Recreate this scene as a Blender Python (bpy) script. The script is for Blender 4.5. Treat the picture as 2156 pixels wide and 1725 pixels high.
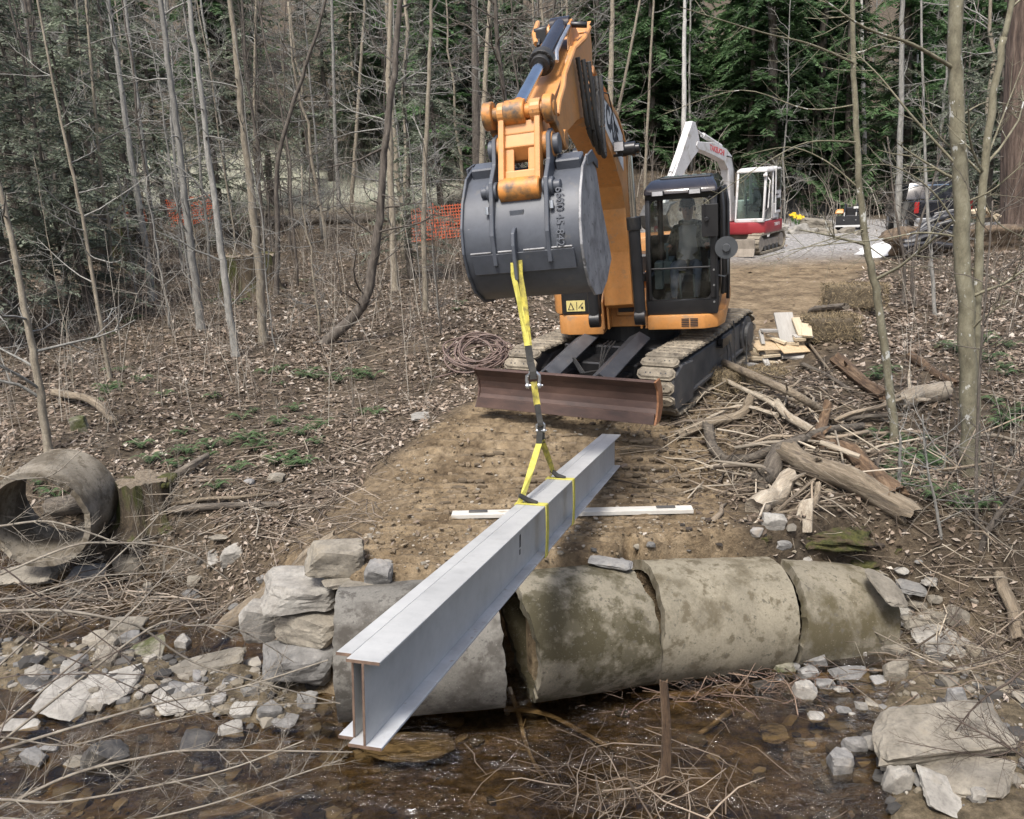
import bpy, bmesh, math, random
import numpy as np
from mathutils import Vector, Matrix, noise as mnoise

for o in list(bpy.data.objects):
    bpy.data.objects.remove(o)
SC = bpy.context.scene
COL = SC.collection

# ------------------------------------------------------------------ camera, sky, sun, exposure
PITCH, ROLL, EYE = math.radians(13.3), math.radians(2.1), 2.62
FPX = 1727.5                                    # focal length for a picture 2156 wide
_f = np.array([0, math.cos(PITCH), -math.sin(PITCH)])
_r0 = np.array([1.0, 0, 0]); _u0 = np.array([0, math.sin(PITCH), math.cos(PITCH)])
_up = math.cos(ROLL) * _u0 + math.sin(ROLL) * _r0
_rt = math.cos(ROLL) * _r0 - math.sin(ROLL) * _u0
cam = bpy.data.cameras.new('camera'); camo = bpy.data.objects.new('camera', cam); COL.objects.link(camo)
cam.sensor_width = 36; cam.lens = 36 * FPX / 2156; cam.clip_start = 0.05; cam.clip_end = 600
camo.matrix_world = Matrix(((_rt[0], _up[0], -_f[0], 0), (_rt[1], _up[1], -_f[1], 0), (_rt[2], _up[2], -_f[2], EYE), (0, 0, 0, 1)))
SC.camera = camo

SUN_EL, SUN_AZ = math.radians(58), math.radians(205)      # azimuth clockwise from +Y
world = bpy.data.worlds.new('World'); SC.world = world; world.use_nodes = True
wn = world.node_tree.nodes; wl = world.node_tree.links
sky = wn.new('ShaderNodeTexSky'); sky.sky_type = 'NISHITA'; sky.sun_disc = False
sky.sun_elevation = SUN_EL; sky.sun_rotation = SUN_AZ; sky.air_density = 1.0; sky.dust_density = 4.5; sky.ozone_density = 1.0
wl.new(sky.outputs[0], wn['Background'].inputs[0]); wn['Background'].inputs[1].default_value = 0.12
sun = bpy.data.lights.new('sun', 'SUN'); suno = bpy.data.objects.new('sun', sun); COL.objects.link(suno)
sun.energy = 2.2; sun.angle = math.radians(12); sun.color = (1.0, 0.98, 0.94)
_sd = Vector((math.sin(SUN_AZ) * math.cos(SUN_EL), math.cos(SUN_AZ) * math.cos(SUN_EL), math.sin(SUN_EL)))
suno.rotation_euler = _sd.to_track_quat('Z', 'Y').to_euler()
SC.view_settings.view_transform = 'Standard'; SC.view_settings.look = 'None'
SC.view_settings.exposure = 1.0; SC.view_settings.gamma = 1.0
SC.cycles.max_bounces = 6; SC.cycles.transparent_max_bounces = 24

# ------------------------------------------------------------------ pixel helpers (2156 wide picture)
def ray(px, py):
    return _f + (px - 1078) / FPX * _rt + (862.5 - py) / FPX * _up
def gy(px, py, y):
    d = ray(px, py); return Vector(np.array([0, 0, EYE]) + d * (y / d[1]))
def gz(px, py, z):
    d = ray(px, py); return Vector(np.array([0, 0, EYE]) + d * ((z - EYE) / d[2]))

# ------------------------------------------------------------------ numpy value noise
def vn(x, y, seed=0):
    x = np.asarray(x, float); y = np.asarray(y, float)
    ix = np.floor(x).astype(np.int64); iy = np.floor(y).astype(np.int64)
    fx = x - ix; fy = y - iy
    fx = fx * fx * (3 - 2 * fx); fy = fy * fy * (3 - 2 * fy)
    def h(a, b):
        n = (a * 374761393 + b * 668265263 + seed * 144665) & 0xffffffff
        n = ((n ^ (n >> 13)) * 1274126177) & 0xffffffff
        return ((n ^ (n >> 16)) & 0xffff) / 65535.0
    return (h(ix, iy) * (1 - fx) + h(ix + 1, iy) * fx) * (1 - fy) + (h(ix, iy + 1) * (1 - fx) + h(ix + 1, iy + 1) * fx) * fy
def fbm(x, y, seed=0, oct=4):
    s = 0; a = .5
    for i in range(oct):
        s = s + a * (vn(x * 2 ** i, y * 2 ** i, seed + i * 7) - .5); a *= .5
    return s
def sst(a, b, x):
    t = np.clip((np.asarray(x, float) - a) / (b - a), 0, 1); return t * t * (3 - 2 * t)

# ------------------------------------------------------------------ materials
def newmat(name):
    m = bpy.data.materials.new(name); m.use_nodes = True
    return m, m.node_tree.nodes, m.node_tree.links, m.node_tree.nodes['Principled BSDF']
def ramp(n, stops):
    r = n.new('ShaderNodeValToRGB'); e = r.color_ramp.elements
    while len(e) > 1: e.remove(e[-1])
    e[0].position = stops[0][0]; e[0].color = (*stops[0][1], 1)
    for p, c in stops[1:]:
        q = e.new(p); q.color = (*c, 1)
    return r
def mixc(n, l, fac, a, b, mode='MIX'):
    m = n.new('ShaderNodeMix'); m.data_type = 'RGBA'; m.blend_type = mode
    for inp, v in ((0, fac), (6, a), (7, b)):
        if hasattr(v, 'is_output'): l.new(v, m.inputs[inp])
        elif isinstance(v, (int, float)): m.inputs[inp].default_value = v
        else: m.inputs[inp].default_value = (*v, 1)
    return m.outputs[2]
def noise_node(n, l, vec, scale, detail=6, rough=.6, dist=0):
    t = n.new('ShaderNodeTexNoise'); t.inputs['Scale'].default_value = scale
    t.inputs['Detail'].default_value = detail; t.inputs['Roughness'].default_value = rough; t.inputs['Distortion'].default_value = dist
    if vec is not None: l.new(vec, t.inputs['Vector'])
    return t
def coords(n, kind='Object', scale=None, l=None):
    c = n.new('ShaderNodeTexCoord'); o = c.outputs[kind]
    if scale:
        m = n.new('ShaderNodeMapping'); m.inputs['Scale'].default_value = scale; l.new(o, m.inputs[0]); o = m.outputs[0]
    return o
def bump(n, l, b, height, strength, dist=.02):
    u = n.new('ShaderNodeBump'); u.inputs['Strength'].default_value = strength; u.inputs['Distance'].default_value = dist
    l.new(height, u.inputs['Height']); l.new(u.outputs[0], b.inputs['Normal'])
def M(name, stops, scale=4, rough=.8, bmp=.3, bdist=.01, metal=0, stretch=None, detail=6, spots=None, rvar=.0, coat=0, fine=6.0, fmix=None):
    """general procedural surface: noise ramp, optional second layer of spots, optional dirt"""
    if fmix is None: fmix = min(1.0, bmp * 1.6)
    m, n, l, b = newmat(name)
    v = coords(n, 'Object', stretch, l)
    oi = n.new('ShaderNodeObjectInfo')
    ad = n.new('ShaderNodeVectorMath'); ad.operation = 'ADD'; l.new(v, ad.inputs[0])
    mu = n.new('ShaderNodeMath'); mu.operation = 'MULTIPLY'; mu.inputs[1].default_value = 37.0; l.new(oi.outputs['Random'], mu.inputs[0])
    l.new(mu.outputs[0], ad.inputs[1]); v = ad.outputs[0]
    t = noise_node(n, l, v, scale, detail)
    r = ramp(n, stops); l.new(t.outputs['Fac'], r.inputs[0]); col = r.outputs[0]
    tf_ = noise_node(n, l, v, scale * fine, 5, .7); rf = ramp(n, [(.30, (.62, .62, .62)), (.5, (1, 1, 1)), (.72, (1.25, 1.24, 1.22))]); l.new(tf_.outputs['Fac'], rf.inputs[0])
    if fmix: col = mixc(n, l, fmix, col, rf.outputs[0], 'MULTIPLY')
    for (sc, lo, hi, c) in (spots or []):
        t2 = noise_node(n, l, v, sc, 5, .65)
        r2 = ramp(n, [(lo, (0, 0, 0)), (hi, (1, 1, 1))]); l.new(t2.outputs['Fac'], r2.inputs[0])
        col = mixc(n, l, r2.outputs[0], col, c)
    if rvar:
        h = n.new('ShaderNodeHueSaturation'); l.new(col, h.inputs['Color'])
        mm = n.new('ShaderNodeMapRange'); mm.inputs['To Min'].default_value = 1 - rvar; mm.inputs['To Max'].default_value = 1 + rvar
        l.new(oi.outputs['Random'], mm.inputs['Value']); l.new(mm.outputs[0], h.inputs['Value']); col = h.outputs[0]
    l.new(col, b.inputs['Base Color'])
    b.inputs['Roughness'].default_value = rough; b.inputs['Metallic'].default_value = metal
    if coat: b.inputs['Coat Weight'].default_value = coat
    if bmp:
        ad2 = n.new('ShaderNodeMath'); ad2.operation = 'MULTIPLY_ADD'; ad2.inputs[1].default_value = .4; l.new(tf_.outputs['Fac'], ad2.inputs[0]); l.new(t.outputs['Fac'], ad2.inputs[2]); bump(n, l, b, ad2.outputs[0], bmp, bdist)
    return m
def flat(name, c, rough=.6, metal=0):
    m, n, l, b = newmat(name); v = coords(n)
    t = noise_node(n, l, v, 9, 4)
    r = ramp(n, [(.3, tuple(x * .86 for x in c)), (.7, tuple(min(1, x * 1.1) for x in c))]); l.new(t.outputs[0], r.inputs[0])
    l.new(r.outputs[0], b.inputs['Base Color']); b.inputs['Roughness'].default_value = rough; b.inputs['Metallic'].default_value = metal
    return m
def attrmat(name, rough=.8, trans=0, bmp=0):
    m, n, l, b = newmat(name)
    a = n.new('ShaderNodeAttribute'); a.attribute_name = 'col'
    l.new(a.outputs['Color'], b.inputs['Base Color']); b.inputs['Roughness'].default_value = rough
    if trans:
        tr = n.new('ShaderNodeBsdfTranslucent'); l.new(a.outputs['Color'], tr.inputs[0])
        mx = n.new('ShaderNodeMixShader'); mx.inputs[0].default_value = trans
        l.new(b.outputs[0], mx.inputs[1]); l.new(tr.outputs[0], mx.inputs[2]); l.new(mx.outputs[0], n['Material Output'].inputs[0])
    return m

# ------------------------------------------------------------------ objects
def tag(o, label=None, cat=None, group=None, kind=None):
    if label: o['label'] = label
    if cat: o['category'] = cat
    if group: o['group'] = group
    if kind: o['kind'] = kind
    return o
def empty(name, mw=None, **kw):
    o = bpy.data.objects.new(name, None); COL.objects.link(o); o.empty_display_size = .2
    if mw is not None: o.matrix_world = mw
    return tag(o, **kw)
def link(name, me, mat, parent=None, **kw):
    o = bpy.data.objects.new(name, me); COL.objects.link(o)
    if mat is not None and not me.materials: me.materials.append(mat)
    if parent is not None: o.parent = parent
    return tag(o, **kw)
def copy_tree(o, parent=None):
    c = o.copy(); COL.objects.link(c); c.parent = parent
    for ch in o.children: copy_tree(ch, c)
    return c

class AM:
    """array mesh: fast accumulation of tubes, quads and coloured cards"""
    def __init__(s): s.v = []; s.q = []; s.t = []; s.c = []; s.n = 0
    def add(s, V, Q=None, T=None, col=None):
        V = np.asarray(V, float).reshape(-1, 3)
        if Q is not None and len(Q): s.q.append(np.asarray(Q, np.int64) + s.n)
        if T is not None and len(T): s.t.append(np.asarray(T, np.int64) + s.n)
        s.v.append(V); s.n += len(V)
        if col is not None:
            c = np.asarray(col, float)
            if c.ndim == 1: c = np.tile(c, (len(V), 1))
            s.c.append(c)
    def tube(s, P, R, k=6, cap=True, col=None, jit=0, rng=None):
        P = np.asarray(P, float); n = len(P); R = np.broadcast_to(np.asarray(R, float), (n,))
        T = np.gradient(P, axis=0); T /= (np.linalg.norm(T, axis=1)[:, None] + 1e-9)
        ref = np.array([0, 0, 1.0]) if abs(T[0][2]) < .85 else np.array([1.0, 0, 0])
        A = np.cross(T, ref); A /= (np.linalg.norm(A, axis=1)[:, None] + 1e-9); B = np.cross(T, A)
        an = np.arange(k) / k * 2 * math.pi
        rr = R[:, None] * np.ones((n, k))
        if jit:
            q_ = np.random.RandomState(rng or 1); rr = rr * (1 + jit * (q_.rand(1, k) - .5) + .5 * jit * (q_.rand(n, k) - .5))
        V = P[:, None, :] + rr[..., None] * (np.cos(an)[None, :, None] * A[:, None, :] + np.sin(an)[None, :, None] * B[:, None, :])
        V = V.reshape(-1, 3)
        i = np.arange(n - 1)[:, None] * k; j = np.arange(k)[None, :]; j2 = (j + 1) % k
        Q = np.stack([i + j, i + j2, i + k + j2, i + k + j], -1).reshape(-1, 4)
        Tt = None
        if cap:
            V = np.vstack([V, P[:1], P[-1:]]); c0 = n * k; c1 = c0 + 1; jj = np.arange(k); jn = (jj + 1) % k; e = (n - 1) * k
            Tt = np.vstack([np.stack([np.full(k, c0), jn, jj], 1), np.stack([np.full(k, c1), e + jj, e + jn], 1)])
        s.add(V, Q, Tt, col)
    def mesh(s, name, smooth=True):
        me = bpy.data.meshes.new(name)
        V = np.vstack(s.v); Q = np.vstack(s.q) if s.q else np.zeros((0, 4), int); T = np.vstack(s.t) if s.t else np.zeros((0, 3), int)
        me.vertices.add(len(V)); me.vertices.foreach_set('co', V.astype(np.float32).ravel())
        nl = len(Q) * 4 + len(T) * 3
        me.loops.add(nl); me.loops.foreach_set('vertex_index', np.concatenate([Q.ravel(), T.ravel()]).astype(np.int32))
        npol = len(Q) + len(T); me.polygons.add(npol)
        st = np.concatenate([np.arange(len(Q)) * 4, len(Q) * 4 + np.arange(len(T)) * 3]).astype(np.int32)
        me.polygons.foreach_set('loop_start', st)
        me.polygons.foreach_set('use_smooth', np.full(npol, smooth, bool))
        if s.c:
            C = np.vstack(s.c); C = np.hstack([C, np.ones((len(C), 1))]) if C.shape[1] == 3 else C
            a = me.color_attributes.new('col', 'FLOAT_COLOR', 'POINT'); a.data.foreach_set('color', C.astype(np.float32).ravel())
        me.update(calc_edges=True); me.validate()
        return me

class MB:
    """solid mesh builder for machine parts; optional transform"""
    def __init__(s, mx=None): s.bm = bmesh.new(); s.mx = mx
    def _x(s, vs, m=None):
        for v in vs:
            if m is not None: v.co = m @ v.co
            if s.mx is not None: v.co = s.mx @ v.co
    def box(s, c, d, rot=None):
        r = bmesh.ops.create_cube(s.bm, size=1)['verts']
        for v in r: v.co = Vector((v.co.x * d[0], v.co.y * d[1], v.co.z * d[2]))
        m = Matrix.Translation(c)
        if rot is not None: m = m @ rot
        s._x(r, m); return s
    def prism(s, prof, x0, x1):
        """prof: list of (y,z), extruded along x"""
        a = [s.bm.verts.new((x0, p[0], p[1])) for p in prof]; b = [s.bm.verts.new((x1, p[0], p[1])) for p in prof]
        n = len(prof); s.bm.faces.new(a[::-1]); s.bm.faces.new(b)
        for i in range(n): s.bm.faces.new((a[i], a[(i + 1) % n], b[(i + 1) % n], b[i]))
        s._x(a + b); return s
    def loft(s, loops):
        R = [[s.bm.verts.new(p) for p in lp] for lp in loops]; n = len(loops[0])
        s.bm.faces.new(R[0][::-1]); s.bm.faces.new(R[-1])
        for A, B in zip(R, R[1:]):
            for i in range(n): s.bm.faces.new((A[i], A[(i + 1) % n], B[(i + 1) % n], B[i]))
        s._x([v for r in R for v in r]); return s
    def cyl(s, p0, p1, r0, r1=None, n=16):
        r1 = r0 if r1 is None else r1; p0 = Vector(p0); p1 = Vector(p1); d = p1 - p0
        q = d.to_track_quat('Z', 'Y').to_matrix()
        L = []
        for p, r in ((p0, r0), (p1, r1)):
            L.append([p + q @ Vector((r * math.cos(2 * math.pi * i / n), r * math.sin(2 * math.pi * i / n), 0)) for i in range(n)])
        return s.loft(L)
    def tube(s, pts, r, n=8):
        pts = [Vector(p) for p in pts]; L = []
        rr = r if isinstance(r, (list, tuple)) else [r] * len(pts)
        for i, p in enumerate(pts):
            d = (pts[min(i + 1, len(pts) - 1)] - pts[max(i - 1, 0)]).normalized()
            a = d.cross(Vector((0, 0, 1)) if abs(d.z) < .9 else Vector((1, 0, 0))).normalized(); b = d.cross(a)
            L.append([p + rr[i] * (math.cos(2 * math.pi * j / n) * a + math.sin(2 * math.pi * j / n) * b) for j in range(n)])
        return s.loft(L)
    def torus(s, c, R, r, ax='x', n=18, k=7, a0=0, a1=2 * math.pi):
        pts = []
        full = abs(a1 - a0 - 2 * math.pi) < 1e-3
        for i in range(n + 1):
            a = a0 + (a1 - a0) * i / n; u, v = R * math.cos(a), R * math.sin(a)
            pts.append(Vector(c) + Vector({'x': (0, u, v), 'y': (u, 0, v), 'z': (u, v, 0)}[ax]))
        return s.tube(pts, r, k)
    def build(s, name, mat, parent=None, bevel=0, smooth=False, seg=1, **kw):
        bmesh.ops.remove_doubles(s.bm, verts=s.bm.verts, dist=1e-5)
        bmesh.ops.recalc_face_normals(s.bm, faces=s.bm.faces)
        if bevel:
            es = [e for e in s.bm.edges if len(e.link_faces) == 2 and e.calc_face_angle(0) > .5]
            if es: bmesh.ops.bevel(s.bm, geom=es, offset=bevel, segments=seg, affect='EDGES', clamp_overlap=True, profile=.6)
        me = bpy.data.meshes.new(name); s.bm.to_mesh(me); s.bm.free()
        if smooth:
            me.polygons.foreach_set('use_smooth', [True] * len(me.polygons)); me.set_sharp_from_angle(angle=math.radians(38))
        return link(name, me, mat, parent, **kw)
# ------------------------------------------------------------------ terrain
WATER = -1.40
_YN = np.array([(-40, 22), (-14, 13), (-8, 10.3), (-6, 9.6), (-5, 9.15), (-4, 8.75), (-3.2, 7.8), (-2.5, 6.95), (-1.7, 6.35), (-1.5, 6.18), (0, 6.37), (1.2, 6.78), (2.4, 7.05), (3.2, 7.1), (4, 6.5), (5, 6.0), (8, 5.2), (14, 4.2), (40, 3.5)])
_BW = np.array([(-40, 2), (-6, 1.0), (-4, 1.0), (-3, 1.5), (-2.2, 1.3), (-1.6, .7), (-1.3, .24), (2.6, .24), (3.4, .9), (5, 1.6), (40, 3)])
_XR = np.array([(-20, 0), (5, .1), (7, .35), (10, .75), (13, 2.2), (20, 5.6), (26, 9.0), (40, 15), (120, 40)])
_RW = np.array([(-20, 1.8), (7, 1.75), (10, 1.75), (13, 2.1), (20, 2.5), (25, 3.0), (29, 6.0), (36, 7.5), (44, 2.5), (120, 1)])
def road_z(y):
    y = np.asarray(y, float)
    return np.where(y < 10.3, -.38 * sst(10.3, 8.9, y) + .10 * sst(7.9, 7.0, y),  np.where(y < 27, .075 * (y - 10.3), 1.2525 + .03 * (y - 27)))
def masks(x, y):
    xr = np.interp(y, _XR[:, 0], _XR[:, 1]); rw = np.interp(y, _RW[:, 0], _RW[:, 1])
    wob = .5 * (fbm(x * .5, y * .5, 3) + fbm(x * 2, y * 2, 4))
    road = sst(rw + .55, rw - .15, np.abs(x - xr) + wob * 1.2)
    return xr, rw, road
def spill_mask(x, y):
    xb = -1.1 - (10.2 - y) * .74 - .45 * sst(8.2, 7.2, y) + .5 * fbm(x * 1.5, y * 1.5, 14)
    return sst(-.4, .3, x - xb) * sst(1.6, .6, x) * sst(10.4, 9.8, y)
def hgt(x, y):
    x = np.asarray(x, float); y = np.asarray(y, float)
    xr, rw, road = masks(x, y)
    zr = road_z(y) + .05 * fbm(x * .8, y * .8, 11) + .15 * np.maximum(0, y - 48) + .22 * np.maximum(0, y - 58)
    hill = .16 * np.maximum(0, y - 33) + .2 * np.maximum(0, y - 46)
    zl = np.where(y < 9, -.55 + .12 * (y - 9), -.55 + .09 * (y - 9)) + .02 * np.maximum(0, -x - 8) + hill
    wfar = sst(40, 60, y)
    zl = zl + .35 * fbm(x * .35, y * .35, 21) + .12 * fbm(x * 1.7, y * 1.7, 22)
    berm = .38 * np.exp(-((x - xr - rw - .75) / .55) ** 2) * sst(7.6, 9.2, y) * sst(21, 16, y) * (1 - np.exp(-((y - 12.3) / 1.3) ** 2))
    zright = berm + road_z(np.minimum(y, 27)) + .03 * np.maximum(0, y - 27) + .09 * np.clip(x - xr - rw, 0, 20) + .15 * np.maximum(0, y - 48) + .22 * np.maximum(0, y - 58) + .25 * fbm(x * .5, y * .5, 31) + .1 * fbm(x * 1.9, y * 1.9, 32)
    wl = sst(-rw - 1.3, -rw + .15, x - xr); wr = sst(rw - .2, rw + .9, x - xr)
    wl = wl * (1 - wfar) + wfar * sst(-25, 25, x)
    land = zl * (1 - wl) + zr * wl
    land = land * (1 - wr) + zright * wr
    yN = np.interp(x, _YN[:, 0], _YN[:, 1]); bw = np.interp(x, _BW[:, 0], _BW[:, 1])
    yN = yN + .25 * fbm(x * 1.3, y * 1.3, 41) * np.where((x > -1.6) & (x < 3.2), .7, 1)
    yN = yN + .95 * np.exp(-((x + .10) / .15) ** 4) + .3 * np.exp(-((x - 1.03) / .07) ** 2)
    t = sst(0, 1, (y - yN) / bw)
    bar = sst(.0, .35, .45 - np.abs(y - 6.75 - .25 * (x + 3.5) * -1) * .55) * sst(-1.3, -2.2, x) * sst(-6.5, -5, x)
    bar2 = sst(.2, .7, fbm(x * .9, y * .9, 55) + .35) * sst(-2.6, -3.6, x) * sst(6.1, 5.7, y)
    barR = sst(2.2, 3.0, x - .5 * (y - 5.3))
    bed = -1.62 + .22 * fbm(x * 1.1, y * 1.1, 51) + .1 * fbm(x * 5, y * 5, 52) + .30 * bar + .2 * bar2 + .3 * barR
    h = bed * (1 - t) + land * t
    s = sst(4.5, 1.0, y)
    h = h * (1 - s) + np.maximum(h, 1.0 + .2 * fbm(x, y, 61)) * s
    return h
def ht(x, y):
    return float(hgt(np.array([x]), np.array([y]))[0])
def gt(px, py, lo=3.0, hi=140.0):
    """first point of the ground under a pixel"""
    d = ray(px, py); ys = np.concatenate([np.arange(lo, 30, .03), np.arange(30, hi, .25)])
    xs = d[0] / d[1] * ys; zs = EYE + d[2] / d[1] * ys
    k = np.nonzero(hgt(xs, ys) >= zs)[0]
    i = k[0] if len(k) else len(ys) - 1
    return Vector((xs[i], ys[i], float(hgt(xs[i:i + 1], ys[i:i + 1])[0])))

def axis_pts(lo, hi, a, b, step, grow):
    p = list(np.arange(a, b + 1e-6, step)); s = step
    while p[-1] < hi: s *= grow; p.append(p[-1] + s)
    s = step
    q = [p[0]]
    while q[-1] > lo: s *= grow; q.append(q[-1] - s)
    return np.array(q[:0:-1] + p)
GX = axis_pts(-110, 120, -4.6, 4.8, .04, 1.037)
GY = axis_pts(-30, 160, 4.6, 10.8, .024, 1.028)
X, Y = np.meshgrid(GX, GY)
Z = hgt(X, Y)
xr, rw, road = masks(X, Y)
yN = np.interp(X, _YN[:, 0], _YN[:, 1]); bw = np.interp(X, _BW[:, 0], _BW[:, 1])
tN = sst(.0, .8, (Y - yN) / bw)
# tread prints pressed into the clay
tt = X * math.sin(.12) + Y * math.cos(.12) + .03 * fbm(X * 2, Y * 2, 71)
saw = np.abs((tt / .165) % 1 - .5) * 2
lane = sst(.34, .60, vn(X * .9, Y * .5, 72)) * .4 + .6
near = sst(14, 10, Y)
Z += road * tN * near * (-.10 * sst(.52, .34, saw + .22 * fbm(X * 9, Y * 9, 76)) * lane * sst(.16, .34, vn(X * 2.4, Y * 2.0, 77)) * (.35 + .65 * sst(.25, .4, vn(X * 5.0, tt / .165, 80))) + .02 * (tt / .165 % 1 - .5) * lane + .05 * fbm(X * 4, Y * 8, 73) + .035 * fbm(X * 13, Y * 15, 74) + .05 * np.maximum(0, fbm(X * 3, Y * 3, 78)) * vn(X * 9, Y * 9, 79))
rough_bank = (1 - road) * sst(18, 8, Y)
Z += rough_bank * .05 * fbm(X * 5, Y * 5, 75)
ny, nx = X.shape
idx = np.arange(nx * ny).reshape(ny, nx)
Q = np.stack([idx[:-1, :-1], idx[:-1, 1:], idx[1:, 1:], idx[1:, :-1]], -1).reshape(-1, 4)
g = AM(); 
dirt = road * sst(27, 22.5, Y)
# clay spills over the left shoulder and the bank by the pipe
spill = spill_mask(X, Y) * sst(.0, .06, (Y - yN) / bw)
dirt = np.maximum(dirt, spill * .9)
gravel = road * sst(22.5, 27, Y) 
bedm = 1 - sst(0, np.where(X < -1.3, .16, .55), (Y - yN) / bw)
grass = sst(38, 42, Y) * sst(55, 47, Y) * sst(0, -4, X) * sst(-40, -20, X)
col = np.stack([dirt * (1 - bedm), np.maximum(gravel, 0), bedm], -1).reshape(-1, 3)
g.add(np.stack([X, Y, Z], -1).reshape(-1, 3), Q, None, np.hstack([col, grass.reshape(-1, 1)]))
gme = g.mesh('ground')

def ground_material():
    m, n, l, b = newmat('ground')
    geo = n.new('ShaderNodeNewGeometry'); pos = geo.outputs['Position']
    at = n.new('ShaderNodeAttribute'); at.attribute_name = 'col'
    sep = n.new('ShaderNodeSeparateColor'); l.new(at.outputs['Color'], sep.inputs[0])
    n1 = noise_node(n, l, pos, 2.2, 9, .68); n2 = noise_node(n, l, pos, 11, 8, .7); n3 = noise_node(n, l, pos, 45, 5, .7)
    r1 = ramp(n, [(.30, (.075, .053, .032)), (.44, (.145, .106, .064)), (.56, (.22, .166, .103)), (.74, (.34, .268, .177))]); l.new(n1.outputs[0], r1.inputs[0])
    r2 = ramp(n, [(.34, (.34, .31, .28)), (.52, (1, 1, 1)), (.72, (1.25, 1.22, 1.15))]); l.new(n2.outputs[0], r2.inputs[0])
    d = mixc(n, l, .8, r1.outputs[0], r2.outputs[0], 'MULTIPLY')
    f1 = ramp(n, [(.3, (.038, .030, .022)), (.5, (.08, .063, .045)), (.7, (.15, .122, .09))]); l.new(n2.outputs[0], f1.inputs[0])
    fm = ramp(n, [(.35, (.6, .6, .6)), (.65, (1.25, 1.2, 1.1))]); l.new(n1.outputs[0], fm.inputs[0])
    fl = mixc(n, l, 1.0, f1.outputs[0], fm.outputs[0], 'MULTIPLY')
    vo = n.new('ShaderNodeTexVoronoi'); vo.inputs['Scale'].default_value = 16; l.new(pos, vo.inputs['Vector'])
    gr = ramp(n, [(.0, (.14, .135, .13)), (.5, (.29, .28, .27)), (1, (.45, .435, .41))]); l.new(vo.outputs['Color'], gr.inputs[0])
    grd = mixc(n, l, .7, gr.outputs[0], r2.outputs[0], 'MULTIPLY')
    bd = ramp(n, [(.3, (.035, .028, .018)), (.5, (.12, .095, .060)), (.72, (.23, .185, .125))]); l.new(n2.outputs[0], bd.inputs[0])
    gs = ramp(n, [(.3, (.20, .20, .14)), (.7, (.42, .42, .34))]); l.new(n2.outputs[0], gs.inputs[0])
    c = mixc(n, l, at.outputs['Alpha'], fl, gs.outputs[0])
    c = mixc(n, l, sep.outputs[0], c, d); c = mixc(n, l, sep.outputs[1], c, grd); c = mixc(n, l, sep.outputs[2], c, bd.outputs[0])
    l.new(c, b.inputs['Base Color']); b.inputs['Roughness'].default_value = .9; b.inputs['Specular IOR Level'].default_value = .25
    ad = n.new('ShaderNodeMath'); ad.operation = 'MULTIPLY_ADD'; ad.inputs[1].default_value = .45; l.new(n3.outputs[0], ad.inputs[0]); l.new(n2.outputs[0], ad.inputs[2])
    bump(n, l, b, ad.outputs[0], .9, .045)
    return m
tag(link('ground', gme, ground_material()), kind='structure')

# ------------------------------------------------------------------ stream water
def water_material():
    m, n, l, b = newmat('stream_water'); n.remove(b)
    geo = n.new('ShaderNodeNewGeometry'); pos = geo.outputs['Position']
    mp = n.new('ShaderNodeMapping'); mp.inputs['Scale'].default_value = (1.0, 1.9, 1); mp.inputs['Rotation'].default_value = (0, 0, .25); l.new(pos, mp.inputs[0])
    w1 = noise_node(n, l, mp.outputs[0], 7, 4, .6, 1.0); w2 = noise_node(n, l, mp.outputs[0], 1.4, 2, .5)
    r = ramp(n, [(.40, (.12, .12, .12)), (.60, (1, 1, 1))]); l.new(w2.outputs[0], r.inputs[0])
    mu = n.new('ShaderNodeMath'); mu.operation = 'MULTIPLY'; l.new(w1.outputs[0], mu.inputs[0]); l.new(r.outputs[0], mu.inputs[1])
    bu = n.new('ShaderNodeBump'); bu.inputs['Strength'].default_value = 1.0; bu.inputs['Distance'].default_value = .09; l.new(mu.outputs[0], bu.inputs['Height'])
    tr = n.new('ShaderNodeBsdfTransparent'); tr.inputs[0].default_value = (.70, .60, .44, 1)
    gl = n.new('ShaderNodeBsdfGlossy'); gl.inputs['Roughness'].default_value = .04; gl.inputs['Color'].default_value = (.95, .96, 1, 1); l.new(bu.outputs[0], gl.inputs['Normal'])
    fr = n.new('ShaderNodeFresnel'); fr.inputs['IOR'].default_value = 1.45; l.new(bu.outputs[0], fr.inputs['Normal'])
    mx = n.new('ShaderNodeMixShader'); l.new(fr.outputs[0], mx.inputs[0]); l.new(tr.outputs[0], mx.inputs[1]); l.new(gl.outputs[0], mx.inputs[2])
    l.new(mx.outputs[0], n['Material Output'].inputs[0])
    return m
w = AM()
wx = np.linspace(-16, 14, 150); wy = np.linspace(3.2, 13, 90); WX, WY = np.meshgrid(wx, wy)
WZ = WATER + .012 * fbm(WX * 3, WY * 4, 81)
i2 = np.arange(WX.size).reshape(WX.shape)
w.add(np.stack([WX, WY, WZ], -1).reshape(-1, 3), np.stack([i2[:-1, :-1], i2[:-1, 1:], i2[1:, 1:], i2[1:, :-1]], -1).reshape(-1, 4))
tag(link('stream_water', w.mesh('stream_water'), water_material()), kind='structure')
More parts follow.
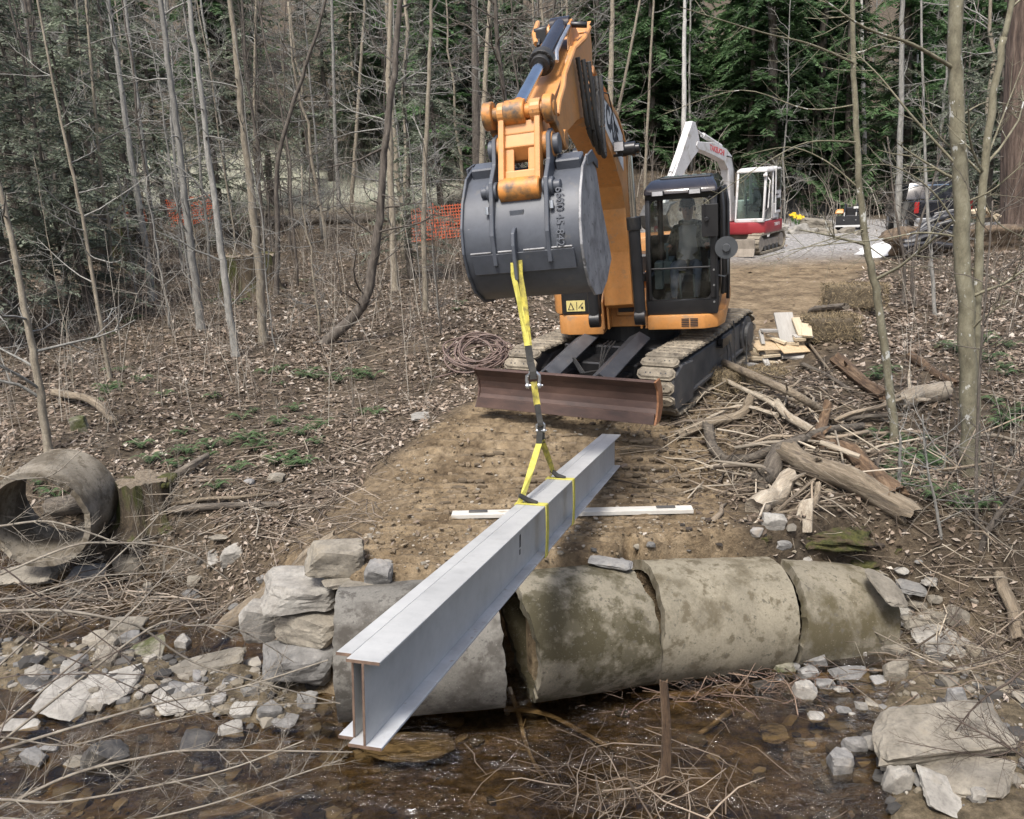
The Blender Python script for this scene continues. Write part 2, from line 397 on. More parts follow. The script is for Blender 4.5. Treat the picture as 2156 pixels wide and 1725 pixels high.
# ------------------------------------------------------------------ machine materials
ORANGE = M('orange_paint', [(.3, (.49, .215, .06)), (.7, (.57, .26, .08))], 3, .42, .05, .004, fmix=.35, spots=[(1.8, .50, .75, (.44, .25, .115)), (7, .60, .72, (.33, .20, .105)), (28, .66, .72, (.20, .12, .07)), (3.5, .60, .68, (.36, .22, .12))])
ORANGE_WORN = M('worn_orange_paint', [(.32, (.10, .075, .055)), (.44, (.30, .15, .05)), (.56, (.54, .22, .05))], 9, .5, .2, .004)
BUCKET = M('bucket_grey_paint', [(.3, (.050, .056, .068)), (.7, (.078, .086, .102))], 2.5, .45, .06, .004, fmix=.4, spots=[(4, .60, .78, (.13, .12, .10)), (1.5, .6, .8, (.075, .075, .078)), (30, .70, .74, (.22, .22, .22))])
BUCKET_SIDE = M('scraped_grey_steel', [(.3, (.12, .12, .125)), (.55, (.26, .26, .265)), (.75, (.38, .37, .36))], 5, .5, .15, .004, spots=[(14, .58, .64, (.09, .09, .09))])
BLACK = M('black_paint', [(.3, (.012, .012, .013)), (.7, (.022, .022, .023))], 4, .35, .03, .003, spots=[(3, .62, .85, (.07, .062, .05))])
BLACKGLOSS = M('gloss_black_roof', [(.3, (.016, .015, .018)), (.7, (.03, .028, .033))], 3, .12, .02, .003, spots=[(2.2, .6, .8, (.07, .065, .06))])
RUBBER = M('black_rubber', [(.3, (.012, .012, .012)), (.7, (.035, .033, .03))], 8, .6, .05)
DARKSTEEL = M('dusty_dark_steel', [(.3, (.03, .031, .033)), (.6, (.075, .072, .068)), (.8, (.14, .12, .095))], 3, .6, .15, .01)
SHOE = M('muddy_track_steel', [(.3, (.07, .058, .042)), (.5, (.18, .152, .112)), (.72, (.29, .25, .185))], 7, .8, .5, .012, rvar=.2)
RUST = M('rusty_blade_steel', [(.3, (.032, .019, .015)), (.5, (.062, .034, .025)), (.75, (.10, .058, .043))], 2.2, .6, .1, .006, stretch=(1, 1, 3), spots=[(18, .66, .76, (.22, .16, .12))])
RUSTORANGE = M('bare_rust', [(.3, (.16, .07, .03)), (.7, (.32, .15, .07))], 9, .8, .3)
CHROME = M('chrome_rod', [(.4, (.6, .6, .6)), (.6, (.7, .7, .7))], 4, .14, 0, metal=1)
STEELGREY = M('zinc_steel', [(.3, (.42, .43, .44)), (.7, (.58, .58, .58))], 12, .35, .1, .002, metal=.85)
TEETH = M('worn_pale_steel', [(.3, (.38, .32, .25)), (.7, (.55, .50, .42))], 8, .55, .1)
YELLOWDECAL = flat('yellow_decal', (.62, .52, .20)); WHITEP = flat('white_lettering', (.62, .62, .6)); DARKINK = flat('dark_ink', (.02, .02, .025))
LAMP = flat('lamp_lens', (.45, .45, .46), .2)
GREYPLASTIC = flat('grey_cab_plastic', (.10, .13, .13), .6); SEATM = flat('seat_cloth', (.05, .05, .052), .8)
def glass_material(name, tint, refl=1.5):
    m, n, l, b = newmat(name); n.remove(b)
    tr = n.new('ShaderNodeBsdfTransparent'); tr.inputs[0].default_value = (*tint, 1)
    gl = n.new('ShaderNodeBsdfGlossy'); gl.inputs['Roughness'].default_value = .02
    fr = n.new('ShaderNodeFresnel'); fr.inputs['IOR'].default_value = refl
    nz = noise_node(n, l, coords(n), 2.2, 4); r = ramp(n, [(.45, (0, 0, 0)), (.8, (.10, .10, .10))]); l.new(nz.outputs[0], r.inputs[0])
    df = n.new('ShaderNodeBsdfDiffuse'); df.inputs[0].default_value = (.35, .33, .28, 1)
    m0 = n.new('ShaderNodeMixShader'); l.new(r.outputs[0], m0.inputs[0]); l.new(tr.outputs[0], m0.inputs[1]); l.new(df.outputs[0], m0.inputs[2])
    mx = n.new('ShaderNodeMixShader'); l.new(fr.outputs[0], mx.inputs[0]); l.new(m0.outputs[0], mx.inputs[1]); l.new(gl.outputs[0], mx.inputs[2])
    l.new(mx.outputs[0], n['Material Output'].inputs[0]); return m
GLASS = glass_material('cab_glass', (.93, .95, .94), 1.33)

def text_mesh(txt, size, extrude=.002, bold=0):
    cu = bpy.data.curves.new('t', 'FONT'); cu.body = txt; cu.size = size; cu.extrude = extrude; cu.align_x = 'CENTER'; cu.align_y = 'CENTER'; cu.offset = bold; cu.resolution_u = 3
    o = bpy.data.objects.new('t', cu); COL.objects.link(o)
    me = bpy.data.meshes.new_from_object(o.evaluated_get(bpy.context.evaluated_depsgraph_get()))
    bpy.data.objects.remove(o); bpy.data.curves.remove(cu); return me
def lettering(txt, size, mx, mat, parent, name='lettering', bold=0, extrude=.002, sx=1):
    me = text_mesh(txt, size, extrude, bold); me.transform(mx @ Matrix.Diagonal((sx, 1, 1, 1)))
    me.materials.clear(); return link(name, me, mat, parent)
def basis(o, x, y):
    x = Vector(x).normalized(); y = Vector(y).normalized(); z = x.cross(y)
    return Matrix(((x[0], y[0], z[0], o[0]), (x[1], y[1], z[1], o[1]), (x[2], y[2], z[2], o[2]), (0, 0, 0, 1)))

# ------------------------------------------------------------------ orange excavator
EX_YAW, EX_SLOPE = math.radians(31.4), .075
_bk = Vector((math.sin(EX_YAW) * math.cos(EX_SLOPE), math.cos(EX_YAW) * math.cos(EX_SLOPE), math.sin(EX_SLOPE)))
_br = Vector((math.cos(EX_YAW), -math.sin(EX_YAW), 0)); _eu = _br.cross(_bk)
EXM = basis(Vector((.66, 10.02, .0)) + _bk * 2.45, _br, _bk)
ex = empty('tracked_excavator', EXM, label='large orange tracked excavator with grey bucket and rusty blade, holding up the steel beam', cat='excavator')
MU = Matrix.Translation((0, .35, 0)) @ Matrix.Rotation(math.radians(14.4), 4, 'Z') @ Matrix.Rotation(math.radians(-.6), 4, 'Y')
MA = Matrix.Translation((0, .35, 0)) @ Matrix.Rotation(math.radians(14.4), 4, 'Z') @ Matrix.Rotation(math.radians(-2.4), 4, 'Y')

def make_shoe(w=.5, pitch=.16):
    b = MB(); h = .03; c = .05
    pr_ = [(-w / 2 + c, -pitch / 2), (w / 2 - c, -pitch / 2), (w / 2, -pitch / 2 + .045), (w / 2, pitch / 2 - .045), (w / 2 - c, pitch / 2), (-w / 2 + c, pitch / 2), (-w / 2, pitch / 2 - .045), (-w / 2, -pitch / 2 + .045)]
    b.loft([[(x, y, 0) for x, y in pr_], [(x, y, h) for x, y in pr_]])
    b.loft([[(x * .93, y * .80 , h) for x, y in pr_], [(x * .88, y * .55, h + .022) for x, y in pr_]])
    o = b.build('track_shoe', SHOE); me = o.data; bpy.data.objects.remove(o); return me
def make_holed(me):
    return me
SHOE_ME = make_shoe()
HOLE = MB()
for hx in (-.13, -.07, .07, .13): HOLE.cyl((hx, 0, .05), (hx, 0, .0545), .011, n=8)
_ho = HOLE.build('bolt_hole', BLACK); HOLE_ME = _ho.data; bpy.data.objects.remove(_ho)
def track_path(L, r, zc, pitch):
    """positions and tangents round an oval; L half length between wheel centres"""
    per = 4 * L + 2 * math.pi * r; n = int(round(per / pitch)); out = []
    for i in range(n):
        d = i * per / n
        if d < 2 * L: out.append(((-L + d), zc + r, 0.0))                                   # top, travelling +y
        elif d < 2 * L + math.pi * r: a = (d - 2 * L) / r; out.append((L + r * math.sin(a), zc + r * math.cos(a), a))
        elif d < 4 * L + math.pi * r: q = d - 2 * L - math.pi * r; out.append((L - q, zc - r, math.pi))
        else: a = (d - 4 * L - math.pi * r) / r; out.append((-L - r * math.sin(a), zc - r * math.cos(a), math.pi + a))
    return out
def tracks(root, xs, L, r, zc, pitch, me, sub=True, sag=.03):
    for x in xs:
        for (y, z, a) in track_path(L, r, zc, pitch):
            o = bpy.data.objects.new('track_shoe', me); COL.objects.link(o); o.parent = root
            if a == 0: z -= sag * math.sin(math.pi * (y + L) / (2 * L))
            o.matrix_local = Matrix.Translation((x, y, z)) @ Matrix.Rotation(-a, 4, 'X')
            if sub and (a == 0 or a > math.pi) and y < .4:
                h = bpy.data.objects.new('bolt_hole', HOLE_ME); COL.objects.link(h); h.parent = o; h['kind'] = 'stuff'
SHOE_ME.materials.clear(); SHOE_ME.materials.append(SHOE)
tracks(ex, (-.98, .98), 1.5, .345, .385, .166, SHOE_ME)
for sx in (-1, 1):
    x0, x1 = sorted((sx * .80, sx * 1.16)); xo = sx * 1.16
    b = MB(); b.prism([(-1.35, .20), (1.35, .20), (1.5, .34), (1.35, .60), (-1.2, .62), (-1.5, .45)], x0, x1)
    b.prism([(-1.45, .15), (1.3, .15), (1.3, .21), (-1.45, .21)], xo - .02 if sx > 0 else xo - .04, xo + .04 if sx > 0 else xo + .02)
    b.build('track_frame', DARKSTEEL, ex, .012)
    b = MB(); b.prism([(-1.86, .22), (-1.75, .10), (-1.1, .10), (-1.08, .62), (-1.5, .66), (-1.83, .55)], xo - .03 if sx > 0 else xo - .06, xo + .06 if sx > 0 else xo + .03)
    b.build('idler_guard', DARKSTEEL, ex, .02)
    b = MB(); b.cyl((sx * .84, -1.5, .385), (sx * 1.12, -1.5, .385), .31, n=24); b.build('idler', DARKSTEEL, ex, .01)
    b = MB(); b.cyl((sx * .84, 1.5, .385), (sx * 1.2, 1.5, .385), .29, n=24); b.cyl((sx * 1.1, 1.5, .385), (sx * 1.25, 1.5, .385), .19, n=20); b.build('sprocket', DARKSTEEL, ex, .01)
    for y in (-1.0, -.5, 0, .5, 1.0):
        b = MB(); b.cyl((sx * .82, y, .17), (sx * 1.14, y, .17), .11, n=14); b.build('roller', DARKSTEEL, ex)
    b = MB(); b.box((xo + sx * .05, .25, .52), (.10, .42, .03)).box((xo + sx * .09, .25, .58), (.02, .42, .12)); b.box((xo + sx * .05, .1, .60), (.06, .12, .1)); b.build('step_bracket', BLACK, ex, .006)
b = MB(); b.box((0, 0, .52), (1.5, 1.9, .36)); b.box((0, -1.15, .45), (1.1, .5, .25)); b.cyl((0, 0, .68), (0, 0, .99), .62, n=40); b.build('car_body', BLACK, ex, .02)
# dozer blade: curved mouldboard, cutting edge, end plates
def arc_prof():
    return [(-2.53, .69), (-2.475, .60), (-2.445, .52), (-2.44, .43), (-2.46, .35), (-2.50, .29), (-2.47, .27), (-2.41, .35), (-2.395, .43), (-2.405, .52), (-2.43, .61), (-2.49, .71)]
b = MB(); b.prism(arc_prof(), -1.235, 1.235); blade = b.build('blade', RUST, ex)
b = MB(); b.prism([(-2.505, .31), (-2.535, .31), (-2.575, .19), (-2.545, .185)], -1.235, 1.235); b.build('cutting_edge', RUST, blade, .003)
for sx in (-1, 1):
    b = MB(); b.prism([(-2.545, .70), (-2.40, .715), (-2.33, .58), (-2.32, .36), (-2.42, .2), (-2.58, .185), (-2.50, .30), (-2.455, .43), (-2.47, .58)], sx * 1.236, sx * 1.262); b.build('end_plate', RUSTORANGE if sx > 0 else RUST, blade, .004)
    b = MB(); b.box((sx * .42, -1.55, .37), (.16, 1.6, .2)); b.build('blade_arm', BLACK, ex, .02)
    b = MB()      # folded guard over the blade cylinder
    for e in (-1, 1):
        b.loft([[(sx * .38, -2.18, .66), (sx * .38 + e * .15, -2.20, .56), (sx * .38 + e * .15, -2.20, .545), (sx * .38, -2.18, .645)], [(sx * .38, -.85, .90), (sx * .38 + e * .15, -.85, .82), (sx * .38 + e * .15, -.85, .805), (sx * .38, -.85, .885)]])
    b.build('cylinder_guard', M('guard_grey', [(.3, (.045, .048, .054)), (.7, (.085, .088, .095))], 5, .35, .1, .004, spots=[(7, .6, .75, (.16, .13, .10))]), ex)
    b = MB(); b.cyl((sx * .38, -2.36, .50), (sx * .38, -1.0, .72), .055, n=12); b.cyl((sx * .38 - .11, -2.30, .50), (sx * .38 + .11, -2.30, .50), .05, n=12); b.build('blade_cylinder', DARKSTEEL, ex)
for k in range(3):
    b = MB(); b.tube([(-.02 + .05 * k, -1.0, .78), (.05 + .04 * k, -1.35, .80 - .03 * k), (.16, -1.72, .56), (-.02 + .03 * k, -1.9, .56), (-.2, -1.7, .64 + .03 * k), (-.3, -1.6, .66)], .013, 6); b.build('hydraulic_hose', RUBBER, ex, smooth=True)

# ---- upper structure (own frame MU)
def UM(): return MB(MU)
def fp(pts, z0, z1, b): return b.loft([[(x, y, z0) for x, y in pts], [(x, y, z1) for x, y in pts]])
XB = -.13                                      # boom plane
b = UM(); fp([(.20, -1.33), (.95, -1.33), (1.12, -1.22), (1.20, -.95), (1.20, 1.0), (.20, 1.0)], .93, 1.12, b); deck = b.build('cab_skirt', ORANGE, ex, .025, seg=2, smooth=True)
for r_ in range(5):
    for c_ in range(2):
        b = UM(); b.box((.70 + c_ * .115, -1.331, .975 + r_ * .024), (.10, .012, .011)); b.build('vent_slot', DARKINK, deck)
b = UM(); fp([(-1.12, -.9), (-1.06, -1.12), (-.92, -1.22), (-.42, -1.22), (-.42, 1.0), (-1.12, 1.0)], .86, 1.14, b); b.build('left_skirt', ORANGE, ex, .03, seg=2, smooth=True)
b = UM(); fp([(-.42, -1.02), (.20, -1.02), (.20, .9), (-.42, .9)], .92, 1.45, b); b.box((-.11, -1.05, 1.24), (.3, .06, .3)); b.build('boom_bay', ORANGE, ex, .012)
b = UM(); b.box((-.12, -1.06, 1.22), (.22, .1, .15)); b.build('hose_port', DARKINK, ex, .01)
b = UM(); b.box((-.12, -.98, 1.60), (.56, .12, .12)); b.build('cross_cover', BLACK, ex, .01)
for x in (-.42, .17, -.35, .10):
    b = UM(); b.prism([(-1.22, .93), (-1.25, 1.32), (-1.12, 1.45), (-.55, 1.62), (-.4, 1.62), (-.4, .93)], x - .014, x + .014); b.build('boom_bracket', ORANGE, ex, .004)
b = UM(); fp([(-1.0, -1.20), (-.44, -1.20), (-.44, .8), (-1.0, .8)], 1.142, 1.72, b); tb = b.build('tool_box', BLACK, ex, .02)
for k in range(4):
    b = UM(); b.box((-.66, -1.203, 1.50 + .03 * k), (.12, .012, .012)); b.build('vent_slot', GREYPLASTIC, tb)
dc = UM(); dc.box((-.80, -1.206, 1.27), (.26, .008, .15)); dec = dc.build('warning_decal', YELLOWDECAL, tb)
b = UM(); b.loft([[(-.915, -1.2105, 1.215), (-.82, -1.2105, 1.215), (-.8675, -1.2105, 1.325)], [(-.915, -1.2125, 1.215), (-.82, -1.2125, 1.215), (-.8675, -1.2125, 1.325)]]); tri = b.build('warning_triangle', DARKINK, tb)
b = UM(); b.loft([[(-.895, -1.2130, 1.225), (-.84, -1.2130, 1.225), (-.8675, -1.2130, 1.298)], [(-.895, -1.2145, 1.225), (-.84, -1.2145, 1.225), (-.8675, -1.2145, 1.298)]]); b.build('triangle_fill', YELLOWDECAL, tb)
b = UM(); b.box((-.785, -1.212, 1.27), (.008, .005, .115)).box((-.73, -1.212, 1.275), (.008, .005, .10), Matrix.Rotation(.7, 4, 'Y')).box((-.71, -1.212, 1.245), (.03, .005, .03)); b.build('decal_sign', DARKINK, tb)
b = UM(); fp([(-1.16, .8), (-1.16, -.95), (-1.10, -1.10), (-1.002, -1.18), (-1.002, .8)], 1.145, 1.78, b); b.build('corner_door', ORANGE, ex, .035, seg=2, smooth=True)
b = UM(); fp([(-1.14, .82), (1.19, .82), (1.19, 1.1), (.9, 1.5), (.4, 1.68), (-.4, 1.68), (-.9, 1.5), (-1.14, 1.1)], 1.0, 1.95, b); b.build('counterweight', ORANGE, ex, .05, seg=2, smooth=True)
b = UM(); b.box((.70, .60, 1.55), (.98, .40, .85)); b.box((-.12, .55, 1.6), (.58, .5, .3)); b.build('engine_hood', BLACK, ex, .03)

# boom, arm, linkage, bucket: coordinates (forward s, height z) in the boom plane
def AU(): return MB(MA)
def SF(s): return .75 + .96 * s
def S(s, z, x=0): return Vector((XB + x, -SF(s), z))
def plate(b, prof, x0, x1): b.prism([(-SF(s), z) for s, z in prof], XB + x0, XB + x1)
boomprof = [(.66, 1.30), (.63, 2.0), (.68, 2.56), (.86, 2.85), (1.23, 3.13), (1.7, 3.38), (2.25, 3.60), (2.46, 3.72), (2.50, 3.88), (2.40, 4.02), (2.1, 4.03), (1.4, 3.90), (.71, 3.71), (.38, 3.52), (.18, 3.28), (.16, 2.8), (.24, 2.34), (.28, 1.35), (.45, 1.22)]
b = AU(); plate(b, boomprof, -.19, .19); boom = b.build('boom', ORANGE, ex, .012, seg=2)
b = AU(); plate(b, [(.22, 3.28), (.42, 3.50), (.74, 3.68), (2.1, 4.0), (2.1, 3.96), (.76, 3.64), (.46, 3.46), (.26, 3.24)], .19, .203); b.build('boom_rib', ORANGE, boom, .003)
# side name plate with lettering, on the viewer's right face of the boom
b = AU(); plate(b, [(.50, 3.46), (1.0, 3.70), (1.75, 3.87), (1.75, 3.52), (1.15, 3.26), (.62, 3.02)], .1905, .194); npl = b.build('name_plate', WHITEP, boom)
lm = MA @ basis(S(1.27, 3.545, .1955), (S(.5, 3.22) - S(1.75, 3.76)), Vector((0, 0, 1)).cross(Vector((1, 0, 0))).cross(Vector((1, 0, 0))) if False else (Vector((1, 0, 0)).cross(S(.5, 3.22) - S(1.75, 3.76))))
lettering('CASE', .37, lm, DARKINK, npl, bold=.012, sx=.92)
# boom cylinders on both sides
for x in (-.27, .33):
    p0, p1 = S(1.0, 1.18, x), S(1.0, 3.28, x); d = (p1 - p0).normalized(); pm_ = p0 + d * 1.28
    b = AU(); b.cyl(p0, pm_, .075, n=18); b.cyl(pm_ - d * .16, pm_, .092, n=18); bc = b.build('boom_cylinder', BLACK, ex, .006, smooth=True)
    b = AU(); b.cyl(pm_, p1, .042, n=16); b.build('piston_rod', CHROME, bc, smooth=True)
    b = AU(); b.cyl(p1 + Vector((-.09, 0, 0)), p1 + Vector((.09, 0, 0)), .085, n=18); b.cyl(p1 + Vector((-.14, 0, 0)), p1 + Vector((.14, 0, 0)), .055, n=18); b.build('rod_end', BLACK, bc, .006, smooth=True)
    b = AU(); b.cyl(p0 + Vector((-.07, 0, 0)), p0 + Vector((.07, 0, 0)), .10, n=18); b.build('cylinder_foot', BLACK, bc, .006, smooth=True)
b = AU(); b.box(S(1.30, 3.22, .24), (.12, .04, .03)); b.box(S(1.35, 3.32, .27), (.13, .05, .12)); wl_ = b.build('work_lamp', BLACK, boom, .008)
b = AU(); b.box(S(1.378, 3.32, .27), (.11, .006, .10)); b.build('lamp_lens', LAMP, wl_)
b = AU(); b.tube([S(1.75, 3.92, .2), S(1.65, 3.9, .24), S(1.5, 3.75, .24), S(1.36, 3.5, .25), S(1.32, 3.32, .27)], .008, 6); b.build('lamp_cable', RUBBER, boom, smooth=True)
for x in (-.1, .02, .12):
    b = AU(); b.tube([S(.5, 3.62, x), S(.75, 3.80, x), S(1.2, 3.98, x), S(1.7, 4.10, x), S(2.1, 4.16, x + .04), S(2.3, 4.08, x + .06)], .024, 8); b.build('steel_pipe', ORANGE, boom, smooth=True)
# arm
armprof = [(4.80, 3.27), (4.70, 3.25), (4.11, 3.39), (3.14, 3.60), (2.45, 3.66), (2.20, 3.74), (2.10, 3.98), (1.98, 4.40), (2.02, 4.62), (2.34, 4.48), (2.72, 4.40), (3.3, 4.14), (4.2, 3.74), (4.60, 3.60), (4.80, 3.50), (4.86, 3.38)]
b = AU(); plate(b, armprof, -.155, .155); arm = b.build('arm', ORANGE, ex, .010, seg=2)
b = AU(); plate(b, [(1.97, 4.63), (2.34, 4.49), (2.34, 4.505), (1.97, 4.645)], -.165, .165); b.build('arm_cap', ORANGE, arm, .003)
for x in (-.17, .17):
    b = AU(); plate(b, [(2.45, 4.44), (2.95, 4.20), (3.05, 4.26), (2.92, 4.52), (2.78, 4.58)], x * .62 - .014, x * .62 + .014); b.build('cylinder_lug', ORANGE, arm, .004)
b = AU(); plate(b, [(3.2, 4.28), (3.5, 4.13), (3.55, 4.05), (3.3, 4.1)], .155, .18); b.cyl(S(4.3, 3.62, .15), S(4.3, 3.62, .2), .05, n=12); b.box(S(4.22, 3.47, .18), (.05, .13, .13)); b.build('side_fitting', ORANGE, arm, .006)
b = AU(); b.tube([S(2.55, 4.50, .24), S(2.9, 4.36, .24), S(3.2, 4.25, .19), S(3.75, 3.98, .19), S(3.95, 3.86, .21), S(4.12, 3.74, .2), S(4.22, 3.62, .19)], .026, 8); b.build('steel_pipe', ORANGE, arm, smooth=True)
b = AU(); b.tube([S(2.6, 4.62, -.28), S(2.9, 4.48, -.26), S(3.1, 4.36, -.2)], .026, 8); b.build('steel_pipe', ORANGE, arm, smooth=True)
# bucket cylinder on top of the arm
c0, ch, c1 = S(2.80, 4.52), S(3.78, 4.14), S(4.74, 3.72)
dv = (c1 - c0).normalized(); ch = c0 + dv * 1.02
b = AU(); b.cyl(c0, ch, .085, n=20); b.cyl(c0 - Vector((.1, 0, 0)), c0 + Vector((.1, 0, 0)), .09, n=18); bcy = b.build('bucket_cylinder', BLACKGLOSS, ex, .006, smooth=True)
b = AU(); b.cyl(ch - dv * .06, ch + dv * .05, .118, n=20); b.cyl(ch + dv * .05, ch + dv * .12, .088, n=20); gl_ = b.build('cylinder_gland', RUBBER, bcy, .006, smooth=True)
for k in range(10):
    a = 2 * math.pi * k / 10; e1 = Vector((1, 0, 0)); e2 = dv.cross(e1).normalized(); q = ch + dv * .05 + .1 * (math.cos(a) * e1 + math.sin(a) * e2)
    b = AU(); b.cyl(q, q + dv * .016, .014, n=6); b.build('bolt', RUBBER, gl_)
b = AU(); b.cyl(ch, c1, .052, n=18); b.build('piston_rod', CHROME, bcy, smooth=True)
b = AU(); b.tube([c0 + dv * .15 + Vector((.11, 0, .03)), c0 + dv * .6 + Vector((.115, 0, .04)), c0 + dv * .9 + Vector((.12, 0, .03)), c0 + dv * .98 + Vector((.13, 0, -.03))], .02, 7); b.build('steel_pipe', STEELGREY, bcy, smooth=True)
b = AU(); b.cyl(c0 + dv * .05 + Vector((.1, 0, .02)), c0 + dv * .02 + Vector((.27, 0, -.02)), .03, n=10); b.build('hose_fitting', BLACK, bcy, .004, smooth=True)
b = AU(); b.cyl(c0 + dv * .05 + Vector((-.1, 0, .02)), c0 + dv * .10 + Vector((-.26, 0, .02)), .03, n=10); b.build('hose_fitting', BLACK, bcy, .004, smooth=True)
b = AU(); b.cyl(c0 + dv * .35 + Vector((-.17, 0, -.05)), c0 + dv * .1 + Vector((-.2, 0, .0)), .022, n=8); b.box(c0 + dv * .2 + Vector((-.16, 0, -.02)), (.1, .1, .14)); b.build('valve_block', BLACK, bcy, .004, smooth=True)
# hoses looping from boom to arm: ribbed
def ribbed(pts, r, parent, mat):
    P = [Vector(p) for p in pts]; fine = []
    n = 70
    L = np.array([[*p] for p in P]); t = np.linspace(0, len(P) - 1, n)
    for q in t:
        i = min(int(q), len(P) - 2); f = q - i
        p0 = P[max(i - 1, 0)]; p1 = P[i]; p2 = P[i + 1]; p3 = P[min(i + 2, len(P) - 1)]
        fine.append(.5 * ((2 * p1) + (-p0 + p2) * f + (2 * p0 - 5 * p1 + 4 * p2 - p3) * f * f + (-p0 + 3 * p1 - 3 * p2 + p3) * f ** 3))
    b = AU(); b.tube(fine, [r * (1.0 if i % 2 else .82) for i in range(n)], 8); return b.build('ribbed_hose', mat, parent, smooth=True)
for k, (x, dz, zz) in enumerate(((.20, 0, 3.34), (.24, -.02, 3.26), (.28, -.04, 3.22), (.22, -.03, 3.28))):
    ribbed([S(3.10 - .07 * k, 4.18 + dz, x), S(3.06 - .05 * k, 3.95, x + .01), S(2.98 - .04 * k, 3.55, x + .02), S(2.82 - .03 * k, zz + .06, x + .03), S(2.68 - .03 * k, zz + .02, x + .03), S(2.55, zz + .25, x + .02), S(2.40, 3.75, x + .01), S(2.28 - .03 * k, 4.05, x - .02)], .026, arm, RUBBER)
# linkage
AP, LP, TP = (4.72, 3.37), (4.98, 3.04), (4.74, 3.65)
b = AU(); b.cyl(S(*TP, -.30), S(*TP, .30), .062, n=20); b.cyl(S(*TP, -.13), S(*TP, .05), .105, n=20); b.build('linkage_pin', ORANGE_WORN, ex, .008, smooth=True)
for x in (-.27, .25):
    b = AU(); b.cyl(S(*TP, x - .04), S(*TP, x + .04), .115, n=20); plate(b, [(4.74, 3.62), (4.84, 3.64), (4.40, 3.32), (4.28, 3.42)], x - .03, x + .03); b.cyl(S(4.34, 3.4, x - .035), S(4.34, 3.4, x + .035), .085, n=16); b.build('side_link', ORANGE_WORN, ex, .006, smooth=True)
# bucket link: frame with an oblong slot
lk = Vector(S(*LP)) - Vector(S(*TP)); ln = lk.length; ld = lk.normalized(); nx_ = Vector((1, 0, 0)); nn = nx_.cross(ld)
LX = MA @ Matrix(((nx_[0], ld[0], nn[0], S(*TP)[0]), (nx_[1], ld[1], nn[1], S(*TP)[1]), (nx_[2], ld[2], nn[2], S(*TP)[2]), (0, 0, 0, 1)))
b = MB(LX)
for e in (-1, 1):
    b.box((e * .155, ln * .5, 0), (.05, ln * .86, .12)); b.box((e * .098, ln * .5, .02), (.075, ln * .8, .035))
b.box((0, ln * .20, .02), (.30, .11, .06)); b.box((0, ln * .82, .02), (.30, .09, .06))
for e in (-1, 1): b.cyl((e * .14 - .045, 0, 0), (e * .14 + .045, 0, 0), .095, n=20)
b.build('bucket_link', ORANGE, ex, .012, seg=2)
b = MB(LX); b.cyl((-.175, ln, 0), (.175, ln, 0), .10, n=22); b.build('link_eye', ORANGE_WORN, ex, .01, smooth=True)
b = MB(LX); b.cyl((.10, .02, .09), (.10, .02, .115), .022, n=8); b.cyl((-.14, .02, .09), (-.14, .02, .115), .022, n=8); b.cyl((0, ln * .86, .05), (0, ln * .86, .07), .02, n=8); b.build('grease_nipple', DARKINK, ex)
lettering('10116 21410', .055, LX @ basis((.115, ln * .5, .039), (0, 1, 0), (1, 0, 0)) @ Matrix.Scale(-1, 4, (0, 0, 1)), ORANGE, ex, 'cast_lettering', extrude=.003)
b = AU(); b.cyl(S(*AP, -.26), S(*AP, .26), .11, n=24); b.build('arm_nose', ORANGE_WORN, arm, .01, smooth=True)
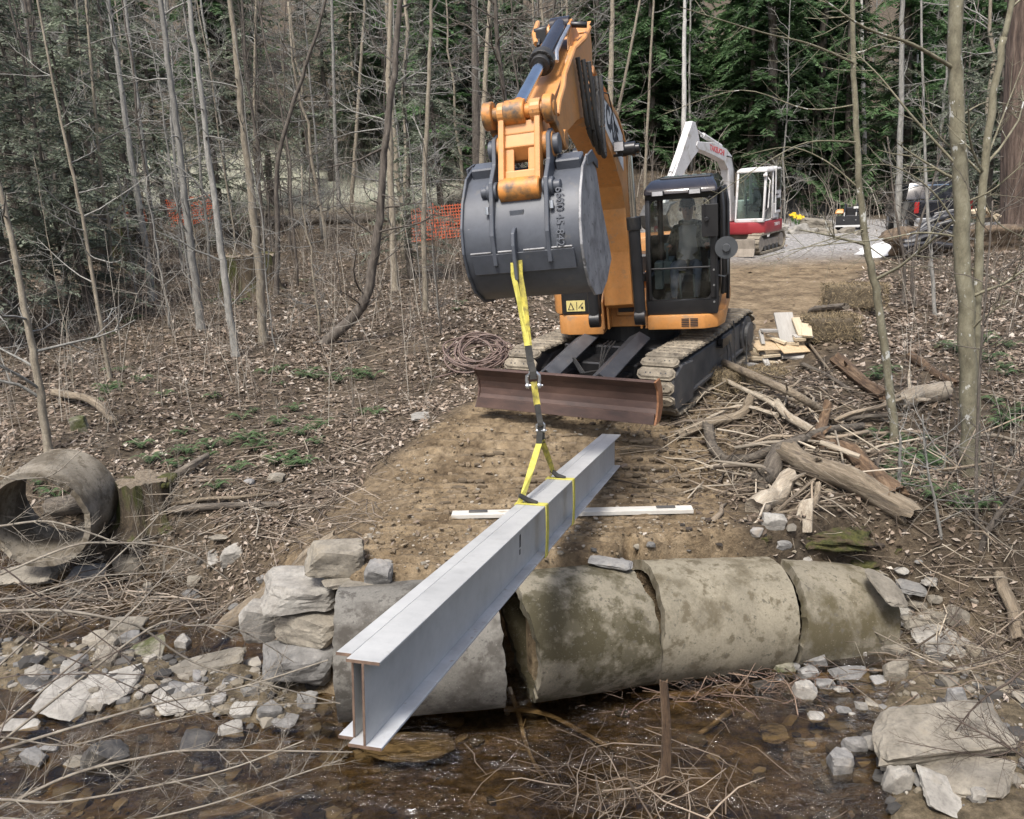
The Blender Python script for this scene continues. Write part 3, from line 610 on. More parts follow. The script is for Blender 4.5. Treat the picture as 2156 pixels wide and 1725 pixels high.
# bucket
BW = .495
outer = [(4.42, 3.20), (4.62, 3.21), (4.84, 3.13), (5.02, 2.97), (5.13, 2.77), (5.16, 2.57), (5.10, 2.38), (4.98, 2.23), (4.78, 2.12), (4.52, 2.09), (4.22, 2.16), (3.92, 2.31)]
def inset(prof, d):
    out = []
    for i, p in enumerate(prof):
        a = Vector(prof[max(i - 1, 0)]); c = Vector(prof[min(i + 1, len(prof) - 1)]); t = (c - a).normalized(); out.append((p[0] - t.y * -d * -1 if False else p[0] + t.y * d, p[1] - t.x * d))
    return out
inn = inset(outer, .022)
b = AU(); plate(b, outer + inn[::-1], -BW, BW); bk_ = b.build('bucket_shell', BUCKET, ex, smooth=True)
for sx in (-1, 1):
    b = AU(); sp = [(4.40, 3.25), (4.64, 3.26), (4.87, 3.17), (5.045, 2.985), (5.155, 2.78), (5.185, 2.57), (5.12, 2.37), (5.0, 2.21), (4.79, 2.095), (4.52, 2.06), (4.22, 2.13), (3.90, 2.29), (3.98, 2.48), (4.2, 2.82), (4.30, 3.10)]
    plate(b, sp, sx * BW if sx > 0 else -BW - .022, BW + .022 if sx > 0 else -BW); b.build('bucket_side_plate', BUCKET_SIDE if sx > 0 else BUCKET, bk_, .004)
    b = AU(); plate(b, [(4.30, 3.20), (4.52, 3.29), (4.75, 3.25), (4.74, 3.17), (4.5, 3.19), (4.3, 3.13)], sx * BW + (.022 if sx > 0 else -.04), sx * BW + (.04 if sx > 0 else -.022)); b.build('side_edge', BUCKET, bk_, .004)
    b = AU(); b.box(S(4.70, 3.215, sx * .37), (.22, .16, .10), Matrix.Rotation(.35, 4, 'X')); b.build('wear_box', BUCKET, bk_, .012)
    # hinge ears: tall curved plates carrying both pins
    xe = sx * .235
    b = AU(); plate(b, [(4.58, 3.36), (4.62, 3.46), (4.72, 3.50), (4.83, 3.46), (4.90, 3.26), (5.06, 3.12), (5.10, 2.98), (5.19, 2.70), (5.18, 2.45), (5.10, 2.44), (5.02, 2.8), (4.8, 3.1)], xe - .018, xe + .018); ear = b.build('hinge_ear', BUCKET, bk_, .005)
    b = AU(); b.cyl(S(*AP, xe - sx * .05), S(*AP, xe + sx * .07), .085, n=18); b.build('pin_boss', BUCKET, ear, .006, smooth=True)
    b = AU(); b.cyl(S(*LP, xe - sx * .04), S(*LP, xe + sx * .05), .08, n=18); b.cyl(S(*LP, xe), S(*LP, xe + sx * .105), .05, n=16); b.build('pin_boss', BUCKET, ear, .006, smooth=True)
    b = AU(); b.cyl(S(5.10, 2.93, xe + sx * .04), S(5.11, 2.87, xe + sx * .04), .018, n=8); b.build('locking_bolt', STEELGREY, ear)
def ridge(s0, z0, s1, z1, x0, x1, d=.016):
    b = AU(); t = (Vector((s1, z1)) - Vector((s0, z0))).normalized(); n_ = Vector((-t.y, t.x)) * -1
    plate(b, [(s0, z0), (s1, z1), (s1 + n_.x * -d * -1 if False else s1 + abs(n_.x) * d, s1 * 0 + z1), (s0 + abs(n_.x) * d, z0)], x0, x1); return b
b = ridge(5.165, 2.55, 5.11, 2.38, -.44, .44, .02); b.build('wear_plate', BUCKET, bk_, .004)
for x0, x1 in ((-.44, -.26), (-.20, -.06), (.02, .2), (.26, .43)):
    b = AU(); b.tube([S(5.182, 2.565, x0), S(5.182, 2.565, x1)], .009, 6); b.build('weld_bead', BUCKET_SIDE, bk_)
b = AU(); b.box(S(5.08, 2.86, -.03), (.12, .02, .05)); b.build('stop_block', BUCKET, bk_, .004)
# lifting eye: a bent loop on the back
b = AU(); b.loft([[S(5.15 + .012, 2.75, -.06 + dx) for dx in (0, .03)] + [S(5.13, 2.75, -.06 + dx) for dx in (.03, 0)], [S(5.23, 2.71, -.06 + dx) for dx in (0, .03)] + [S(5.17, 2.69, -.06 + dx) for dx in (.03, 0)], [S(5.26, 2.61, -.06 + dx) for dx in (0, .03)] + [S(5.20, 2.61, -.06 + dx) for dx in (.03, 0)], [S(5.26, 2.33, -.06 + dx) for dx in (0, .03)] + [S(5.20, 2.48, -.06 + dx) for dx in (.03, 0)], [S(5.21, 2.37, -.06 + dx) for dx in (0, .03)] + [S(5.16, 2.33, -.06 + dx) for dx in (.03, 0)], [S(5.14, 2.33, -.06 + dx) for dx in (0, .03)] + [S(5.09, 2.37, -.06 + dx) for dx in (.03, 0)]])
b.build('lifting_eye', BUCKET, bk_, .005)
HOOK = EXM @ MA @ S(5.235, 2.42, -.045)
# welded number, reading down the shell
lettering('6600 45-842', .095, MA @ basis(S(5.122, 2.80, .335), (S(5.16, 2.62) - S(5.05, 2.95)), (1, 0, 0)) @ Matrix.Scale(-1, 4, (0, 0, 1)) @ Matrix.Translation((0, 0, 0)), BUCKET, bk_, 'welded_number', extrude=.005)
for x in (-.42, -.15, .12, .40):
    b = AU(); b.loft([[S(3.98, 2.25, x - .05), S(3.98, 2.25, x + .05), S(3.99, 2.35, x + .05), S(3.99, 2.35, x - .05)], [S(3.82, 2.35, x - .045), S(3.82, 2.35, x + .045), S(3.84, 2.42, x + .045), S(3.84, 2.42, x - .045)], [S(3.68, 2.475, x - .035), S(3.68, 2.475, x + .035), S(3.685, 2.49, x + .035), S(3.685, 2.49, x - .035)]]); b.build('bucket_tooth', TEETH, bk_, .006)

# ---- cab
CX0, CX1, CY0, CY1, CZ0, CZ1 = .20, 1.12, -1.28, .36, 1.122, 2.78
b = UM()
for x0, x1 in ((CX0, CX0 + .065), (CX1 - .09, CX1)):
    b.loft([[(x0, CY0, CZ0 + .2), (x1, CY0, CZ0 + .2), (x1, CY0 + .07, CZ0 + .2), (x0, CY0 + .07, CZ0 + .2)], [(x0, CY0 + .0, 2.0), (x1, CY0 + .0, 2.0), (x1, CY0 + .07, 2.0), (x0, CY0 + .07, 2.0)], [(x0, CY0 + .10, CZ1 - .12), (x1, CY0 + .10, CZ1 - .12), (x1, CY0 + .17, CZ1 - .12), (x0, CY0 + .17, CZ1 - .12)]])
    b.box(((x0 + x1) / 2, CY1 - .04, (CZ0 + CZ1) / 2), (x1 - x0, .07, CZ1 - CZ0 - .1))
b.box(((CX0 + CX1) / 2, CY0 + .035, CZ0 + .1), (CX1 - CX0, .07, .2))
b.box(((CX0 + CX1) / 2, CY0 + .15, CZ1 - .10), (CX1 - CX0, .12, .13))
b.box((CX1 - .03, -.45, CZ0 + .30), (.05, 1.5, .6)); b.box((CX0 + .03, -.45, CZ0 + .25), (.05, 1.5, .5)); b.box((CX1 - .03, -.42, 2.0), (.06, .08, 1.6))
b.box(((CX0 + CX1) / 2, CY1 - .02, CZ0 + .45), (CX1 - CX0 - .1, .05, .9)); b.box(((CX0 + CX1) / 2, -.45, CZ0 + .02), (CX1 - CX0 - .1, 1.5, .04))
cab = b.build('cab_frame', BLACK, ex, .022, seg=2, smooth=True)
for cx, sx in ((CX0 + .065, 1), (CX1 - .09, -1)):     # rounded window corners
    for zc, sz, yo in ((CZ0 + .2, 1, 0), (CZ1 - .165, -1, .098)):
        b = UM(); r_ = .09; pts = [(cx, zc)] + [(cx + sx * (r_ - r_ * math.sin(t)), zc + sz * (r_ - r_ * math.cos(t))) for t in np.linspace(0, math.pi / 2, 6)]
        b.loft([[(x, CY0 + yo + .012, z) for x, z in pts], [(x, CY0 + yo + .06, z) for x, z in pts]]); b.build('window_corner', BLACK, cab)
b = UM(); b.loft([[(CX0 - .01, CY0 + .02, CZ1 - .10), (CX1 + .01, CY0 + .02, CZ1 - .10), (CX1 + .02, CY1, CZ1 - .10), (CX0 - .02, CY1, CZ1 - .10)], [(CX0 - .005, CY0 + .06, CZ1 - .02), (CX1 + .005, CY0 + .06, CZ1 - .02), (CX1 + .01, CY1 - .02, CZ1), (CX0 - .01, CY1 - .02, CZ1)], [(CX0 + .06, CY0 + .26, CZ1 + .075), (CX1 - .06, CY0 + .26, CZ1 + .075), (CX1 - .05, CY1 - .1, CZ1 + .08), (CX0 + .05, CY1 - .1, CZ1 + .08)]])
roof = b.build('cab_roof', BLACKGLOSS, ex, .035, seg=3, smooth=True)
b = UM(); b.box((.70, -.62, CZ1 + .085), (.66, .5, .03)); b.build('roof_hatch', BLACK, roof, .01)
for k in range(5):
    b = UM(); b.box((.45 + .12 * k, -.72, CZ1 + .108), (.06, .025, .02)); b.build('hatch_slat', GREYPLASTIC, roof, .003)
for x in (CX0 + .18, CX1 - .27):
    b = UM(); b.box((x, CY0 + .015, CZ1 - .075), (.16, .07, .075)); hl = b.build('cab_lamp', BLACK, roof, .012)
    b = UM(); b.box((x, CY0 - .023, CZ1 - .075), (.135, .006, .052)); b.build('lamp_lens', LAMP, hl)
gx0, gx1 = CX0 + .062, CX1 - .087
b = UM(); b.loft([[(gx0, CY0 + .03, 1.74), (gx1, CY0 + .03, 1.74), (gx1, CY0 + .035, 1.74), (gx0, CY0 + .035, 1.74)], [(gx0, CY0 + .03, 2.0), (gx1, CY0 + .03, 2.0), (gx1, CY0 + .035, 2.0), (gx0, CY0 + .035, 2.0)], [(gx0, CY0 + .125, CZ1 - .16), (gx1, CY0 + .125, CZ1 - .16), (gx1, CY0 + .13, CZ1 - .16), (gx0, CY0 + .13, CZ1 - .16)]]); b.build('upper_windscreen', GLASS, cab)
b = UM(); b.box(((gx0 + gx1) / 2, CY0 + .036, 1.52), (gx1 - gx0, .005, .42)); b.build('lower_windscreen', GLASS, cab)
b = UM(); b.box(((gx0 + gx1) / 2, CY0 + .03, 1.735), (gx1 - gx0, .03, .022)); b.build('windscreen_bar', BLACK, cab, .004)
b = UM(); b.box((CX1 - .025, -.85, 2.08), (.005, .75, 1.2)); b.box((CX1 - .025, -.03, 2.08), (.005, .65, 1.2)); b.build('side_window', GLASS, cab)
b = UM(); b.box((CX0 + .02, -.45, 2.1), (.005, 1.4, 1.1)); b.build('inner_window', GLASS, cab)
b = UM(); b.box(((CX0 + CX1) / 2, CY1 - .03, 2.36), (CX1 - CX0 - .14, .005, .6)); rw_ = b.build('rear_window', GLASS, cab)
lettering('CASE', .15, MU @ basis(((CX0 + CX1) / 2 - .1, CY1 - .045, 2.60), (1, 0, 0), (0, 0, 1)), WHITEP, rw_, 'window_lettering', bold=.004)
b = UM(); b.box((.71, -.02, 1.72), (.46, .14, .5)); b.box((.71, -.28, 1.50), (.48, .5, .14)); b.box((.71, .03, 2.12), (.26, .09, .22)); b.build('operator_seat', SEATM, cab, .03, seg=2)
for x in (.40, 1.02):
    b = UM(); b.box((x, -.25, 1.58), (.12, .55, .32)); b.cyl((x, -.5, 1.72), (x, -.56, 1.92), .02, n=8); b.cyl((x, -.56, 1.9), (x, -.58, 1.99), .035, n=10); b.build('control_console', GREYPLASTIC, cab, .02)
b = UM(); b.box((CX0 + .14, -1.0, 1.62), (.10, .22, .36)); b.box((.7, -1.05, 1.17), (.6, .3, .03)); b.cyl((.62, -1.0, 1.17), (.62, -1.05, 1.62), .014, n=8); b.cyl((.8, -1.0, 1.17), (.8, -1.05, 1.62), .014, n=8); b.build('cab_controls', GREYPLASTIC, cab, .01)
# door rail, mirrors, handles on the viewer's right of the cab
b = UM(); b.tube([(CX1 + .05, CY0 + .2, 1.35), (CX1 + .07, CY0 + .16, 1.6), (CX1 + .07, CY0 + .18, 2.45), (CX1 + .05, CY0 + .26, 2.66)], .022, 8); b.tube([(CX1 + .10, -.6, 1.2), (CX1 + .11, -.62, 1.5), (CX1 + .11, -.62, 2.5), (CX1 + .07, -.55, 2.72)], .024, 8); b.box((CX1 + .06, -.5, 2.0), (.05, .5, 1.4)); b.build('door_rail', BLACK, cab, smooth=True)
b = UM(); b.tube([(CX1 - .07, CY0 - .01, 2.62), (CX1 - .08, CY0 - .12, 2.63), (CX1 - .14, CY0 - .14, 2.60), (CX1 - .14, CY0 - .14, 2.40)], .012, 7); b.box((CX1 - .08, CY0 - .12, 2.34), (.20, .045, .40)); b.cyl((CX1 - .12, CY0 - .14, 2.36), (CX1 - .12, CY0 - .18, 2.36), .028, n=10); b.build('mirror', BLACK, cab, .016)
b = UM(); b.tube([(CX1 - .0, CY0 + .03, 1.62), (CX1 + .10, CY0 - .10, 1.62), (CX1 + .14, CY0 - .12, 1.66), (CX1 + .14, CY0 - .13, 1.96)], .012, 7); b.cyl((CX1 + .12, CY0 - .14, 1.99), (CX1 + .12, CY0 - .09, 1.99), .145, .10, n=26); b.cyl((CX1 + .12, CY0 - .17, 1.99), (CX1 + .12, CY0 - .13, 1.99), .05, n=14); b.build('round_mirror', M('mirror_back', [(.3, (.05, .055, .06)), (.7, (.075, .08, .085))], 4, .4, .02), cab, .008, smooth=True)
for z in (1.28, 1.5, 1.7, 2.2):
    b = UM(); b.cyl((CX1 - .045, CY0 + .0, z), (CX1 - .045, CY0 - .012, z), .014, n=8); b.build('cab_bolt', STEELGREY, cab)
b = UM(); b.tube([(-.02, -1.12, 1.25), (-.06, -1.2, 1.45), (-.03, -1.18, 1.62), (.0, -1.16, 1.72), (-.06, -1.1, 1.95)], .016, 7); b.tube([(-.2, -1.1, 1.78), (-.1, -1.18, 1.74), (.02, -1.16, 1.73)], .014, 7); b.tube([(-.1, -1.12, 1.22), (-.1, -1.22, 1.42), (-.05, -1.2, 1.6)], .014, 7); b.build('hydraulic_hose', RUBBER, ex, smooth=True)
b = UM(); b.cyl((-.03, -1.18, 1.60), (.0, -1.17, 1.70), .022, n=8); b.cyl((-.15, -1.16, 1.755), (-.04, -1.17, 1.735), .02, n=8); b.build('hose_coupling', STEELGREY, ex)
# ------------------------------------------------------------------ steel beam and slings
GALV = M('blue_grey_primer', [(.3, (.345, .345, .335)), (.7, (.43, .43, .415))], 1.6, .45, .05, .003, fmix=.3, spots=[(3, .58, .8, (.40, .40, .39)), (11, .66, .76, (.30, .285, .26)), (50, .72, .76, (.25, .2, .15))])
GALV_DIRTY = M('dirty_primer', [(.3, (.30, .30, .30)), (.6, (.42, .43, .44)), (.8, (.50, .51, .52))], 4, .6, .08, .004, spots=[(14, .6, .72, (.24, .20, .15))])
CUTRUST = M('rusty_cut_steel', [(.3, (.07, .045, .033)), (.7, (.17, .11, .075))], 20, .8, .2)
BN = Vector((-.641, 2.952, .721)); by_, bt_ = math.radians(16.25), math.radians(7.03)
B_A = Vector((math.sin(by_) * math.cos(bt_), math.cos(by_) * math.cos(bt_), -math.sin(bt_))); B_R = Vector((math.cos(by_), -math.sin(by_), 0)); B_U = B_R.cross(B_A)
BL, BD, BB = 6.523, .3735, .1475
BMX = Matrix(((B_R[0], B_A[0], B_U[0], BN[0]), (B_R[1], B_A[1], B_U[1], BN[1]), (B_R[2], B_A[2], B_U[2], BN[2]), (0, 0, 0, 1)))
beam = empty('steel_beam', BMX, label='long pale grey steel double I-beam hanging from yellow slings over the stream', cat='beam')
XL = -.067
def bbox(name, x0, x1, y0, y1, z0, z1, mat, bev=.002):
    b = MB(); b.box(((x0 + x1) / 2, (y0 + y1) / 2, (z0 + z1) / 2), (x1 - x0, y1 - y0, z1 - z0)); return b.build(name, mat, beam, bev)
tf, tw, h2 = .013, .010, BD / 2
for nm, x0, x1, z0, z1, y0, mt in (('top_flange', -BB / 2, BB / 2, h2 - tf, h2, 0, GALV), ('bottom_flange', -BB / 2, BB / 2, -h2, -h2 + tf, 0, GALV_DIRTY), ('web', -tw / 2, tw / 2, -h2 + tf, h2 - tf, 0, GALV),
                               ('top_flange', -BB / 2 - .071, -BB / 2 - .0015, h2 - tf, h2, .05, GALV), ('bottom_flange', -BB / 2 - .071, -BB / 2 - .0015, -h2, -h2 + tf, .05, GALV_DIRTY), ('web', XL - tw / 2 - .004, XL + tw / 2 - .004, -h2 + tf, h2 - tf, .05, GALV)):
    p = bbox(nm, x0, x1, y0, BL, z0, z1, mt)
    for yy in ((y0 - .0025, y0), (BL, BL + .0025)):
        b = MB(); b.box(((x0 + x1) / 2, sum(yy) / 2, (z0 + z1) / 2), (x1 - x0, .0025, z1 - z0)); b.build('rusty_cut_end', CUTRUST, p)
b = MB()
for (x0, y0), (x1, y1) in (((0, 0), (.0, .05)), ((0, .05), (.03, .08)), ((.03, .08), (.015, .0)), ((.0, -.02), (.02, -.05))):
    b.box((tw / 2 + .0006, 2.35 + (x0 + x1) / 2, (y0 + y1) / 2), (.0008, .006 + abs(x1 - x0), .006 + abs(y1 - y0)))
b.build('ink_mark', DARKINK, beam)
YEL = M('yellow_webbing', [(.3, (.36, .32, .05)), (.7, (.55, .50, .11))], 12, .8, .2, .003, spots=[(16, .6, .72, (.16, .14, .05))])
YELD = M('dirty_yellow_webbing', [(.35, (.13, .11, .035)), (.6, (.42, .36, .06))], 14, .85, .2, .003)
SLEEVE = M('black_sleeve', [(.3, (.012, .012, .012)), (.7, (.04, .038, .032))], 14, .85, .2, .003)
def ribbon(b, pts, w, t, side):
    pts = [Vector(p) for p in pts]; L = []
    for i, p in enumerate(pts):
        d = (pts[min(i + 1, len(pts) - 1)] - pts[max(i - 1, 0)]).normalized()
        sd = Vector(side[i] if isinstance(side, list) else side); sd = (sd - d * sd.dot(d)).normalized(); n = d.cross(sd)
        L.append([p + sd * w / 2 + n * t / 2, p - sd * w / 2 + n * t / 2, p - sd * w / 2 - n * t / 2, p + sd * w / 2 - n * t / 2])
    return b.loft(L)
def lerp(a, b, t): return a + (b - a) * t
def bpt(x, y, z): return BMX @ Vector((x, y, z))
def proj_x(P):
    v = np.array(P) - np.array([0, 0, EYE]); return 1078 + FPX * (v @ _rt) / (v @ _f)
def beam_y(px):
    ys = np.linspace(0, BL, 400); return float(ys[np.argmin([abs(proj_x(bpt(BB / 2, y, .1)) - px) for y in ys])])
y1_, y2_ = beam_y(1150), beam_y(1206)
MP = gy(1138, 898, (bpt(0, y1_, 0).y + bpt(0, y2_, 0).y) / 2 + .33)          # lower shackle
SH1 = lerp(HOOK, MP, .70)                                              # upper shackle
def shackle(name, c, R, r, label):
    o = empty(name, Matrix.Translation(c), label=label, cat='shackle')
    b = MB(); b.tube([(-R * .8, 0, -R * 1.1), (-R, 0, -R * .2), (-R * .95, 0, R * .5), (-R * .5, 0, R * 1.0), (0, 0, R * 1.15), (R * .5, 0, R * 1.0), (R * .95, 0, R * .5), (R, 0, -R * .2), (R * .8, 0, -R * 1.1)], r, 9); b.build('bow', STEELGREY, o, smooth=True)
    b = MB(); b.cyl((-R * 1.25, 0, -R * 1.1), (R * 1.3, 0, -R * 1.1), r * .95, n=12); b.cyl((R * 1.3, 0, -R * 1.1), (R * 1.55, 0, -R * 1.1), r * .6, n=10); b.build('pin', STEELGREY, o, .002, smooth=True)
    b = MB(); b.cyl((-R * 1.15, 0, -R * 1.1), (-R * .65, 0, -R * 1.1), r * 1.7, n=12); b.build('eye', STEELGREY, o, .002, smooth=True)
    b = MB(); b.cyl((R * .65, 0, -R * 1.1), (R * 1.15, 0, -R * 1.1), r * 1.7, n=12); b.build('eye', STEELGREY, o, .002, smooth=True)
    return o
shackle('bow_shackle', SH1, .052, .014, 'galvanised bow shackle joining the two upper slings in front of the rusty blade')
shackle('bow_shackle', MP, .032, .010, 'small galvanised shackle at the lower point where the two choker slings meet')
sl = empty('lifting_sling', Matrix.Translation(HOOK), label='upper yellow web sling looped through the eye on the bucket', cat='sling')
def rel(o, pts): return [Vector(p) - o.matrix_world.translation if False else Vector(p) - Vector(o.location) for p in pts]
def strap(o, name, pts, w, mat, side, t=.006):
    b = MB(); ribbon(b, rel(o, pts), w, t, side); return b.build(name, mat, o)
dn = (SH1 - HOOK)
sd = Vector((.75, .65, 0))
strap(sl, 'strap', [HOOK + Vector((-.02, .03, .05)), HOOK + Vector((-.022, .0, -.05)), HOOK + dn * .3 + Vector((-.015, -.005, 0)), HOOK + dn * .72 + Vector((-.004, -.004, 0))], .05, YEL, [(1, .3, 0), (.9, .5, 0), (.7, .7, 0), (1, 0, 0)])
strap(sl, 'strap', [HOOK + Vector((.03, .03, .07)), HOOK + Vector((.034, .0, -.05)), HOOK + dn * .3 + Vector((.028, .008, 0)), HOOK + dn * .72 + Vector((.006, .006, 0))], .05, YELD, [(1, -.3, 0), (.7, -.7, 0), (.9, -.4, 0), (1, .1, 0)])
strap(sl, 'eye_sleeve', [HOOK + dn * .70, HOOK + dn * .85, SH1 + Vector((0, -.012, .06)), SH1 + Vector((0, -.02, -.0))], .056, SLEEVE, (1, .1, 0), .02)
sl2 = empty('lifting_sling', Matrix.Translation(SH1), label='short middle web sling between the two shackles', cat='sling')
d2 = MP - SH1
strap(sl2, 'strap', [SH1 + d2 * .06, SH1 + d2 * .3, SH1 + d2 * .56], .052, YELD, [(1, .1, 0), (.8, .5, 0), (1, .2, 0)], .014)
strap(sl2, 'eye_sleeve', [SH1 + d2 * .54, SH1 + d2 * .75, MP + Vector((0, -.008, .03)), MP + Vector((0, -.01, .01))], .045, SLEEVE, (1, .15, 0), .018)
for yb, nm, mt, lab, tp, ex_ in ((y1_, 'near', YEL, 'bright yellow choker sling round the beam, the one nearer the camera', (-.09, -.06), 0), (y2_, 'far', YELD, 'dingy yellow choker sling round the beam, the one farther along it', (-.05, -.02), 1)):
    o = empty('choker_sling', Matrix.Translation(bpt(0, yb, 0)), label=lab, cat='sling', group='choker slings on the beam')
    e = .006; xl = -BB / 2 - .071
    loop = [(xl - e, h2 + e), (BB / 2 + e, h2 + e), (BB / 2 + e + .002, h2 - .02), (BB / 2 + .012, 0), (BB / 2 + e, -h2 - e), (xl - e, -h2 - e), (xl - e, 0), (xl - e, h2 + e)]
    for i in range(7):
        a, c = loop[i], loop[i + 1]
        strap(o, 'strap', [bpt(a[0], yb + .0, a[1]), bpt(c[0], yb + .0, c[1])], .070, YEL, B_A, .007)
    a = bpt(xl - .012, yb, h2 - .03); c = bpt(xl * .9 + .03, yb - .02 + .05 * ex_, h2 + .05); t_ = MP + Vector((-.008 + .016 * ex_, 0, -.12))
    strap(o, 'strap', [a, c, lerp(c, t_, .5), t_], .048, mt, [tuple(B_A), (.5, .8, 0), (.8, .5, 0), (1, .2, 0)], .006)
    strap(o, 'eye_sleeve', [t_ + (c - t_) * .06, MP + Vector((-.006 + .012 * ex_, 0, -.03)), MP + Vector((0, 0, -.005))], .046, SLEEVE, (1, .2, 0), .016)
    b = MB(); b.tube(rel(o, [c + Vector((-.02, 0, .02)), bpt(-.06, yb, h2 + .028), bpt(.01, yb, h2 + .014)]), [.018, .022, .014], 8); b.build('eye_sleeve', SLEEVE, o, smooth=True)

# ------------------------------------------------------------------ concrete pipes
def conc(name, base, moss, lo, hi):
    return M(name, [(.28, tuple(x * .66 for x in base)), (.5, base), (.75, tuple(x * 1.22 for x in base))], 2.3, .92, .4, .014, fine=22, spots=[(1.9, lo, hi, moss), (7, .53, .62, tuple(x * .8 + y * .2 for x, y in zip(moss, base))), (18, .60, .66, tuple(x * .5 for x in base)), (60, .64, .70, tuple(min(1, x * 1.5) for x in base))])
CONC = [conc('pipe_concrete', (.18, .16, .118), (.075, .062, .032), .50, .62), conc('mossy_pipe_concrete', (.18, .16, .118), (.05, .042, .02), .42, .51), conc('clean_pipe_concrete', (.20, .178, .13), (.075, .06, .034), .52, .66), conc('grey_pipe_concrete', (.145, .137, .12), (.05, .044, .036), .47, .6), conc('brown_ring_concrete', (.20, .175, .135), (.07, .055, .035), .46, .6)]
def pipe(name, A, B, R, th, label, mat, jag=(.03, .03), seed=0, tilt=(0, 0)):
    rs = np.random.RandomState(seed); A = np.array(A); B = np.array(B); ax = B - A; L = np.linalg.norm(ax); ax /= L
    s1 = np.cross(ax, [0, 0, 1.0]); s1 /= np.linalg.norm(s1); s2 = np.cross(s1, ax)
    nj, ni = 88, 30; th_ = np.arange(nj) / nj * 2 * math.pi
    def jagf(amp, k):
        c = np.cumsum(rs.randn(nj)); c -= np.linspace(c[0], c[-1], nj); c /= (np.abs(c).max() + 1e-6)
        f = rs.rand(nj) * .25; return amp * (c * .8 + f)
    j0, j1 = jagf(jag[0], 0), jagf(jag[1], 1)
    a = AM(); rings = []
    U = np.linspace(0, 1, ni)
    nz = lambda u, t, rr: 1 + .010 * fbm(u * 9 + seed * 5, np.cos(t) * 4 + np.sin(t) * 3.1, seed) * 2
    def ring(u, rr):
        s = (j0 + tilt[0] * np.cos(th_)) * (1 - u) + (L + j1 + tilt[1] * np.cos(th_)) * u
        rad = rr * nz(u * np.ones(nj), th_, rr)
        return A + s[:, None] * ax + rad[:, None] * (np.cos(th_)[:, None] * s2 + np.sin(th_)[:, None] * s1)
    V = [ring(u, R) for u in U] + [ring(u, R - th) for u in U[::-1]]
    n = len(V); V = np.vstack(V); i = np.arange(n)[:, None] * nj; i2_ = ((np.arange(n) + 1) % n)[:, None] * nj; j = np.arange(nj)[None]; jn = (j + 1) % nj
    Q = np.stack([i + j, i + jn, i2_ + jn, i2_ + j], -1).reshape(-1, 4)
    a.add(V - A, Q); me = a.mesh(name); me.set_sharp_from_angle(angle=math.radians(40))
    o = link(name, me, mat); o.location = A; return tag(o, label, 'pipe', 'concrete culvert pipe pieces')
pipe('concrete_pipe', (-1.50, 6.22, -.88), (-.19, 6.37, -.90), .55, .09, 'grey culvert pipe section half hidden behind the near end of the beam', CONC[3], (.04, .05), 1)
pipe('concrete_pipe', (.0, 6.42, -.90), (.98, 6.74, -.98), .555, .09, 'culvert pipe section with large dark moss patches, right of the wide black gap', CONC[1], (.07, .06), 2, tilt=(-.09, -.05))
pipe('concrete_pipe', (1.06, 6.78, -1.0), (2.33, 7.10, -1.15), .555, .09, 'clean tan culvert pipe section between two jagged cracks', CONC[2], (.05, .05), 3, tilt=(.03, .0))
pipe('concrete_pipe', (2.40, 7.12, -1.17), (3.35, 7.35, -1.38), .55, .09, 'rightmost culvert pipe section, its end buried under rubble and moss', CONC[0], (.05, .03), 4)
pc = gy(76, 1098, 8.75)
pipe('concrete_pipe', tuple(pc), tuple(pc + Vector((-.03, .80, .05))), .58, .065, 'short concrete pipe ring open towards us beside the mossy stump', CONC[4], (.06, .03), 6)

# ------------------------------------------------------------------ rocks
ROCKM = {'t': M('tan_stone', [(.25, (.11, .098, .076)), (.5, (.19, .17, .136)), (.75, (.28, .255, .207))], 5, .9, .5, .02, spots=[(2.5, .6, .75, (.20, .17, .12))], rvar=.15),
         'g': M('grey_stone', [(.25, (.095, .092, .086)), (.5, (.175, .17, .16)), (.75, (.27, .26, .245))], 5, .88, .5, .02, spots=[(2.5, .6, .75, (.24, .20, .15))], rvar=.18),
         'p': M('pale_stone', [(.25, (.15, .14, .122)), (.5, (.255, .24, .212)), (.75, (.36, .345, .31))], 5, .9, .45, .018, spots=[(2.2, .6, .78, (.27, .235, .17))], rvar=.1),
         'd': M('wet_dark_stone', [(.25, (.025, .024, .022)), (.5, (.06, .056, .05)), (.75, (.12, .11, .095))], 6, .35, .4, .015),
         'm': M('mossy_stone', [(.25, (.13, .12, .095)), (.5, (.235, .215, .17)), (.75, (.34, .31, .25))], 5, .9, .5, .02, spots=[(2.2, .46, .58, (.06, .065, .02))])}
def ico(sub):
    bm = bmesh.new(); bmesh.ops.create_icosphere(bm, subdivisions=sub, radius=1); bm.verts.ensure_lookup_table()
    V = np.array([v.co[:] for v in bm.verts]); T = np.array([[v.index for v in f.verts] for f in bm.faces]); bm.free(); return V, T
ICO = {k: ico(k) for k in (1, 2, 4)}
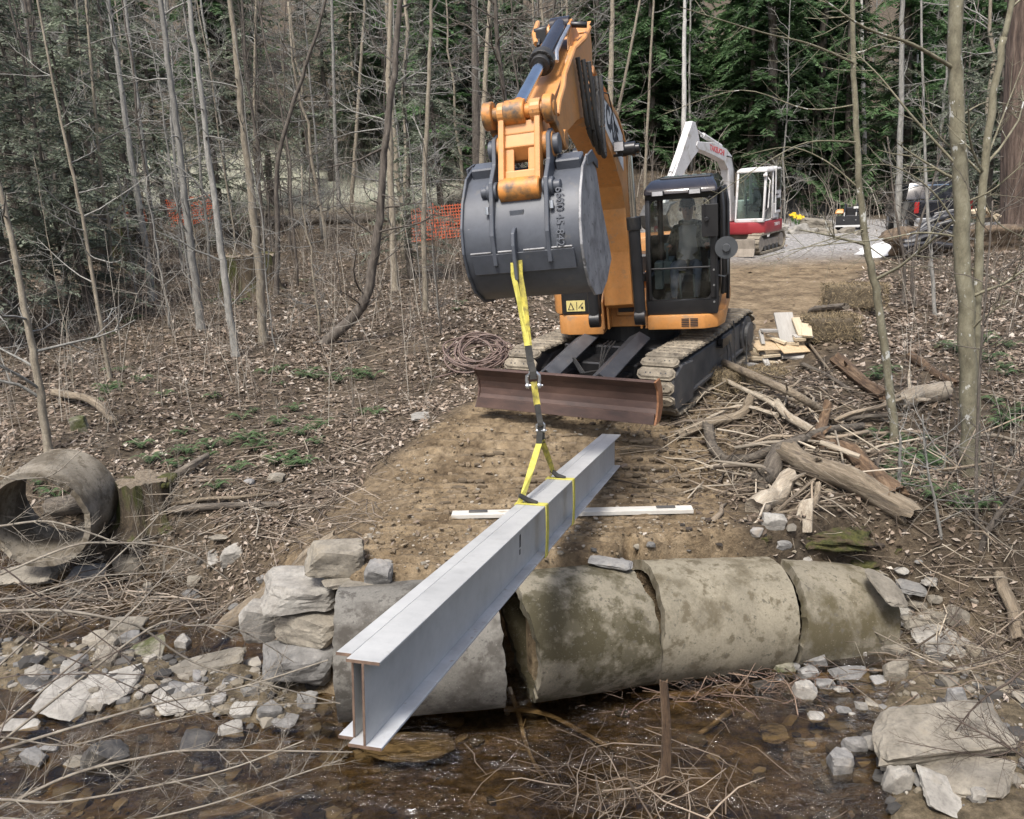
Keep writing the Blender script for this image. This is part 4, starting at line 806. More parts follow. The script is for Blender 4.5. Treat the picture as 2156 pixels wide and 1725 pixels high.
def rock_shape(dims, seed, sub=4, nplanes=11, rough=.05):
    rs = np.random.RandomState(seed); D, T = ICO[sub]
    N = rs.randn(nplanes, 3); N /= np.linalg.norm(N, axis=1)[:, None]; H_ = .72 + .35 * rs.rand(nplanes)
    N = np.vstack([N, [[0, 0, 1], [0, 0, -1], [1, 0, 0], [-1, 0, 0], [0, 1, 0], [0, -1, 0]] + .12 * rs.randn(6, 3)]); H_ = np.concatenate([H_, .72 + .12 * rs.rand(6)])
    d = D @ N.T; r = np.min(np.where(d > .05, H_[None] / np.maximum(d, .05), 9), axis=1)
    P = D * r[:, None]
    if rough:
        q = P * 2.1 + seed
        f = np.array([mnoise.fractal(Vector(v), 1.0, 2.0, 4) for v in q])
        lay = np.abs(((P[:, 2] * (5 + 4 * rs.rand()) + .5 * f) % 1) - .5)
        P = P * (1 + rough * f + rough * .5 * (lay - .25))[:, None]
    P = P / np.abs(P).max(0)[None]
    return P * np.array(dims)[None] / 2, T
def rock(c, dims, mat, label, seed, rotz=0, tilt=(0, 0), group='stones along the stream', cat='rock', name='rock', sub=None):
    big = max(dims)
    P, T = rock_shape(dims, seed, sub or (4 if big > .18 else 2), nplanes=15, rough=.09 if big > .7 else .06 if big > .18 else .0)
    a = AM(); a.add(P, None, T); me = a.mesh(name, smooth=False)
    o = link(name, me, ROCKM[mat]); o.location = c; o.rotation_euler = (tilt[0], tilt[1], rotz); return tag(o, label, cat, group)
def rk(x0, x1, y0, y1, mat, label, kind='b', zc=None, tilt=(0, 0), seed=[100], name='rock', depth=None, group='stones along the stream', lift=0):
    """rock seen in the pixel box; kind b block, s slab lying flat"""
    seed[0] += 1; px, py = (x0 + x1) / 2, (y0 + y1) / 2
    g_ = gt(px, y1 - (.25 if kind == 'b' else .5) * (y1 - y0)) if zc is None else gz(px, py, zc)
    if g_.z < WATER - .05 and zc is None: g_ = gz(px, y1 - .3 * (y1 - y0), WATER - .02)
    d = float(np.dot(np.array(g_) - np.array([0, 0, EYE]), _f)); m_ = d / FPX
    W = (x1 - x0) * m_; hh = (y1 - y0) * m_
    sdep = max(.25, (EYE - g_.z) / math.hypot(g_.x, g_.y))
    if kind == 'b': dims = (W * 1.06, depth or W * .75, hh * 1.12); c = g_ + Vector((0, dims[1] * .25, hh * .22 + lift))
    else: dims = (W * 1.06, depth or min(W * 1.3, hh / sdep * .95), max(.06, W * .16)); c = g_ + Vector((0, 0, dims[2] * .25 + lift))
    return rock(c, dims, mat, label, seed[0], rotz=random.Random(seed[0]).uniform(-.3, .3), tilt=tilt, name=name, group=group)
r5 = lambda x0, x1, y0, y1: (x0 * .5117, x1 * .5117, 842 + y0 * .5117, 842 + y1 * .5117)
r7 = lambda x0, x1, y0, y1: (1313.8 + x0 * .5117, 1313.8 + x1 * .5117, 842 + y0 * .5117, 842 + y1 * .5117)
ROCKS = [
 # stacked wall beside the pipe
 (r5(1060, 1420, 770, 905), 'p', 'broad pale capstone on top of the stacked boulders beside the pipe', 'b', -.62, (.25, .08)),
 (r5(1130, 1425, 900, 1055), 't', 'tan boulder wedged under the capstone next to the pipe', 'b', -.95, (0, .05)),
 (r5(985, 1155, 850, 1060), 'p', 'upright pale boulder at the left of the stacked rocks', 'b', -.9, (.1, .2)),
 (r5(1045, 1400, 1050, 1215), 'g', 'grey bottom boulder of the stack standing at the water', 'b', -1.22, (.05, -.05)),
 (r5(1255, 1490, 625, 760), 't', 'layered buff slab bedded in the clay above the capstone', 'b', -.30, (.2, .1)),
 (r5(1330, 1500, 720, 775), 't', 'thin buff flagstone above the end of the pipe', 's', -.42, (.1, 0)),
 (r5(1490, 1612, 695, 795), 'g', 'dark grey squared block on the bank above the pipe', 'b', -.32, (.1, .1)),
 (r5(1400, 1580, 762, 802), 't', 'thin tan slab lying on the pipe rim under the grey block', 's', -.38, (.05, .08)),
 # left bar and pool
 (r5(345, 495, 975, 1045), 't', 'tan wedge of stone at the outlet of the left pool', 'b', None, (.1, .1)),
 (r5(430, 585, 920, 985), 't', 'rounded tan stone half out of the left pool', 'b', None, (0, .15)),
 (r5(490, 575, 965, 1022), 'g', 'small grey stone squeezed between two tan ones by the pool', 'b', None, (0, 0)),
 (r5(480, 705, 980, 1115), 'm', 'long tilted mossy slab sloping towards the stream', 's', None, (.35, -.35)),
 (r5(708, 792, 978, 1042), 'p', 'small white block right of the mossy slab', 'b', None, (.1, .1)),
 (r5(378, 492, 1035, 1112), 't', 'blunt tan boulder below the pool outlet', 'b', None, (.1, 0)),
 (r5(690, 1005, 1060, 1145), 't', 'long low slab in front of the stacked rocks', 's', None, (.12, -.1)),
 (r5(240, 330, 1080, 1150), 'p', 'small pale stone above the broad flat slab', 'b', None, (0, .1)),
 (r5(188, 420, 1128, 1312), 'p', 'broad flat pentagonal pale slab in the shallows', 's', None, (.22, .05)),
 (r5(400, 592, 1112, 1242), 'p', 'flat pale slab touching the pentagonal one in the stream', 's', None, (.15, -.12)),
 (r5(638, 852, 1188, 1302), 'p', 'whitish rounded flat stone in midstream left of the beam', 's', None, (.12, .04)),
 (r5(0, 165, 1312, 1362), 'p', 'thin pale slab at the left edge of the picture in the water', 's', None, (.05, 0)),
 (r5(85, 192, 1455, 1522), 'g', 'grey-brown stone on the lower left gravel', 'b', None, (0, .1)),
 (r5(160, 252, 1422, 1452), 'g', 'flat grey stone behind the lower left gravel stone', 's', None, (0, 0)),
 (r5(265, 355, 1462, 1512), 't', 'tan stone just under water at lower left', 's', None, (0, 0)),
 (r5(340, 512, 1428, 1555), 'd', 'long dark wet stone pointing up from the lower left riffle', 'b', None, (.3, .5)),
 (r5(930, 1055, 1268, 1322), 'p', 'buff cobble in front of the boulder stack', 'b', None, (0, .1)),
 (r5(1058, 1165, 1278, 1345), 'g', 'grey cobble next to the buff one at the waterline', 'b', None, (.1, 0)),
 (r5(1100, 1242, 1308, 1372), 'g', 'flat grey stone half in the water left of the beam end', 's', None, (.05, .05)),
 (r5(898, 1002, 1338, 1392), 'p', 'pale wet cobble standing in the riffle', 'b', None, (0, 0)),
 (r5(1218, 1305, 1208, 1295), 'g', 'squat grey stone at the foot of the boulder stack', 'b', None, (0, 0)),
 (r5(745, 895, 1348, 1442), 'd', 'dark wet rock breaking the water in midstream', 's', None, (.1, .2)),
 (r5(75, 245, 1120, 1200), 'd', 'dark wet stone left of the pentagonal slab', 's', None, (.1, .1)),
 (r5(275, 420, 675, 765), 'g', 'grey slab tipped against the bank below the pipe ring', 's', None, (.3, .2)),
 (r5(455, 582, 645, 745), 't', 'brownish stone on the bank above the left pool', 'b', None, (.2, .1)),
 (r5(-20, 285, 672, 775), 't', 'wide flat ledge slab under the pipe ring', 's', -1.34, (.03, -.03)),
 (r5(768, 832, 725, 802), 't', 'small tan block at the foot of the clay bank', 'b', None, (.1, .1)),
 (r5(838, 922, 628, 692), 'p', 'thin white flagstone lying on the clay bank', 's', None, (.5, -.4)),
 (r5(928, 972, 612, 642), 'p', 'little white stone above the flagstone on the bank', 'b', None, (0, 0)),
 (r5(1100, 1182, 308, 348), 't', 'squared tan stone among ferns at the top of the bank', 'b', None, (0, .05)),
 (r5(1000, 1050, 330, 360), 'g', 'small grey stone left of the squared tan one', 'b', None, (0, 0)),
 (r5(280, 362, 55, 155), 'm', 'mossy boulder in the leaves behind the pipe ring', 'b', None, (0, 0)),
 ((862, 915, 868, 890), 'p', 'pale flat stone at the edge of the leaves left of the blade', 's', None, (.05, .05)),
 # right bank
 (r7(572, 664, 488, 562), 'p', 'white angular stone on the clay right of the track prints', 'b', None, (.1, .1)),
 (r7(508, 572, 578, 622), 'g', 'small bluish grey stone above the third pipe section', 'b', None, (0, 0)),
 (r7(628, 692, 588, 632), 'g', 'grey stone under the pale bark chunk', 'b', None, (0, .1)),
 (r7(995, 1152, 708, 842), 't', 'flat flagstone leaning on the end of the culvert', 's', -.80, (.45, .35)),
 (r7(1125, 1232, 758, 832), 'g', 'grey slab behind the leaning flagstone', 's', None, (.1, .1)),
 (r7(1163, 1262, 848, 892), 't', 'tan flat stone in the rubble at the culvert end', 'b', None, (0, .05)),
 (r7(1248, 1314, 838, 872), 't', 'small tan stone at the top of the rubble', 'b', None, (0, 0)),
 (r7(1088, 1172, 886, 934), 't', 'knobbly stone touching the culvert end', 'b', None, (0, .1)),
 (r7(1150, 1272, 918, 962), 't', 'oblong tan stone in the middle of the rubble', 'b', None, (0, 0)),
 (r7(1258, 1334, 878, 924), 't', 'wedge-shaped tan stone right in the rubble', 'b', None, (0, .1)),
 (r7(1043, 1172, 948, 992), 'g', 'grey-brown slab low in the rubble', 'b', None, (0, 0)),
 (r7(968, 1052, 998, 1034), 'g', 'small flat grey stone under the culvert end', 'b', None, (0, 0)),
 (r7(998, 1184, 1008, 1064), 't', 'long tan stone at the foot of the rubble', 'b', None, (0, .05)),
 (r7(1198, 1446, 908, 1085), 'p', 'big pinkish-white boulder right of the culvert end', 's', None, (.35, -.15)),
 (r7(848, 1014, 1088, 1152), 'g', 'slate grey slab at the right waterline', 's', None, (.1, .1)),
 (r7(718, 806, 1108, 1156), 'g', 'grey stone against the culvert at the right waterline', 'b', None, (0, 0)),
 (r7(618, 714, 1088, 1136), 'm', 'brown mossy stone under the crack of the culvert', 'b', None, (0, 0)),
 (r7(698, 794, 1168, 1264), 'p', 'white pointed stone in the right pool', 'b', None, (.1, .15)),
 (r7(788, 874, 1158, 1206), 'g', 'grey cobble behind the white pointed stone', 'b', None, (0, 0)),
 (r7(1016, 1134, 1146, 1212), 'g', 'bluish tilted slab right of the pool', 's', None, (.3, .2)),
 (r7(1076, 1174, 1078, 1192), 't', 'tan leaning slab above the bluish one', 'b', None, (.2, .1)),
 (r7(990, 1650, 1268, 1490), 't', 'very large tan bedrock slab at the lower right', 's', -1.22, (.12, -.06)),
 (r7(1215, 1605, 1468, 1648), 't', 'large flat tan slab below the bedrock slab', 's', -1.30, (.15, -.08)),
 (r7(1085, 1192, 1518, 1648), 'p', 'narrow pale boulder in the water left of the tan slab', 'b', None, (.1, .2)),
 (r7(1192, 1438, 1538, 1716), 'p', 'long pale boulder lying in the bottom right water', 's', -1.32, (.25, .45)),
 (r7(1425, 1494, 1598, 1674), 'p', 'small pale block beside the long boulder', 'b', None, (.1, .1)),
 (r7(898, 1004, 1396, 1474), 'g', 'grey stone in the twig heap of the right stream', 'b', None, (0, .1)),
 (r7(996, 1088, 1398, 1456), 'p', 'pale stone right in the twig heap', 'b', None, (0, 0)),
 (r7(836, 962, 1456, 1576), 'g', 'purplish grey rock island in the right stream', 'b', None, (.1, .1)),
 (r7(1076, 1124, 1426, 1484), 't', 'upright tan stone at the foot of the bedrock slab', 'b', None, (0, 0)),
 (r7(746, 822, 1282, 1324), 'p', 'small pale slab in the right pool', 's', None, (0, 0)),
 (r7(1325, 1420, 1180, 1300), 'g', 'rounded brown rock face under the tangled roots', 'b', None, (0, 0)),
 (r5(1480, 1860, 1385, 1500), 't', 'tan flat slab just under the water in front of the pipe', 's', -1.50, (.02, .03)),
 (r7(560, 680, 1330, 1420), 't', 'submerged tan stone in the right pool', 's', -1.46, (.0, .02)),
 ((1240, 1330, 1178, 1200), 'g', 'flat dark stone on the clay over the wide pipe crack', 's', -.385, (.1, .1)),
]
for (bx4, mt, lab, kd, zc, tl) in ROCKS: rk(*bx4, mt, lab, kd, zc, tl)
rr_ = random.Random(12)
for (cx, cy, sx, sy, n_, lab, grp) in ((1935, 1300, 60, 45, 22, 'loose rubble stone heaped right of the culvert end', 'rubble stones at the culvert end'), (1780, 1430, 90, 25, 12, 'cobble along the right waterline below the culvert', 'cobbles at the right waterline'), (1880, 1560, 70, 60, 12, 'cobble in front of the big right bedrock slab', 'cobbles by the bedrock slab'), (330, 1440, 170, 50, 18, 'cobble on the left stream bar', 'cobbles on the left bar'), (420, 1240, 110, 50, 10, 'small stone on the muddy left bank', 'stones on the left bank'), (1240, 1180, 190, 10, 14, 'fist-sized stone on the soil along the top of the pipes', 'stones along the pipe tops')):
    for q in range(n_):
        x, y, w = rr_.gauss(cx, sx), rr_.gauss(cy, sy), rr_.uniform(18, 52) * (.55 if 'fist' in lab else 1); h = w * rr_.uniform(.4, .75)
        rk(x - w / 2, x + w / 2, y - h / 2, y + h / 2, rr_.choice('tggpd' if 'rubble' not in lab else 'ttgp'), lab, rr_.choice('bbs'), None, (rr_.uniform(-.3, .3), rr_.uniform(-.3, .3)), group=grp)

# loose gravel on the bars and clods on the road: nobody could count them
def scatter_stones(name, label, cat, n, fn, smin, smax, mat, seed, cols, flat_=.55):
    rs = np.random.RandomState(seed); a = AM(); shp = [rock_shape((1, 1, 1), 500 + i, 1, 7, 0) for i in range(10)]
    V0 = [s[0] for s in shp]; T0 = shp[0][1]
    k = 0
    while k < n:
        x, y = fn(rs); z = ht(x, y) if False else None
        s = smin * (smax / smin) ** (rs.rand() ** 2.2); P = V0[rs.randint(10)] * np.array([s, s * (.6 + .4 * rs.rand()), s * flat_ * (.6 + .6 * rs.rand())])
        t = rs.rand() * 6.28; R = np.array([[math.cos(t), -math.sin(t), 0], [math.sin(t), math.cos(t), 0], [0, 0, 1]])
        c = np.array(cols[rs.randint(len(cols))]) * (.7 + .6 * rs.rand())
        a.add(P @ R.T + np.array([x, y, s * flat_ * .15]), None, T0, c); k += 1
    Vs = np.vstack(a.v); cen = np.repeat(np.array([v.mean(0) for v in a.v]), [len(v) for v in a.v], 0)
    hz = hgt(cen[:, 0], cen[:, 1]); Vs[:, 2] += hz; a.v = [Vs]
    return tag(link(name, a.mesh(name, False), mat), label, cat, kind='stuff')
STONEV = attrmat('loose_stone', .9)
def f_bar(rs):
    while True:
        x, y = rs.uniform(-6, 4.2), rs.uniform(4.7, 8.9)
        if y < np.interp(x, _YN[:, 0], _YN[:, 1]) + .25 and (x < -1.2 or x > 2.0 or rs.rand() < .12): return x, y
scatter_stones('stream_gravel', 'loose gravel and cobbles on the stream bed and bars', 'gravel', 3200, f_bar, .02, .20, STONEV, 5, [(.20, .18, .145), (.14, .135, .125), (.25, .23, .195), (.07, .065, .058), (.17, .145, .105), (.045, .042, .038)])
def f_road(rs):
    while True:
        x, y = rs.uniform(-3, 3), rs.uniform(6.5, 11)
        if masks(np.array([x]), np.array([y]))[2][0] > .3 and (y < 7.6 or x < -1 or rs.rand() < .35): return x, y
scatter_stones('clay_clods', 'crumbled clay clods and pebbles on the dirt ramp', 'clods', 3600, f_road, .010, .06, STONEV, 6, [(.17, .13, .082), (.13, .098, .06), (.21, .165, .11), (.15, .112, .07), (.25, .22, .175)])
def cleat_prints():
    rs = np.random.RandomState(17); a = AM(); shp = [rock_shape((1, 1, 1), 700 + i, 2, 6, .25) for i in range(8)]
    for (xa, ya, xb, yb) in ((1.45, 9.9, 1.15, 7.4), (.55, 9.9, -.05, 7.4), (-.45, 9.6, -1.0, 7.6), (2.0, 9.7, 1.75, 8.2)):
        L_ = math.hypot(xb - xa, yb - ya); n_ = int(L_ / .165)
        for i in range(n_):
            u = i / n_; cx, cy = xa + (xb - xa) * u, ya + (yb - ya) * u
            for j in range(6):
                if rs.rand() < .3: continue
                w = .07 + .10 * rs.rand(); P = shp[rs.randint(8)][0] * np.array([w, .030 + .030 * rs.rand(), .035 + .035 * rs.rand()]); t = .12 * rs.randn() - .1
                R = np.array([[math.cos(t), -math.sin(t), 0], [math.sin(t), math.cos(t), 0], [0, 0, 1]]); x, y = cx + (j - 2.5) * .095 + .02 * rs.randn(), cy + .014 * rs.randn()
                a.add(P @ R.T + [x, y, ht(x, y) - .002], None, shp[0][1], np.array([.13, .098, .062]) * (.65 + .8 * rs.rand()))  # dark ridge colour: damp clay plus painted-in shade of the tread grooves
    return tag(link('track_prints', a.mesh('track_prints', False), STONEV), 'rows of damp clay ridges pressed up by the tracks, darkened to stand for groove shade', 'track prints', kind='stuff')
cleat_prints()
def f_yard(rs):
    c = gt(rs.uniform(1640, 1800), rs.uniform(478, 520)); return c.x + rs.randn() * .6, c.y + rs.randn() * .8

# ------------------------------------------------------------------ logs, branches and sticks
BARK = M('grey_bark', [(.28, (.055, .045, .036)), (.5, (.125, .105, .082)), (.75, (.22, .19, .15))], 26, .95, 1.0, .03, stretch=(1, 1, .18), rvar=.2)
DEADWOOD = M('weathered_wood', [(.28, (.11, .085, .058)), (.5, (.215, .172, .12)), (.75, (.34, .285, .21))], 26, .9, 1.0, .025, stretch=(1, 1, .10), spots=[(9, .56, .68, (.10, .08, .06))], rvar=.2)
ROTWOOD = M('rotten_red_wood', [(.28, (.045, .028, .017)), (.5, (.12, .075, .043)), (.75, (.25, .175, .11))], 22, .95, 1.0, .03, stretch=(1, 1, .12), rvar=.15)
PALEWOOD = M('bare_pale_wood', [(.28, (.22, .18, .13)), (.5, (.34, .29, .22)), (.75, (.47, .415, .33))], 24, .85, 1.0, .02, stretch=(1, 1, .10), spots=[(8, .58, .70, (.17, .135, .095))], rvar=.1)
def smooth_path(P, n):
    P = np.array([list(p) for p in P], float); t = np.linspace(0, len(P) - 1, n); out = []
    for q in t:
        i = min(int(q), len(P) - 2); f = q - i; p0 = P[max(i - 1, 0)]; p1 = P[i]; p2 = P[i + 1]; p3 = P[min(i + 2, len(P) - 1)]
        out.append(.5 * ((2 * p1) + (-p0 + p2) * f + (2 * p0 - 5 * p1 + 4 * p2 - p3) * f * f + (-p0 + 3 * p1 - 3 * p2 + p3) * f ** 3))
    return np.array(out)
def log(name, label, cat, pts, r0, r1, mat, lift=0.0, k=10, n=None, seed=1, stubs=0, group=None, absolute=False):
    """pts: pixels on the ground (px, py[, extra height]) or world points; built along its own z axis"""
    rs = np.random.RandomState(seed)
    W = [Vector(p) if absolute else gt(p[0], p[1]) + Vector((0, 0, lift + (p[2] if len(p) > 2 else 0))) for p in pts]
    o_ = W[0].copy(); ax = (W[-1] - W[0]).normalized(); q_ = ax.to_track_quat('Z', 'Y'); inv = q_.to_matrix().transposed()
    n = max(14, 9 * (len(pts) - 1)); P = smooth_path([inv @ (w - o_) for w in W], n)
    kk = np.arange(0, n, 5); wob = np.stack([np.interp(np.arange(n), kk, rs.randn(len(kk))) for _ in range(3)], 1); P = P + wob * min(r0, r1) * .30 * [1, 1, 0]
    R = np.linspace(r0, r1, n) * (1 + .06 * np.interp(np.arange(n), kk, rs.randn(len(kk))))
    K = 18 if r0 > .03 else 7; th_ = np.arange(K) / K * 6.283; ang = rs.randn(K) * .055 + .05 * np.cos(th_ * 2 + seed)
    T = np.gradient(P, axis=0); T /= np.linalg.norm(T, axis=1)[:, None]; A = np.cross(T, [.2, 1.0, 0]); A /= np.linalg.norm(A, axis=1)[:, None]; B = np.cross(T, A)
    rr = R[:, None] * (1 + ang[None] * (1 + .5 * np.interp(np.arange(n), kk, rs.randn(len(kk)))[:, None]) + .02 * rs.randn(n, K))
    V = P[:, None] + rr[..., None] * (np.cos(th_)[None, :, None] * A[:, None] + np.sin(th_)[None, :, None] * B[:, None])
    if r0 > .03:                                                        # splintered, uneven ends
        for e, sg in ((0, -1), (n - 1, 1)): V[e] += T[e] * (sg * R[e] * (.9 * rs.rand(K) ** 2 + .25 * np.cos(th_ + rs.rand() * 6)))[:, None]
    a = AM(); i_ = np.arange(n - 1)[:, None] * K; j_ = np.arange(K)[None]; jn = (j_ + 1) % K
    Q = np.stack([i_ + j_, i_ + jn, i_ + K + jn, i_ + K + j_], -1).reshape(-1, 4)
    VV = np.vstack([V.reshape(-1, 3), P[:1] + T[:1] * R[0] * .25, P[-1:] - T[-1:] * R[-1] * .25]); c0 = n * K; jj = np.arange(K); j2 = (jj + 1) % K; e = (n - 1) * K
    a.add(VV, Q, np.vstack([np.stack([np.full(K, c0), j2, jj], 1), np.stack([np.full(K, c0 + 1), e + jj, e + j2], 1)]))
    for q in range(stubs):
        i = rs.randint(2, n - 2); d = np.array([math.cos(q * 2.4 + seed), math.sin(q * 2.4 + seed), .7]); d /= np.linalg.norm(d); l_ = .05 + R[i] * (.5 + 2.5 * rs.rand())
        a.tube([P[i], P[i] + d * (R[i] + l_ * .5), P[i] + d * (R[i] + l_) + rs.randn(3) * .01], [R[i] * .32, R[i] * .22, R[i] * .10], 6, jit=.2, rng=seed + q)
    me = a.mesh(name); me.set_sharp_from_angle(angle=math.radians(50))
    o = link(name, me, mat); o.location = o_; o.rotation_mode = 'QUATERNION'; o.rotation_quaternion = q_; return tag(o, label, cat, group)
BR = 'branches and logs heaped beside the dirt ramp'
zz = lambda x, y, h=0: (1431.7 + x * .2734, 623.2 + y * .2734, h)
LOGS = [
 ('fallen_log', 'long straight grey pole lying across the nearest straw bale', [zz(290, 640, .30), zz(800, 900, .25), zz(1090, 1030, .2)], .055, .045, DEADWOOD, 2),
 ('fallen_branch', 'thin pale stick parallel below the long grey pole', [zz(310, 740, .2), zz(640, 890, .15), zz(740, 940, .12)], .032, .028, PALEWOOD, 1),
 ('fallen_branch', 'crooked peeling birch limb in the middle of the brush heap', [zz(740, 930, .15), zz(860, 1040, .12), zz(990, 1110, .1)], .05, .055, PALEWOOD, 1),
 ('fallen_log', 'rough brown limb lying at the edge of the clay below the right track', [zz(-10, 1110, .05), zz(250, 1040, .08), zz(480, 970, .10), zz(540, 890, .16)], .06, .045, DEADWOOD, 3),
 ('fallen_branch', 'slender whitish branch arching over the brush heap', [zz(160, 1000, .05), zz(430, 930, .12), zz(750, 985, .1)], .022, .03, PALEWOOD, 0),
 ('fallen_branch', 'smooth curved grey branch shaped like a hockey stick', [zz(215, 1130, .18), zz(265, 1260, .1), zz(390, 1310, .08), zz(600, 1290, .1), zz(850, 1230, .14), zz(1100, 1170, .2), zz(1390, 1130, .22)], .062, .05, BARK, 2),
 ('fallen_log', 'big splintered log slanting down to the right of the clay', [zz(830, 1330, .18), zz(1000, 1430, .16), zz(1400, 1560, .14), zz(1740, 1740, .1)], .115, .13, DEADWOOD, 2),
 ('fallen_log', 'reddish rotten log behind the big splintered one', [zz(1180, 1230, .12), zz(1400, 1400, .12), zz(1640, 1610, .08)], .09, .10, ROTWOOD, 1),
 ('fallen_log', 'pale root end of a log pointing at the clay', [zz(570, 1680, .06), zz(700, 1610, .1), zz(860, 1490, .12)], .12, .085, PALEWOOD, 4),
 ('fallen_log', 'short dark bark-covered log end under the curved branch', [zz(630, 1470, .06), zz(760, 1310, .12)], .10, .085, BARK, 1),
 ('fallen_log', 'rotten log with orange heartwood beside the lumber', [zz(1230, 540, .06), zz(1400, 690, .08), zz(1590, 820, .05)], .10, .07, ROTWOOD, 2),
 ('fallen_log', 'split pale log end right of the leaning sapling', [zz(1690, 900, .12), zz(1820, 850, .14), zz(1970, 790, .12)], .11, .13, PALEWOOD, 2),
 ('fallen_branch', 'pair-like straight dark stick pointing at the split log', [zz(1180, 1010, .08), zz(1400, 1000, .1), zz(1720, 985, .1)], .028, .022, BARK, 1),
 ('fallen_branch', 'straight pale stick reaching up to the split log', [zz(1180, 1030, .1), zz(1450, 985, .16), zz(1720, 935, .22)], .03, .025, DEADWOOD, 0),
 ('fallen_branch', 'thin straight stick below the lumber heap', [zz(960, 400, .15), zz(1070, 520, .1), zz(1180, 640, .05)], .022, .018, DEADWOOD, 0),
 ('fallen_branch', 'knotty stick running down from the lumber heap', [zz(950, 560, .06), zz(1150, 650, .05), zz(1310, 760, .04)], .034, .022, BARK, 3),
 ('fallen_branch', 'bleached stick resting on the big splintered log', [zz(1070, 1330, .30), zz(1370, 1440, .28)], .028, .024, PALEWOOD, 0),
 ('fallen_branch', 'thin stick leaning under the splintered log', [zz(740, 1690, .03), zz(1020, 1520, .12)], .02, .018, DEADWOOD, 0),
 ('fallen_branch', 'forked grey root under the splintered log', [zz(970, 1690, .04), zz(1040, 1610, .08), zz(1060, 1540, .12)], .04, .03, DEADWOOD, 2),
 ('fallen_log', 'knobby reddish stub standing out of the brush heap', [zz(1040, 1190, .08), zz(1090, 1100, .16), zz(1110, 1020, .28)], .085, .05, ROTWOOD, 2),
 ('fallen_branch', 'long thin twig along the top of the mossy mound', [zz(700, 1710, .04), zz(1050, 1690, .06), zz(1340, 1680, .05)], .013, .011, DEADWOOD, 0),
 ('fallen_branch', 'short white upright stick in the brush heap', [zz(790, 930, .1), zz(850, 790, .12)], .018, .014, PALEWOOD, 0),
 ('fallen_branch', 'short bleached stick left of the leaning sapling', [zz(1180, 1080, .04), zz(1280, 980, .08)], .02, .018, PALEWOOD, 0),
 ('fallen_branch', 'branch stub lying past the second straw bale', [zz(1010, 310, .1), zz(1290, 310, .12)], .022, .022, DEADWOOD, 1),
 ('fallen_log', 'dark damp log lying on top of the second straw bale', [zz(1000, 190, .2), zz(1120, 190, .24), zz(1250, 180, .24)], .07, .06, BARK, 1),
 ('fallen_log', 'mossy half-buried log on the right-hand leaf floor', [zz(1790, 500, .03), zz(1950, 600, .04), zz(2130, 700, .02)], .07, .05, ROTWOOD, 0),
 ('fallen_log', 'long weathered pole half buried in the clay bank left of the pipe', [(425, 1368, .02), (547, 1288, .06), (640, 1212, .04), (711, 1150, .02)], .085, .09, DEADWOOD, 1),
 ('fallen_log', 'dark log behind the mossy stump slanting up to the right', [(350, 1030, .08), (395, 1003, .10), (440, 975, .08)], .05, .04, BARK, 1),
 ('fallen_log', 'rough bark log lying inside the far end of the pipe ring', [(120, 1080, .05), (215, 1068, .05)], .12, .12, BARK, 0),
 ('fallen_log', 'long thin grey log lying right of the mossy stump', [(360, 1088, .05), (450, 1082, .06), (590, 1072, .05)], .05, .035, BARK, 2),
 ('fallen_branch', 'second weathered branch above the long thin log by the stump', [(375, 1072, .05), (480, 1062, .08), (570, 1050, .05)], .03, .02, DEADWOOD, 2),
 ('fallen_log', 'long dark log along the brush line in the left woods', [(470, 470, .15), (640, 476, .2), (820, 470, .15), (1000, 478, .1)], .22, .16, BARK, 4),
 ('fallen_log', 'dead log lying at the far left of the leaf floor', [(0, 640, .12), (90, 634, .14), (170, 640, .1)], .12, .09, BARK, 2),
 ('fallen_log', 'slanting dead trunk left of the first stump', [(70, 560, .25), (130, 590, .2), (190, 622, .08)], .09, .07, DEADWOOD, 2),
 ('fallen_log', 'pale leaning dead trunk on the brush line', [(330, 460, .1), (375, 430, .6), (410, 400, 1.3)], .13, .09, DEADWOOD, 1),
 ('fallen_log', 'bleached curved driftwood root at the left edge among ferns', [(120, 840, .1), (190, 866, .2), (240, 905, .1)], .07, .05, DEADWOOD, 3),
 ('driftwood_stick', 'upright brown stick standing in the water in front of the culvert', [(1400, 1672, -.02), (1398, 1560, .0)], .03, .03, BARK, 0),
 ('driftwood_log', 'long thin log lying along the right waterline below the culvert', [(1329, 1478, .06), (1518, 1470, .07), (1641, 1446, .07), (1810, 1440, .08)], .028, .034, DEADWOOD, 2),
 ('driftwood_stick', 'pale stick in the water left of the white pointed stone', [(1472, 1556, .03), (1544, 1508, .06)], .02, .024, PALEWOOD, 0),
 ('driftwood_stick', 'forked pale branch leaning out of the wide pipe gap', [(1146, 1650, .02), (1110, 1590, .06), (1095, 1540, .10), (1075, 1500, .22)], .016, .022, PALEWOOD, 3),
 ('driftwood_stick', 'pale branch lying across the water towards the upright stick', [(1062, 1520, .12), (1152, 1530, .1), (1280, 1580, .04)], .022, .014, PALEWOOD, 1),
 ('driftwood_stick', 'brown branch propped against the mossy pipe section', [(1126, 1512, .04), (1155, 1490, .16), (1182, 1475, .32)], .02, .012, BARK, 1),
 ('driftwood_log', 'peeling birch stick at the bottom edge of the picture', [(430, 1740, .06), (553, 1716, .1), (655, 1690, .12)], .034, .03, PALEWOOD, 1),
 ('driftwood_log', 'broken grey stake slanting in the right bank debris', [(2100, 1240, .1), (2120, 1310, .12), (2140, 1370, .1)], .05, .07, DEADWOOD, 3),
]
